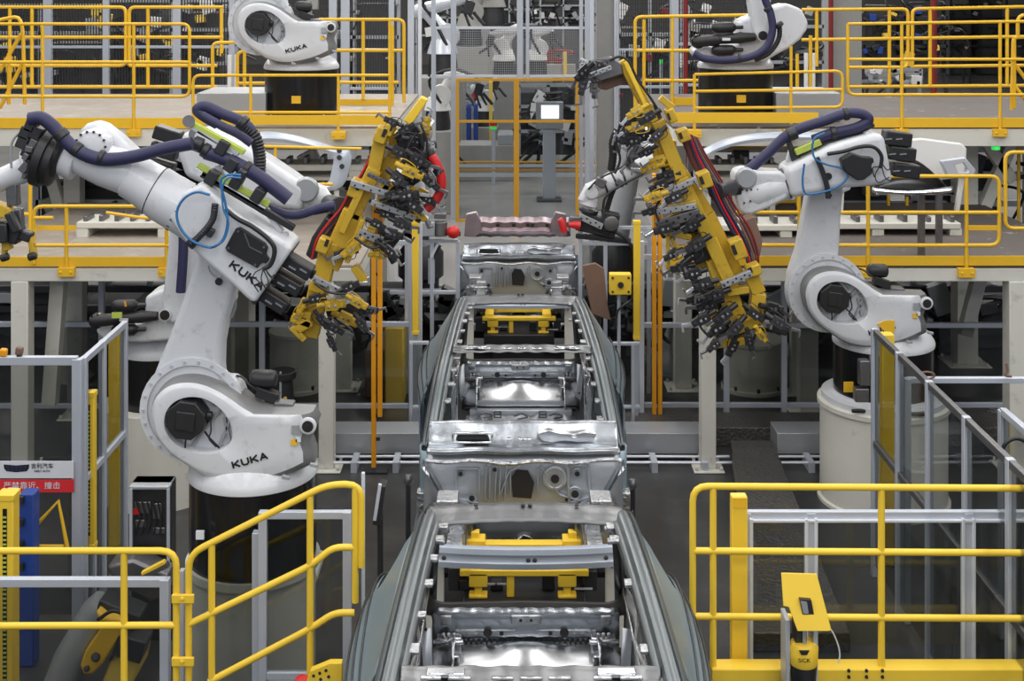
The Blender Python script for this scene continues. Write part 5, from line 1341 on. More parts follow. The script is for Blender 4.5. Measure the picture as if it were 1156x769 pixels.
m = MB(); m.pprism([(352,268),(367,245),(378,252),(366,288),(352,294),(345,288)], YG+.12, .2); m.build('valve_box', 'dark_metal', t, bevel=.01)
for k, mt_ in enumerate(('red', 'hose_blue', 'brown', 'hose_blue', 'maroon')):
    hose(t, 'cable', [(352+k*3,292),(358+k*3,270),(372+k*3,250),(384+k*2,236),(396+k*2,214),(408+k*1.5,196),(418+k,178)], 1.2, mt_, YG-.02+k*.02, seg=6)
hose(t, 'cable_sleeve', [(372,256),(388,236),(402,212),(412,196),(420,176)], 4.2, 'maroon', YG+.04)
hose(t, 'hose', [(380,232),(368,235),(354,238)], 5, 'black_plastic', YG+.3)
for a, b, w_ in (((396,206),(452,223),7),((352,312),(398,336),6),((405,262),(432,272),8),((419,228),(470,246),6),((415,196),(440,208),5)):
    drill_bar(t, P(*a,YG-.18), P(*b,YG-.18), w_*YG/F, .05, mt='rail_grey' if w_ > 5 else 'gun_metal')
cl = [(350,338,20,-4,.22),(368,345,30,-2,.26),(384,356,24,10,.26),(372,366,20,14,.22),(398,338,20,10,.22),(404,360,14,18,.2),(388,326,20,-8,.22),(360,356,16,22,.2),
      (372,382,10,20,.18),(412,350,20,2,.18),(340,352,-10,14,.2),(404,276,-10,8,.26),(396,284,-14,2,.22),(424,288,18,-2,.22),(436,262,20,4,.24),(446,250,20,8,.22),(458,240,16,10,.24),
      (440,232,20,-2,.24),(452,222,18,-4,.26),(462,206,14,-10,.26),(470,192,8,-14,.26),(456,190,18,8,.28),(444,196,16,12,.24),(466,176,12,8,.26),(476,164,4,-14,.24),(462,158,14,4,.24),
      (452,150,12,-8,.22),(448,140,-12,-4,.2),(480,150,2,-14,.22),(472,216,16,10,.26),(480,200,10,10,.24),(460,226,16,14,.24),(448,212,14,14,.22),(430,240,22,4,.2),(420,250,18,10,.2),(414,270,14,14,.2),(436,280,16,14,.2),
      (470,236,12,14,.2),(478,222,10,6,.2),(444,168,16,8,.24),(436,222,18,-6,.22)]
for (px, py, dx, dy, sz) in cl:
    clamp_unit(t, P(px,py,YG-.1-rg.random()*.25), (dx, rg.uniform(-6,6), -dy), sz*1.0, yellow=rg.random() < .20, tipm=rg.choice(('gun_metal','gun_metal','rail_grey','chrome')), rnd=rg)
for pts in ([(475,140),(482,160),(480,185)], [(470,150),(460,170),(466,190)], [(446,230),(460,236),(474,228)], [(355,320),(372,330),(392,332)], [(400,268),(420,280),(440,272)], [(380,360),(396,372),(400,384)]):
    hose(t, 'cable', pts, 1.5, 'black_plastic', YG-.3, seg=6)
hose(t, 'red_hose', [(484,172),(492,184),(498,200),(497,216),(490,228),(481,236)], 5.6, 'red', YG-.25)
clips(t, [((493,190),(497,196)), ((484,170),(487,175))], 6.2, YG-.25)
hose(t, 'black_hose', [(476,150),(478,162),(486,176)], 4.5, 'black_plastic', YG-.25, ribs=.03)
MB().tube([P(424,272,YG-.2), P(438,282,YG-.2), P(446,296,YG-.2)], .035, 10).build('hook_arm', 'dark_metal', t)
for pts in ([(440,206),(472,214),(474,236),(452,242),(436,230)], [(446,150),(470,140),(482,160),(470,186),(450,176)], [(366,346),(396,340),(408,352),(398,374),(372,368)], [(418,272),(436,262),(452,270),(440,286),(420,284)], [(452,182),(486,176),(482,204),(456,206)]):
    m = MB(); m.pprism(pts, YG-.02, .10); m.build('carrier_plate', 'dark_metal', t, bevel=.01)
# wrist-flange plate joining gripper and robot
m = MB(); m.cyl(P(372,230,11.45), P(384,234,10.7), .08, .09, 24); m.build('mounting_flange', 'dark_metal', t, bevel=.01)

# right gripper ----------------------------------------------------
YG = 11.0
rg = random.Random(23)
t = thing('part_gripper', 'tall yellow gripper frame right of the line slanting down to the right', 'gripper', P(790,240,YG))
cbeam(t, [(702,68),(732,126)], YG, 12, .12)
cbeam(t, [(706,70),(728,118)], YG-.1, 5, .06, mt='bright_yellow')
cbeam(t, [(728,118),(756,186),(778,222)], YG, 14, .14)
cbeam(t, [(742,136),(768,200),(800,268),(826,324)], YG-.05, 15, .16)
cbeam(t, [(762,182),(800,240),(834,310)], YG+.1, 12, .12)
cbeam(t, [(806,290),(836,372)], YG, 22, .16)
cbeam(t, [(846,306),(856,330),(852,360)], YG-.05, 16, .12)
cbeam(t, [(826,372),(860,358)], YG-.1, 12, .12)
cbeam(t, [(752,158),(752,190)], YG+.05, 22, .10)
cbeam(t, [(738,178),(760,172)], YG+.0, 20, .10)
cbeam(t, [(780,215),(790,262),(796,300)], YG+.12, 24, .10)
for px, py, w_, h_ in ((795,202,14,18),(832,280,16,22),(771,152,13,14),(850,304,16,12),(757,130,10,16)):
    m = MB(); m.cbox(P(px,py,YG-.1), w_*YG/F, .16, h_*YG/F, rot=-.35); o = m.build('joint_block', 'gripper_yellow', t, bevel=.012)
    m = MB(); m.cbox(P(px-w_*.2,py+h_*.1,YG-.185), w_*.28*YG/F, .01, h_*.5*YG/F, rot=-.35); m.build('joint_slot', 'black_plastic', o)
cbeam(t, [(741,200),(742,262)], YG+.15, 9, .08, mt='orange_paint', name='side_arm')
for pts, w_ in (([(755,236),(786,228)],7),([(750,262),(780,268)],6),([(754,262),(754,304)],4),([(758,268),(762,278),(782,279)],4),([(752,226),(780,214)],6),([(795,365),(812,352)],9),([(808,388),(840,384)],9),([(745,110),(760,122)],8),([(820,330),(845,326)],8)):
    cbeam(t, pts, YG-.12, w_, .08, name='side_arm')
for k, mt_ in enumerate(('hose_blue', 'red', 'hose_blue', 'brown', 'maroon', 'dark_red')):
    hose(t, 'cable', [(776+k*2,150+k),(786+k*2.5,178),(800+k*3,205),(812+k*3.4,232),(826+k*4,258),(840+k*3,284),(846+k*2,306)], 1.3, mt_, YG+.0+k*.02, seg=6)
hose(t, 'cable_sleeve', [(766,144),(774,160),(784,184),(795,204)], 4.4, 'maroon', YG+.06)
hose(t, 'cable_sleeve', [(798,204),(812,228),(830,262),(842,290)], 5, 'hose_blue', YG+.08)
m = MB(); m.pprism([(838,250),(852,244),(861,272),(858,290),(846,284)], YG+.1, .2); m.build('valve_box', 'brown', t, bevel=.01)
m = MB(); m.pprism([(656,72),(690,64),(702,72),(704,84),(672,94),(662,90)], YG-.08, .16); m.build('head_plate', 'gun_metal', t, bevel=.012)
m = MB(); m.pprism([(674,90),(706,78),(712,92),(684,102),(676,100)], YG+.05, .12); m.build('head_block', 'brown', t, bevel=.01)
hose(t, 'cable', [(688,68),(700,64),(710,70),(720,90),(734,110),(744,126)], 1.6, 'black_plastic', YG-.12, seg=6)
for pts in ([(716,130),(740,118),(748,134),(724,146)], [(740,252),(782,242),(788,262),(748,270)], [(790,326),(826,318),(840,342),(812,356),(792,346)], [(812,360),(846,354),(850,372),(822,388),(806,380)], [(776,276),(800,268),(806,290),(786,300)], [(742,178),(764,170),(772,186),(748,194)], [(700,142),(724,132),(726,160),(708,168)]):
    m = MB(); m.pprism(pts, YG-.02, .10); m.build('carrier_plate', 'dark_metal', t, bevel=.01)
for a, b, w_ in (((742,222),(786,202),6),((740,240),(786,232),6),((814,322),(848,308),7),((742,254),(790,240),10),((690,76),(664,86),5)):
    drill_bar(t, P(*a,YG-.2), P(*b,YG-.2), w_*YG/F, .05, mt='rail_grey' if w_ < 8 else 'gun_metal', n=7)
cl = [(664,76,-10,10,.26),(660,88,-4,14,.24),(670,94,0,14,.22),(680,74,-14,-2,.2),(724,122,-14,8,.24),(716,134,-10,14,.26),(726,140,-14,4,.26),(708,144,-8,16,.24),(738,128,-16,10,.24),(722,158,-16,2,.24),(730,150,-14,10,.26),
      (746,148,-14,12,.22),(716,172,-8,14,.22),(742,188,-18,6,.24),(760,196,-18,4,.24),(752,206,-20,10,.26),(746,220,-20,6,.24),(768,218,-20,10,.24),(742,236,-18,6,.22),(770,240,-16,8,.24),(758,256,-20,6,.26),
      (788,250,-16,12,.26),(794,272,-14,8,.28),(784,284,-12,12,.26),(776,300,-18,4,.24),(790,306,-20,8,.24),(764,284,-14,6,.22),(802,318,-18,4,.26),(816,330,-20,6,.26),(808,342,-20,8,.28),(824,350,-16,10,.28),(800,356,-18,10,.26),
      (792,336,-14,2,.24),(816,366,-16,12,.26),(836,364,-12,12,.26),(846,350,10,8,.24),(866,346,12,4,.28),(872,360,10,6,.26),(830,384,-6,14,.24),(844,378,4,16,.22),(856,374,10,14,.2),(812,384,-12,10,.22),(790,322,-10,-8,.2),(750,178,-16,4,.22),(736,168,-12,8,.22)]
for (px, py, dx, dy, sz) in cl:
    clamp_unit(t, P(px,py,YG-.1-rg.random()*.25), (dx, rg.uniform(-6,6), -dy), sz*1.0, yellow=rg.random() < .20, tipm=rg.choice(('gun_metal','gun_metal','rail_grey','chrome')), rnd=rg)
for pts in ([(700,140),(696,160),(700,180),(694,196)], [(748,220),(740,236),(744,250)], [(780,290),(770,300),(774,312)], [(800,350),(790,366),(800,380)], [(858,366),(850,384),(846,394)]):
    hose(t, 'cable', pts, 1.6, 'black_plastic', YG-.3, seg=6)
hose(t, 'black_hose', [(697,146),(692,160),(692,176),(690,192)], 5, 'black_plastic', YG+.2, ribs=.03)
m = MB(); m.cyl(P(826,212,11.3), P(808,216,11.05), .07, .08, 24); m.build('mounting_flange', 'dark_metal', t, bevel=.01)
m = MB(); m.cbox(P(868,352,YG), .22, .2, .14, rot=.3); m.cbox(P(878,368,YG), .16, .16, .10, rot=.3); m.build('servo_box', 'dark_metal', t, bevel=.015)

# ---- welding robots reaching to the rearmost body
def weld_robot(name_label, gunlabel, pts, Y, base, gun, mirror=1):
    t = thing('welding_robot', name_label, 'robot', (base[0], base[1], 0))
    w_ = [(a, b) for a, b, r in pts]; rr = [r*Y/F for a, b, r in pts]
    MB().tube([P(a,b,Y) for a,b in w_], rr, 28).build('forearm', 'white_paint', t, ang=35)
    e = P(*w_[-1], Y)
    MB().tube(smooth_path([e, Vector(((e.x+base[0])/2, (e.y+base[1])/2, e.z+.25)), Vector((base[0], base[1], 1.35))], 5), .17, 20).build('lower_arm', 'white_paint', t)
    MB().lathe((base[0], base[1], 0), [(.30,0),(.30,.1),(.24,.12),(.24,.9),(.30,.95),(.30,1.25),(.18,1.4)], 32).build('base', 'dark_metal', t)
    return t
Y = 15.0
t = weld_robot('small pale robot forearm reaching down left to the rearmost body, behind the right gripper', '', [(664,236,5),(662,226,10),(668,216,11),(680,210,10),(692,204,11),(694,203,9),(700,200,11),(704,199,9),(712,194,11),(726,186,12),(740,180,11),(748,176,8)], Y, (1.35, 16.9), None)
m = MB(); m.cyl(P(664,232,Y), P(667,222,Y), 11*Y/F, 10*Y/F, 24); m.lathe(P(668,217,Y-.11), [(8*Y/F,0),(8*Y/F,-.02),(5*Y/F,-.03)], 20, axis=(0,1,0)); m.build('wrist', 'white_paint', t, bevel=.01)
for a, b, r_ in (((693,203.5),(695,202.5),10.5),((703,199.3),(705,198.6),10.5),((682,209),(684,208.3),11),((746,178),(752,175),10)):
    MB().tube([P(*a,Y), P(*b,Y)], r_*Y/F, 28).build('joint_ring', 'dark_metal', t)
m = MB(); m.cbox(P(716,188,Y-.1), .26, .12, .10, rot=.5); m.cbox(P(678,206,Y-.14), .12, .08, .10, rot=.4); m.cbox(P(700,206,Y-.1), .10, .1, .08, rot=.5); m.build('arm_bracket', 'gun_metal', t, bevel=.01)
hose(t, 'cable', [(740,186),(722,198),(700,210),(684,222),(680,240)], 1.6, 'black_plastic', Y-.16, seg=6)
hose(t, 'cable', [(736,170),(716,180),(696,192),(676,202),(664,214)], 1.2, 'black_plastic', Y-.16, seg=6)
g = thing('welding_gun', 'black and silver welding gun with red tip at the right of the rearmost body', 'welding gun', P(672,252,Y))
m = MB(); m.cyl(P(664,240,Y), P(665,236,Y), 11*Y/F, seg=24); m.beam(P(655,244,Y), P(690,258,Y), .16, .16); m.beam(P(650,254,Y), P(694,264,Y), .10, .14); m.cbox(P(688,250,Y), .20, .2, .22, rot=.2); m.beam(P(650,266,Y), P(712,272,Y), .06, .08); m.build('gun_body', 'dark_metal', g, bevel=.012)
drill_bar(g, P(654,244,Y-.12), P(680,256,Y-.12), .07, .04, mt='rail_grey', n=5)
m = MB(); m.lathe(P(690,252,Y-.1), [(.09,0),(.09,-.05),(.05,-.06)], 20, axis=(0,1,0)); m.cbox(P(650,250,Y-.1), .12, .1, .12); m.build('transformer', 'gun_metal', g, bevel=.01)
m = MB(); m.tube([P(655,255,Y-.15), P(649,254,Y-.15), P(642,254,Y-.15)], [.05,.045,.03], 16); m.build('red_tip', 'red', g)
m = MB(); m.tube([P(637,262,Y-.2), P(634,250,Y-.2), P(632,247,Y-.2)], [.04,.045,.03], 14); m.build('red_tip', 'red', g)
hose(g, 'hose', [(695,262),(705,268),(712,276),(716,282)], 2, 'black_plastic', Y-.1, seg=8)
hose(g, 'hose', [(690,190),(696,204),(690,220),(684,240)], 3.4, 'black_plastic', Y+.12, ribs=.03)
t = weld_robot('dark welding robot arm half hidden behind the left gripper', '', [(484,262,7),(476,250,9),(466,240,9),(452,232,9),(440,226,8)], Y, (-1.2, 16.9), None)
g = thing('welding_gun', 'grey boxy welding gun with red tip at the left of the rearmost body', 'welding gun', P(490,258,Y))
MB().cbox(P(483,258,Y-.1), 16*Y/F, .14, 16*Y/F).build('gun_box', 'rail_grey', g, bevel=.01)
m = MB(); m.cyl(P(497,250,Y-.05), P(497,266,Y-.05), .08, .09, 20); m.cbox(P(497,243,Y-.05), .14,.14,.06); m.cbox(P(470,266,Y), .3,.1,.08); m.build('motor', 'gun_metal', g, bevel=.008)
m = MB(); m.beam(P(455,262,Y), P(476,270,Y), .06, .1); m.beam(P(500,262,Y-.05), P(520,264,Y-.05), .05, .06); m.build('gun_arm', 'dark_metal', g, bevel=.006)
m = MB(); m.lathe(P(512,262,Y-.1), [(.02,-.08),(.06,-.05),(.075,0),(.06,.05),(.03,.07)], 20, axis=(1,0,0)); m.build('red_tip', 'red', g)
m = MB(); m.beam(P(488,292,Y), P(496,276,Y), .06, .05); m.build('stop_arm', 'dark_metal', g, bevel=.006)
m = MB(); m.beam(P(486.5,291,Y-.04), P(494,276,Y-.04), .03, .02); m.build('light_strip', 'alu_light', g)
MB().tube([P(487,292,Y+.02), P(487,320,Y+.02)], .04, 8).build('stem', 'alu', g)
# ---------------------------------------------------------------- middle distance
def px_thing(name, label, cat, px, py, Y): return thing(name, label, cat, P(px, py, Y))
# orange double gate in the aisle
YD = 25.8
t = px_thing('aisle_gate', 'tall orange framed double gate closing the aisle behind the line', 'gate', 584, 250, YD)
for px, w_ in ((516.5,3.5),(583,6),(651.5,3.5)): MB().beam(P(px,250,YD), P(px,89,YD), w_*YD/F, .08).build('gate_post', 'gate_orange', t, bevel=.005)
for py in (90, 137, 249): MB().beam(P(515,py,YD), P(653,py,YD), 3*YD/F, .06).build('gate_rail', 'gate_orange', t, bevel=.005)
for a, b in ((518,580),(586,650)):
    MB().pprism([(a,92),(b,92),(b,247),(a,247)], YD, .01).build('pane', 'clear_pane', t)
t = px_thing('portal_frame', 'tall grey aluminium portal frame above the orange gate', 'frame', 584, 250, YD+.2)
Yp = YD+.3
for px, w_, yb in ((512,6,252),(587,7,92),(595.5,4,92),(489.5,5,225),(663,6,225),(656,4,225)):
    MB().beam(P(px,yb,Yp), P(px,-30,Yp), w_*Yp/F, .1).build('frame_post', 'alu', t, bevel=.006)
for py in (31.5, 86): MB().beam(P(486,py,Yp), P(667,py,Yp), 3.2*Yp/F, .08).build('frame_rail', 'alu_light', t, bevel=.006)
m = MB()
for k in range(60): m.beam(P(512+k*2.4,33,Yp), P(512+k*2.4,85,Yp), .008, .008)
for k in range(20): m.beam(P(512,33+k*2.6,Yp), P(655,33+k*2.6,Yp), .008, .008)
m.build('wire_mesh', 'rail_grey', t)
for px, w_, mt_, lb in ((464,7,'alu','thick grey aluminium pole left of the aisle, rising out of the picture'),(474,4,'alu_light','thin pale aluminium pole left of the aisle, rising out of the picture'),
                    (668,5,'alu','grey aluminium pole right of the aisle beside the beige building column')):
    Y = 19.8; o = MB().beam(P(px,290,Y) if False else Vector((P(px,0,Y).x, Y, 0)), P(px,-30,Y), w_*Y/F, .1).build('aluminium_post', mt_, bevel=.006); tag(o, lb, 'post')
o = MB().box(P(674,0,27).x, P(693,0,27).x, 27, 27.4, 0, 9.9).build('building_column', 'grey_wall', bevel=.02); tag(o, 'beige grey building column right of the aisle', 'column')
o = MB().box(P(693.5,0,26.9).x, P(696.5,0,26.9).x, 26.9, 27.0, 0, 9.9).build('column_trim', 'alu_light', bevel=.01); tag(o, 'white vertical trim on the right edge of the beige building column', 'trim')
# barriers behind the gate
t = px_thing('barrier', 'grey and orange horizontal barrier rails low behind the orange gate', 'barrier', 584, 200, 29)
for py, mt_, w_ in ((183,'gate_orange',1.6),(187,'alu_light',3),(192,'gate_orange',1.6),(197.5,'alu_light',4)):
    MB().beam(P(500,py,29), P(672,py,29), w_*29/F, .08).build('barrier_rail', mt_, t)
m = MB()
for px in (503,584,668): m.beam(Vector((P(px,0,29.1).x,29.1,0)), P(px,182,29.1), .08, .08); m.build('barrier_post', 'alu', t) if px == 668 else None
t = px_thing('machine_block', 'plain grey machine block behind the left gate leaf', 'machine', 550, 182, 31)
MB().box(P(518,0,31).x, P(580,0,31).x, 31, 32, 0, P(0,164,31).z).build('block_body', 'grey_wall', t, bevel=.02)
MB().box(P(562,0,31).x, P(579,0,31).x, 31.05, 32, P(0,164,31).z, P(0,152,31).z).build('upper_box', 'rail_grey', t, bevel=.02)
for px, lb in ((529,'blue machine column behind the left gate leaf, at its left'), (537,'blue machine column behind the left gate leaf, in its middle')):
    o = MB().box(P(px-2.5,0,32.5).x, P(px+2.5,0,32.5).x, 32.5, 32.9, 0, P(0,118,32.5).z).build('machine_column', 'blue_paint', bevel=.02); tag(o, lb, 'column')
o = MB().box(P(552,0,33).x, P(556,0,33).x, 33, 33.3, 0, P(0,92,33).z).build('machine_column', 'lamp_cloth', bevel=.02); tag(o, 'dull yellow machine column behind the left gate leaf', 'column')
t = px_thing('signal_tower', 'small signal lamp post with a red top behind the left gate leaf', 'lamp', 557, 165, 30.5)
MB().tube([Vector((P(557,0,30.5).x,30.5,0)), P(557,146,30.5)], .05, 10).build('pole', 'alu', t); MB().tube([P(557,146,30.5), P(557,143,30.5)], .08, 12).build('green_lamp', 'green_lamp', t)
MB().tube([P(557,142,30.5), P(557,137,30.5)], .09, 12).build('red_lamp', 'red', t)
t = px_thing('operator_terminal', 'operator terminal with a bright white screen behind the right gate leaf', 'monitor', 620, 185, 28.2)
Y = 28.2
MB().pprism([(605,115),(636,115),(636,146),(605,146)], Y, .15).build('housing', 'rail_grey', t, bevel=.02)
MB().pprism([(611,119),(631,119),(631,134),(611,134)], Y-.02, .03).build('screen', 'screen', t)
MB().beam(P(620,146,Y+.1), Vector((P(620,0,Y).x, Y+.1, 0)), .28, .16).build('stand', 'alu', t, bevel=.02)
MB().box(P(606,0,Y).x, P(634,0,Y).x, Y-.2, Y+.3, 0, .05).build('foot', 'dark_metal', t, bevel=.01)
# conveyors / machines with rails between gate and back
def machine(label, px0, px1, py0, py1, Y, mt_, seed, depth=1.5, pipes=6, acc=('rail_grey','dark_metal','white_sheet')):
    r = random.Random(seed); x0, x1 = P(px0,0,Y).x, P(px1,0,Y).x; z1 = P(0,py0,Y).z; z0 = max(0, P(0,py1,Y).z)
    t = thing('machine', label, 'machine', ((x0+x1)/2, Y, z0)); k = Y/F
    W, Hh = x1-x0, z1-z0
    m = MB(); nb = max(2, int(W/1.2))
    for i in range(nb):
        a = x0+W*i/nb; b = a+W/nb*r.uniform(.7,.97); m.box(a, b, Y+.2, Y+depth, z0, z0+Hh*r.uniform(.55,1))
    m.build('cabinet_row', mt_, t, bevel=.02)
    m = MB()
    for i in range(nb+1):
        x = x0+W*i/nb; m.box(x-.04, x+.04, Y, Y+.08, z0, z1)
    for f in (.35,.7,1): m.box(x0, x1, Y, Y+.08, z0+Hh*f-.05, z0+Hh*f+.03)
    m.build('support_frame', acc[0], t)
    m = MB()
    if z0 > .05:
        for i in range(nb+1): m.box(x0+W*i/nb-.04, x0+W*i/nb+.04, Y+.1, Y+.18, 0, z0)
        m.build('leg', acc[0], t)
    m = MB()
    for i in range(pipes):
        x = r.uniform(x0,x1); z = z0+Hh*r.uniform(.2,.95); m.tube(smooth_path([Vector((x,Y+.1,z)), Vector((x+r.uniform(-.5,.5),Y-.05,z-.2*r.random())), Vector((x+r.uniform(-.8,.8),Y+.1,z-r.uniform(.2,.9)))],4), r.uniform(.02,.05), 6)
    m.build('cables', 'black_plastic', t)['kind'] = 'stuff'
    for q in range(3):
        m = MB()
        for i in range(5):
            x = r.uniform(x0,x1); z = z0+Hh*r.uniform(.15,.95); s_ = r.uniform(.06,.28); m.cbox(Vector((x,Y+.02,z)), s_, .2, s_*r.uniform(.5,1.6), rot=r.uniform(-.5,.5))
        m.build('attached_units', acc[q%len(acc)], t, bevel=.01)['kind'] = 'stuff'
    return t
def far_robot(label, px, py, Y, s, pose, mt_='white_sheet'):
    """small distant articulated robot: base, column, lower arm, forearm, gun"""
    b = P(px, py, Y); t = thing('industrial_robot', label, 'robot', b, 'distant white robots in the back cell')
    k = s
    MB().lathe(b, [(.34*k,0),(.34*k,.2*k),(.30*k,.45*k),(.30*k,.55*k)], 24).build('base', 'dark_metal', t)
    if b.z > .05: MB().box(b.x-.5*k, b.x+.5*k, Y-.5*k, Y+.5*k, 0, b.z).build('plinth', 'grey_wall', t, bevel=.02)
    m = MB(); m.tube([b+Vector((0,0,.5*k)), b+Vector((0,0,.85*k))], [.36*k,.25*k], 20); sh = b+Vector((.1*k*pose[0],0,.9*k)); m.cyl(sh+Vector((0,-.22*k,0)), sh+Vector((0,.22*k,0)), .28*k, seg=20); m.build('rotating_column', mt_, t, bevel=.02*k)
    el = sh+Vector((pose[1],-.1,pose[2]))*k; wr = el+Vector((pose[3],-.4,pose[4]))*k
    MB().tube([sh, sh.lerp(el,.5), el], [.19*k,.15*k,.15*k], 14).build('lower_arm', mt_, t)
    MB().tube([el-(wr-el)*.25, el, el+(wr-el)*.5, wr], [.14*k,.17*k,.12*k,.09*k], 14).build('forearm', mt_, t)
    m = MB(); m.tube(smooth_path([sh+Vector((0,-.25*k,-.2*k)), sh+Vector((-.3*k,-.25*k,.4*k)), el+Vector((0,-.22*k,.2*k)), wr+Vector((0,-.15*k,.1*k))],4), .045*k, 6); m.build('hose', 'black_plastic', t)
    m = MB(); m.cbox(wr+Vector((0,-.05,-.2*k)), .22*k, .2*k, .3*k, rot=.3); m.beam(wr+Vector((.1*k,0,-.3*k)), wr+Vector((.35*k*pose[0],0,-.6*k)), .08*k, .1*k); m.beam(wr+Vector((-.1*k,0,-.3*k)), wr+Vector((.05*k*pose[0],0,-.7*k)), .06*k, .1*k); m.build('welding_tongs', 'dark_metal', t, bevel=.02*k)
    return t
far_robot('distant white robot left in the aisle above the gate, arm bent to the right', 500, 86, 36, 1.25, (1,-.5,.6,1.0,.25), 'alu_light')
far_robot('distant white robot bent over a black base above the middle gate post', 569, 87, 37, .95, (-1,.4,.55,-.7,-.1))
far_robot('distant white robot just right of the middle gate post', 606, 85, 38, .9, (1,-.2,.5,.6,.1))
far_robot('distant grey robot with raised arm at the very top left of the aisle', 530, 52, 44, 1.3, (1,.3,.8,.8,-.3), 'grey_wall')
far_robot('distant pale robot at the very top centre of the aisle', 556, 30, 50, 1.5, (-1,-.3,.7,-.7,-.4), 'grey_wall')
far_robot('distant pale robot low behind the left gate leaf, beside the blue columns', 546, 142, 34, .8, (1,-.3,.4,.6,.3))
far_robot('distant pale robot at the left of the gate reaching over the grey fence', 494, 146, 27, .8, (1,.3,.5,.7,-.1))
machine('dark machinery with pipes filling the top left of the aisle', 470, 540, 2, 60, 52, 'dark_wall', 1, pipes=20)
machine('dark machinery with grey frames filling the top centre of the aisle', 540, 610, -4, 44, 56, 'dark_wall', 2, pipes=20)
machine('dark shelving at the top right of the aisle beside the building column', 600, 672, -6, 34, 60, 'dark_wall', 3, pipes=14)
machine('grey machinery row behind the orange gate on the left', 486, 582, 98, 128, 40, 'dark_wall', 4, pipes=18, acc=('rail_grey','red','white_sheet'))
machine('grey conveyor machinery behind the right gate leaf', 586, 652, 96, 176, 33, 'dark_wall', 5, pipes=14)
machine('dark conveyor frames left of the orange gate', 474, 512, 150, 186, 31, 'dark_wall', 6, pipes=8)
# red distant car side panels on a rack
for (lb, x0, y0, x1, y1, mt_) in (('distant red car side panel high on the rack above the right gate leaf', 610, 55, 650, 62, 'dark_red'), ('distant red car side panel lower on the rack above the right gate leaf', 607, 63, 636, 72, 'dark_red')):
    t = px_thing('sheet_pressing', lb, 'car part', (x0+x1)/2, y1, 42)
    MB().pprism([(x0,y1),(x0+3,y0+2),(x0+12,y0),(x1-8,y0+1),(x1,y0+4),(x1-2,y1),(x1-10,y1),(x1-13,y1-3),(x0+16,y1-3),(x0+12,y1)], 42, .15).build('panel_skin', mt_, t, bevel=.02)
    m = MB(); m.beam(P((x0+x1)/2,y1,42.1), Vector((P((x0+x1)/2,0,42).x,42.1,0)), .08, .08); m.build('rack_leg', 'dark_metal', t)
t = px_thing('conveyor_wall', 'pale grey low wall above the right gate leaf', 'wall panel', 625, 86, 41)
MB().box(P(600,0,41).x, P(650,0,41).x, 41, 41.3, P(0,87,41).z, P(0,73,41).z).build('panel', 'grey_wall', t); MB().box(P(636,0,40.9).x, P(640,0,40.9).x, 40.9, 41, P(0,86,41).z, P(0,58,41).z).build('yellow_upright', 'lamp_cloth', t)
t = px_thing('worker', 'distant worker in a bright vest near the right portal post', 'person', 659, 78, 40)
t['category'] = 'person'
def person(t, base, h, top, trousers, stride=.12, vest=None):
    b = Vector(base); k = h/1.75
    jt = [(0,0,.92),(0,0,1.15),(0,0,1.40),(0,0,1.50),(0,-.02,1.62),(0,-.02,1.72),(.09,0,.88),(.11,-stride,.48),(.11,-stride+.02,.06),(.11,-stride-.14,.03),(-.09,0,.88),(-.11,stride*.6,.48),(-.11,stride,.08),(-.11,stride-.12,.03),
          (.19,0,1.40),(.24,.02,1.12),(.22,-.10,.88),(.22,-.14,.80),(-.19,0,1.40),(-.24,.02,1.12),(-.20,-.16,.92),(-.19,-.22,.86)]
    ed = [(0,1),(1,2),(2,3),(3,4),(4,5),(0,6),(6,7),(7,8),(8,9),(0,10),(10,11),(11,12),(12,13),(2,14),(14,15),(15,16),(16,17),(2,18),(18,19),(19,20),(20,21)]
    rad = [.13,.14,.14,.055,.10,.08,.09,.065,.045,.04,.09,.065,.045,.04,.06,.045,.035,.03,.06,.045,.035,.03]
    me = bpy.data.meshes.new('body'); me.from_pydata([b+Vector(v)*k-wl(t) for v in jt], ed, [])
    o = bpy.data.objects.new('body', me); C.objects.link(o); o.parent = t; me.materials.append(M[top])
    sk = o.modifiers.new('skin', 'SKIN'); sv = me.skin_vertices[0].data
    for i, r in enumerate(rad): sv[i].radius = (r*k*1.0, r*k*1.0)
    sv[0].use_root = True
    o.modifiers.new('sub', 'SUBSURF').levels = 1
    MB().lathe(b+Vector((0,-.03,1.56))*1.0*k+b*(0), [(.03,0)],8) if False else None
    m = MB(); c = b+Vector((0,-.03*k,1.64*k)); m.lathe(c, [(.03*k,-.12*k),(.075*k,-.08*k),(.095*k,0),(.08*k,.07*k),(.02*k,.115*k)], 16); m.build('head', 'skin', t)
    m = MB(); m.lathe(c+Vector((0,0,.02*k)), [(.10*k,.0),(.10*k,.03*k),(.08*k,.08*k),(.02*k,.11*k)], 16); m.build('helmet', vest or 'cloth_dark', t)
    if vest:
        m = MB(); m.tube([b+Vector((0,0,1.0*k)), b+Vector((0,0,1.2*k)), b+Vector((0,0,1.40*k))], [.165*k,.18*k,.17*k], 12); m.build('vest', vest, t)
t.location = (P(659,0,65).x, 65, 0)
person(t, (P(659,0,65).x, 65, 0), 1.72, 'cloth_dark', 'cloth_dark', vest='green_lamp' if False else 'lime')
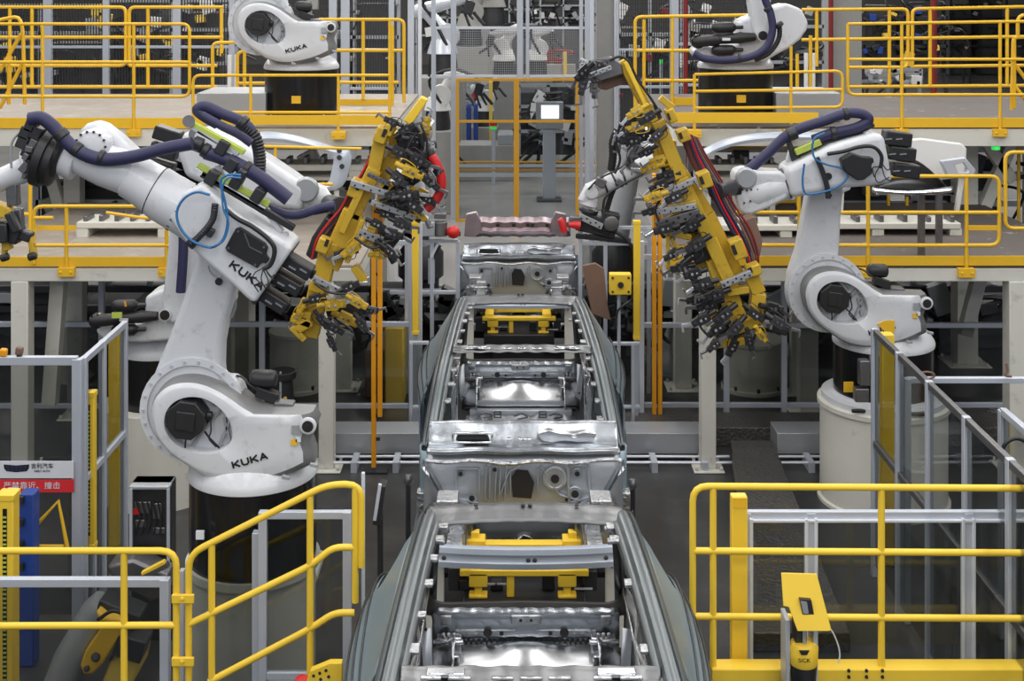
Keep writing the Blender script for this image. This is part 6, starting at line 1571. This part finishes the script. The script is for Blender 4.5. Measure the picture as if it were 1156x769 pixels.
# ---- behind the upper left platform
def far_fence(label, px0, px1, Y, ytop, posts, rails, mt_='alu', stripes=None, yb=None):
    t = thing('guard_fence', label, 'fence', (P((px0+px1)/2,0,Y).x, Y, 0))
    for px, w_ in posts: MB().beam(Vector((P(px,0,Y).x, Y, 0)), P(px,ytop,Y), w_*Y/F, .1).build('post', mt_, t, bevel=.006)
    for py, w_ in rails: MB().beam(P(px0,py,Y), P(px1,py,Y), w_*Y/F, .06).build('rail', mt_, t, bevel=.004)
    if stripes:
        m = MB(); n = int((px1-px0)/stripes)
        for i in range(n+1):
            px = px0+(px1-px0)*i/n; m.beam(P(px,yb or 115,Y), P(px,ytop,Y), 1.0*Y/F, .02)
        for py in range(int(max(ytop,-10)), int(yb or 115), 7): m.beam(P(px0,py,Y), P(px1,py,Y), .008, .008)
        m.build('bar_mesh', 'dark_metal', t)
    return t
far_fence('grey barred fence behind the upper left platform', -20, 260, 22.5, -20, [(54,9),(120,7),(200,9),(262,6)], [(53,3),(98,4)], stripes=3.2, yb=100)
far_fence('grey barred fence between the upper left robot and the aisle', 362, 446, 22.5, -20, [(376,9),(390,10),(442,6)], [(56,3),(100,3)], stripes=3.0, yb=122)
far_fence('grey barred fence right of the beige building column', 696, 760, 24, -20, [(697,3),(759,6)], [(56,2.5),(98,3)], stripes=2.6, yb=150)
far_fence('grey barred fence behind the upper right robot', 764, 850, 22.5, -20, [(762,8),(848,7)], [(50,3),(96,3)], stripes=3.0, yb=112)
machine('dark machines behind the barred fence at the far top left', -30, 120, 6, 110, 27, 'dark_wall', 7, pipes=16, acc=('rail_grey','grey_wall','lamp_cloth'))
machine('dark machines with pale parts behind the fence left of the lettered upper robot', 122, 265, 0, 110, 28, 'dark_wall', 8, pipes=22, acc=('rail_grey','lamp_cloth','white_sheet'))
machine('dark machines behind the fence right of the lettered upper robot', 350, 450, -5, 150, 29, 'dark_wall', 9, pipes=16, acc=('rail_grey','white_sheet','grey_wall'))
machine('dark shelving behind the fence near the right aisle column', 698, 770, -5, 140, 30, 'dark_wall', 10, pipes=10, acc=('rail_grey','dark_red','white_sheet'))
machine('dark machines behind the upper right robot', 770, 930, -5, 110, 31, 'dark_wall', 11, pipes=20, acc=('rail_grey','grey_wall','white_sheet'))
machine('dark equipment racks at the far right behind the upper platform', 975, 1070, -8, 84, 33, 'dark_wall', 12, pipes=30, acc=('dark_metal','lamp_cloth','blue_paint'))
machine('dark equipment racks at the very right edge behind the upper platform', 1074, 1200, -8, 84, 66, 'dark_wall', 13, pipes=30, acc=('dark_metal','rail_grey','grey_wall'))
machine('grey low cabinets on the floor behind the upper right railing', 968, 1040, 78, 98, 30, 'grey_wall', 14, pipes=4)
o = MB().box(P(935,0,26).x, P(973,0,26).x, 26, 26.3, 0, 9.9).build('wall_panel', 'grey_wall', bevel=.01); tag(o, 'beige wall panel behind the upper right platform', 'wall panel')
for px, y_, lb in ((938,25.8,'dark red vertical pipe in front of the beige wall panel'),(1054,29.5,'dark red vertical pipe among the dark equipment at the right'),(774,22.2,'dark red vertical pipe left of the upper right robot')):
    o = MB().tube([Vector((P(px,0,y_).x, y_, 0)), Vector((P(px,0,y_).x, y_, 9.5))], (3 if px != 1054 else 4)*y_/F*.9, 12).build('pipe', 'dark_red'); tag(o, lb, 'pipe')
def tube_pair(label, px, py0, py1, Y):
    t = px_thing('white_post_pair', label, 'post', px, py1, Y)
    for d in (-4,4): MB().tube([Vector((P(px+d,0,Y).x, Y, zu)), P(px+d,py0,Y)], 2.4*Y/F, 12).build('post', 'white_sheet', t)
tube_pair('pair of short white posts left of the upper left robot', 263, 62, 104, 18.5)
tube_pair('pair of short white posts right of the upper right robot', 914, 60, 100, 18.5)
for x0, x1, lb in ((222,300,'light grey steel box on the deck beside the upper left robot'), (876,949,'light grey steel box on the deck beside the upper right robot')):
    Y = 15.5; t = px_thing('cable_tray', lb, 'box', (x0+x1)/2, 122, Y)
    MB().box(P(x0,0,Y).x, P(x1,0,Y).x, Y, Y+.9, zu, P(0,105,Y).z).build('box_body', 'rail_grey', t, bevel=.01)
    m = MB()
    for k in range(8): x = P(x0+12+k*5,0,Y).x; m.box(x, x+.03, Y-.01, Y+.02, zu+.02, zu+.05)
    m.build('slots', 'black_plastic', t)
t = px_thing('worker', 'distant person in dark clothes standing beyond the upper right railing', 'person', 1091, 92, 40)
t.location = (P(1091,0,61).x, 61, 0)
person(t, (P(1091,0,61).x, 61, 0), 1.85, 'cloth_dark', 'cloth_dark', stride=.1)
# small green and white lit signs on the shelves
for px, py, lb in ((746,70,'small green lit exit figure sign seen through the fence right of the aisle'), (1018,0,'')):
    if lb:
        t = px_thing('lit_sign', lb, 'sign', px, py, 25.2); MB().pprism([(px-2,py-3),(px+2,py-3),(px+2,py+2),(px-2,py+2)], 25.2, .05).build('sign_face', 'green_lamp', t); MB().beam(P(px,py+2,25.23), Vector((P(px,0,25.2).x,25.23,0)), .06, .04).build('stand', 'alu', t)
# ---------------------------------------------------------------- between lower and upper platforms
def table_frame(label, x0, x1, y0, y1, Y, holes):
    t = px_thing('conveyor_frame', label, 'conveyor', (x0+x1)/2, y1, Y); k = Y/F
    m = MB(); m.box(P(x0,0,Y).x, P(x1,0,Y).x, Y, Y+.5, P(0,y0+7,Y).z, P(0,y0,Y).z); m.box(P(x0,0,Y).x, P(x1,0,Y).x, Y, Y+.5, P(0,y1,Y).z, P(0,y1-4,Y).z); m.build('side_beam', 'beige_paint', t, bevel=.01)
    m = MB()
    for px in holes: m.box(P(px-7,0,Y).x, P(px+7,0,Y).x, Y+.01, Y+.45, P(0,y1-3,Y).z, P(0,y0+6,Y).z)
    m.build('web_plate', 'beige_paint', t, bevel=.02)
    m = MB()
    for i in range(6): px = x0+8+(x1-x0-16)*i/5; m.box(P(px-2,0,Y).x, P(px+3,0,Y).x, Y+.05, Y+.3, P(0,y0,Y).z, P(0,y0-6-(i*37%4),Y).z)
    m.build('part_rest', 'gun_metal', t, bevel=.01)
    m = MB()
    for px in (x0+6, x1-6): m.box(P(px-3,0,Y).x, P(px+3,0,Y).x, Y+.1, Y+.4, zl, P(0,y1,Y).z)
    m.build('foot', 'beige_paint', t)
    return t
table_frame('beige conveyor frame on the lower left platform', 86, 190, 251, 278, 14.0, (92,184))
table_frame('beige conveyor frame on the lower right platform', 800, 930, 254, 277, 14.0, (805,888))
table_frame('beige conveyor frame on the lower right platform below the hanging shell', 935, 1085, 252, 277, 14.1, (992,1080))
table_frame('beige conveyor frame behind the upright body side panel on the left', 296, 410, 186, 204, 15.4, (300,400))
table_frame('beige conveyor frame behind the upright body side panel on the right', 790, 880, 186, 204, 15.4, (800,870))
def side_ring(label, outer, inner, Y, n=60):
    t = px_thing('body_side_pressing', label, 'car part', outer[0][0], outer[0][1], Y)
    cx = sum(p[0] for p in inner)/len(inner); cy = sum(p[1] for p in inner)/len(inner)
    o = resample([(v.x, v.z) for v in smooth_path(PP(outer+[outer[0]], Y), 3)[:-1]], (P(cx,cy,Y).x, P(cx,cy,Y).z), n)
    i = resample([(v.x, v.z) for v in smooth_path(PP(inner+[inner[0]], Y), 3)[:-1]], (P(cx,cy,Y).x, P(cx,cy,Y).z), n)
    m = MB(); rows = []
    for k, dy in ((1,.06),(1,0),(.6,-.03),(.3,-.02),(0,.02),(0,.08)): rows.append([Vector((a[0]*(1-k)+b[0]*k, Y+dy, a[1]*(1-k)+b[1]*k)) for a, b in zip(o, i)])
    for px in ((300,380) if outer[0][0] < 578 else (800,950)): MB().beam(Vector((P(px,0,Y).x,Y+.08,zl)), P(px,215,Y+.08), .05, .05).build('rack_leg', 'beige_paint', t)
    m.grid(rows, closed=True); m.build('panel_ring', 'white_sheet' if False else 'beam_alu', t, solid=.01)
    m = MB()
    for px, py in ((383,170),(383,178),(386,188)) if outer[0][0] < 578 else ((790,188),(792,196)): m.cyl(P(px,py,Y-.05), P(px,py,Y-.055), .03, seg=10)
    m.build('hole', 'black_plastic', t)
    return t
side_ring('pale body side panel standing upright behind the left robots', [(270,158),(292,150),(320,151),(350,158),(380,168),(396,172),(392,196),(384,212),(356,218),(300,220),(262,216),(262,170)],
          [(280,166),(300,160),(325,161),(350,166),(370,172),(377,178),(374,196),(368,208),(340,212),(300,213),(274,208),(272,172)], 14.6)
side_ring('pale body side panel standing upright behind the right gripper', [(784,200),(786,180),(800,166),(830,155),(870,150),(920,150),(960,156),(960,214),(900,220),(800,218)],
          [(796,200),(796,182),(806,172),(834,163),(870,159),(920,158),(950,164),(950,208),(900,211),(806,210)], 14.6)
t = px_thing('door_pressing', 'white sheet metal door shell hanging behind the right robot motors', 'car part', 1060, 170, 13.2)
MB().pprism([(1024,158),(1040,156),(1086,162),(1092,168),(1090,200),(1060,204),(1026,200)], 13.4, .05).build('outer_skin', 'white_sheet', t, bevel=.02)
MB().beam(P(1060,200,13.5), Vector((P(1060,0,13.5).x,13.5,zl)), .06, .06).build('rack_leg', 'gun_metal', t)
t = px_thing('fender_pressing', 'dark shiny curved fender shell on the frame behind the right robot', 'car part', 1050, 200, 12.9)
rows = []
for k in range(13):
    a = k/12
    rows.append([P(988+90*a, 219-46*math.sin(math.pi*min(1,.12+a*.9))*(1-j/8)**1.3*(1-.25*a) + j*.15, 12.9+.25*math.sin(j/8*math.pi)) for j in range(9)])
MB().grid(rows).build('fender_skin', 'steel_dark' if False else 'gun_metal', t, solid=.01, sub=1)
rows = [[P(984+92*i/12, 210+7*math.sin(j/4*math.pi*.5)+3*math.sin(i/12*math.pi), 12.8-.12*math.sin(j/4*math.pi)) for j in range(5)] for i in range(13)]
MB().beam(P(1040,212,13.1), Vector((P(1040,0,13.1).x,13.1,zl)), .06, .06).build('rack_leg', 'gun_metal', t)
MB().grid(rows).build('fender_lip', 'steel', t, solid=.01, sub=1)
t = px_thing('hinge_bracket_part', 'grey stamped bracket with square hole on the lower right platform', 'bracket', 1085, 190, 13.1)
o_ = PP([(1062,182),(1090,178),(1102,192),(1100,198),(1070,200)], 13.1); i_ = PP([(1078,186),(1088,184),(1094,192),(1092,195),(1082,195)], 13.1)
MB().ring(o_, i_, (0,.08,0)).build('stamping', 'alu', t, bevel=.01)
MB().beam(P(1080,238,13.2), P(1086,200,13.2), .05, .05).build('strut', 'white_sheet', t, bevel=.01)
t = px_thing('status_lamp', 'small green glowing lamp under the upper right platform', 'lamp', 1124, 167, 15.06); c = P(1124,167,15.06)
MB().tube([c+Vector((0,0,-.02)), c+Vector((0,0,.02))], .05, 12).build('lens', 'green_lamp', t); MB().tube([c+Vector((0,0,.02)), Vector((c.x,c.y,zu-.18))], .015, 8).build('stem', 'dark_metal', t)
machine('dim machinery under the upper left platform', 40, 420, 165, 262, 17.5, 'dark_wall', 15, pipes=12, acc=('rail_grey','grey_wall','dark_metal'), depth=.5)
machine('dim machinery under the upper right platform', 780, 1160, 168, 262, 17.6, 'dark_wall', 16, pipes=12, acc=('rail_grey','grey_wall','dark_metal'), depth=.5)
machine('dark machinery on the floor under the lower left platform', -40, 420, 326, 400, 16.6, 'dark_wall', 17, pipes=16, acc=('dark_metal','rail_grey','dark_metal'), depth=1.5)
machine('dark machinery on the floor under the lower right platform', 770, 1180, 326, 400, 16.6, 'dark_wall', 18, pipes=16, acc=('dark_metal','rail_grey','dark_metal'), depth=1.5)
machine('low dark machinery on the floor left behind the rearmost body', 424, 508, 330, 372, 16.4, 'dark_wall', 19, pipes=6, acc=('rail_grey','dark_metal','dark_metal'), depth=.8)
machine('low dark machinery on the floor right behind the rearmost body', 660, 764, 322, 372, 16.4, 'dark_wall', 20, pipes=6, acc=('rail_grey','dark_metal','dark_metal'), depth=.8)
o = MB().box(P(434,0,14.6).x, P(456,0,14.6).x, 14.6, 14.9, 0, P(0,370,14.6).z).build('storage_bin', 'lamp_cloth', bevel=.02); tag(o, 'dull yellow bin in the dark left of the slim light curtain', 'bin')
o = MB().box(P(412,0,14.8).x, P(434,0,14.8).x, 14.8, 15.2, 0, P(0,396,14.8).z).build('cardboard_box', 'brown', bevel=.02); tag(o, 'brown box on the floor left of the dull yellow bin', 'box')
# ---------------------------------------------------------------- foreground extras
def lc(*a, **k): return light_curtain(*a, **k)
lc('yellow light curtain column right of the fence with the sign', 102, 443, 617, 9.75, .078)
lc('yellow light curtain column at the left edge under the sign', 9, 557, 790, 8.6, .115)
t = thing('yellow_post', 'yellow column behind the tinted pane of the left side fence', 'post', (P(129,0,10.9).x, 10.9, 0)); MB().box(P(122,0,10.9).x, P(134,0,10.9).x, 10.9, 11.0, 0, P(0,378,10.9).z).build('column', 'bright_yellow', t, bevel=.01)
t = thing('yellow_post', 'yellow column behind the first pane of the diagonal right fence', 'post', (P(1003,0,10.6).x, 10.6, 0)); MB().box(P(994,0,10.6).x, P(1008,0,10.6).x, 10.55, 10.65, 0, P(0,376,10.6).z).build('column', 'bright_yellow', t, bevel=.01)
t = px_thing('hydraulic_column', 'blue column behind the left edge light curtain', 'column', 30, 640, 9.0)
MB().box(P(21,0,9).x, P(38,0,9).x, 9.0, 9.12, 0, P(0,558,9).z).build('column', 'blue_paint', t, bevel=.01)
m = MB()
for py in (565,590,615,640): m.cbox(P(24,py,8.98), .03,.03,.05)
m.build('fitting', 'dark_metal', t)
t = px_thing('yellow_bracket', 'thin yellow triangular bracket frame behind the left near railing', 'bracket', 55, 640, 9.2)
m = MB(); m.tube(PP([(40,640),(40,594),(66,566),(76,618)], 9.2), .016, 8); m.build('frame_tube', 'yellow_paint', t)
m = MB(); m.tube(PP([(40,617),(72,617)], 9.2), .014, 8); m.build('cross_tube', 'yellow_paint', t)
t = px_thing('control_cabinet', 'small grey control box with wires left of the big robot base', 'cabinet', 166, 615, 9.3)
a, b = P(145,640,9.3), P(191,549,9.3)
MB().box(a.x, b.x, 9.36, 9.5, 0, b.z).build('cabinet_body', 'dark_metal', t, bevel=.01)
MB().box(a.x, b.x, 9.3, 9.5, b.z-.03, b.z+.0).build('hood', 'rail_grey', t, bevel=.01)
m = MB()
for px in (148,190): m.beam(P(px,640,9.3), P(px,552,9.3), .02, .02)
m.build('frame_edge', 'alu', t)
m = MB(); m.cbox(P(162,572,9.38), .12,.05,.09); m.cbox(P(178,576,9.38), .07,.05,.12); m.cbox(P(160,590,9.38), .08,.05,.06); m.cbox(P(180,598,9.38),.09,.05,.05); m.build('valve', 'gun_metal', t, bevel=.008)
m = MB()
for k in range(5): m.tube(smooth_path(PP([(154+k*6,566),(158+k*6,584+k),(152+k*7,604)], 9.34), 4), .006, 6)
m.build('wire', 'black_plastic', t); MB().cbox(P(155,577,9.36), .05,.03,.04).build('switch', 'red', t)
# low yellow-grey robot behind the near left panes
t = px_thing('industrial_robot', 'low robot with yellow arm behind the tinted pane at the bottom left', 'robot', 120, 769, 8.8)
YB = 8.8
MB().tube([P(60,800,YB), P(80,745,YB), P(112,690,YB), P(120,680,YB)], [.13,.12,.12,.10], 20).build('forearm', 'rail_grey', t)
MB().pprism([(90,752),(96,735),(112,712),(108,690),(118,698),(136,700),(140,712),(116,750),(104,762),(94,762)], YB-.2, .1).build('yellow_link', 'yellow_paint', t, bevel=.015)
MB().pprism([(115,770),(124,748),(146,735),(160,740),(156,760),(140,790),(118,790)], YB-.15, .25).build('yellow_base', 'lamp_cloth', t, bevel=.02)
m = MB(); m.cyl(P(108,742,YB-.22), P(108,742,YB-.2), .03); m.cyl(P(98,755,YB-.22), P(98,755,YB-.2), .02); m.cbox(P(150,725,YB-.1), .2,.2,.15, rot=.3); m.cbox(P(136,690,YB), .3,.2,.14, rot=.4); m.build('motor', 'dark_metal', t, bevel=.01)
hose(t, 'cable', [(110,700),(128,690),(142,700),(136,728),(124,745)], 2, 'black_plastic', YB-.25)
MB().pprism([(170,680),(130,660),(120,640),(150,632),(190,650),(186,676)], YB+.3, .2).build('cover', 'gun_metal', t, bevel=.02)
t = px_thing('robot_controller', 'cream machine housing behind the pane under the stair rail', 'machine', 330, 750, 8.6)
MB().pprism([(306,668),(345,646),(360,650),(340,700),(338,770),(306,790)], 8.9, .4).build('housing', 'beige_paint', t, bevel=.03)
MB().pprism([(322,668),(336,662),(337,678),(323,684)], 8.88, .03).build('recess', 'dark_metal', t, bevel=.01)
hose(t, 'cable', [(240,715),(262,690),(280,700),(276,722),(262,735)], 2, 'black_plastic', 8.5)
MB().beam(P(252,690,8.5), P(264,698,8.5), .03, .03).build('bright_rod', 'alu_light', t)
t = px_thing('guide_rail', 'yellow striped rail lying behind the near left railing', 'rail', 172, 642, 8.9)
MB().beam(P(161,647,8.9), P(186,634,8.9), .02, .05).build('yellow_strip', 'bright_yellow', t); MB().beam(P(163,650,8.9), P(190,637,8.9), .03, .05).build('rail_body', 'gun_metal', t)
# laser scanner on the right railing
YS = 7.2
t = px_thing('laser_scanner', 'yellow laser scanner with slanted yellow cover plate on the near right railing', 'scanner', 908, 769, YS)
pl = [(882,647),(922,648),(934,702),(931,703),(896,703),(888,680),(882,679)]
o = PP(pl, YS); pm = MB(); pm.prism([v+Vector((0,(v.z-o[0].z)*.35,0)) for v in o], (0,.008,0)); cvp = pm.build('cover_plate', 'bright_yellow', t, bevel=.003)
MB().pprism([(903,677),(916,678),(919,694),(906,694)], YS-.07, .06).build('window', 'dark_metal', cvp)
MB().pprism([(904,679),(911,680),(913,693),(907,693)], YS-.075, .01).build('window_frame', 'rail_grey', cvp)
m = MB()
for px in (889.5, 921): m.box(P(px-2.5,0,YS).x, P(px+2.5,0,YS).x, YS+.0, YS+.14, P(0,780,YS).z, P(0,700,YS).z)
m.build('side_bracket', 'alu', t, bevel=.004)
m = MB(); m.box(P(898,0,YS).x, P(911,0,YS).x, YS, YS+.1, P(0,730,YS).z, P(0,705,YS).z); m.build('connector', 'dark_metal', t, bevel=.005)
MB().beam(P(908,728,YS-.01), P(908,708,YS-.01), .02, .01).build('connector_strip', 'rail_grey', t)
c = P(908,751,YS); k = YS/F
MB().lathe((c.x, YS+.02, c.z), [(15*k,0),(16*k,3*k),(16.5*k,20*k),(14*k,24*k),(10*k,25*k)], 40).build('scanner_head', 'bright_yellow', t)
MB().lathe((c.x, YS+.02, P(0,790,YS).z), [(13*k,0),(13.5*k,14*k),(15*k,38*k),(14.6*k,40*k)], 40).build('scanner_base', 'black_plastic', t)
MB().pprism([(902,735),(914,735),(911,740),(905,740)], YS-.065, .01).build('display', 'black_plastic', t, bevel=.002)
text('maker_name', 'SICK', .030, 'ink_black', t, P(908,746,YS-.066), (1,0,0), (0,0,1), sx=1.1)
hose(t, 'thin_cable', [(932,704),(940,714),(946,728),(948,740),(946,749)], .9, 'white_sheet', YS+.1, seg=6)
t = px_thing('emergency_stop', 'small red knob at the bottom beside the stair bracket', 'button', 340, 768, 7.3)
MB().lathe(P(341,772,7.3), [(.025,0),(.038,.01),(.038,.03),(.025,.04)], 20, axis=(0,-.4,1)).build('knob', 'red', t); MB().tube([P(340,769,7.3), P(340,800,7.3)], .02, 8).build('stem', 'dark_metal', t)
# small things on top of the sign fence
for px, py, mt_, lb in ((4,398,'orange_paint','orange lamp on top of the sign fence at the left edge'), (22,396,'brown','small brown plug box on top of the sign fence')):
    t = px_thing('fence_lamp', lb, 'lamp', px, py+6, 9.55)
    MB().cbox(P(px,py,9.55), 8*9.55/F, .05, 9*9.55/F, rot=.1).build('body', mt_, t, bevel=.012); MB().cbox(P(px,py+6,9.55), 5*9.55/F, .04, .03).build('foot', 'dark_metal', t, bevel=.004)
t = px_thing('cable_reel', 'loop of reddish cable on the corner of the diagonal right fence', 'cable', 1046, 427, 9.65)
MB().tube([P(1046+9*math.cos(a), 424+4*math.sin(a), 9.6) for a in [k*.5 for k in range(26)]], .008, 6).build('cable_loop', 'brown', t)
hose(t, 'cable', [(1136,410),(1137,418),(1135,424),(1142,425)], 1.4, 'brown', 9.55)
t = px_thing('black_cable', 'black cable loop at the right edge beyond the fence', 'cable', 1150, 505, 8.8)
hose(t, 'cable_loop', [(1130,512),(1136,500),(1148,495),(1160,500)], 2.2, 'black_plastic', 8.8)
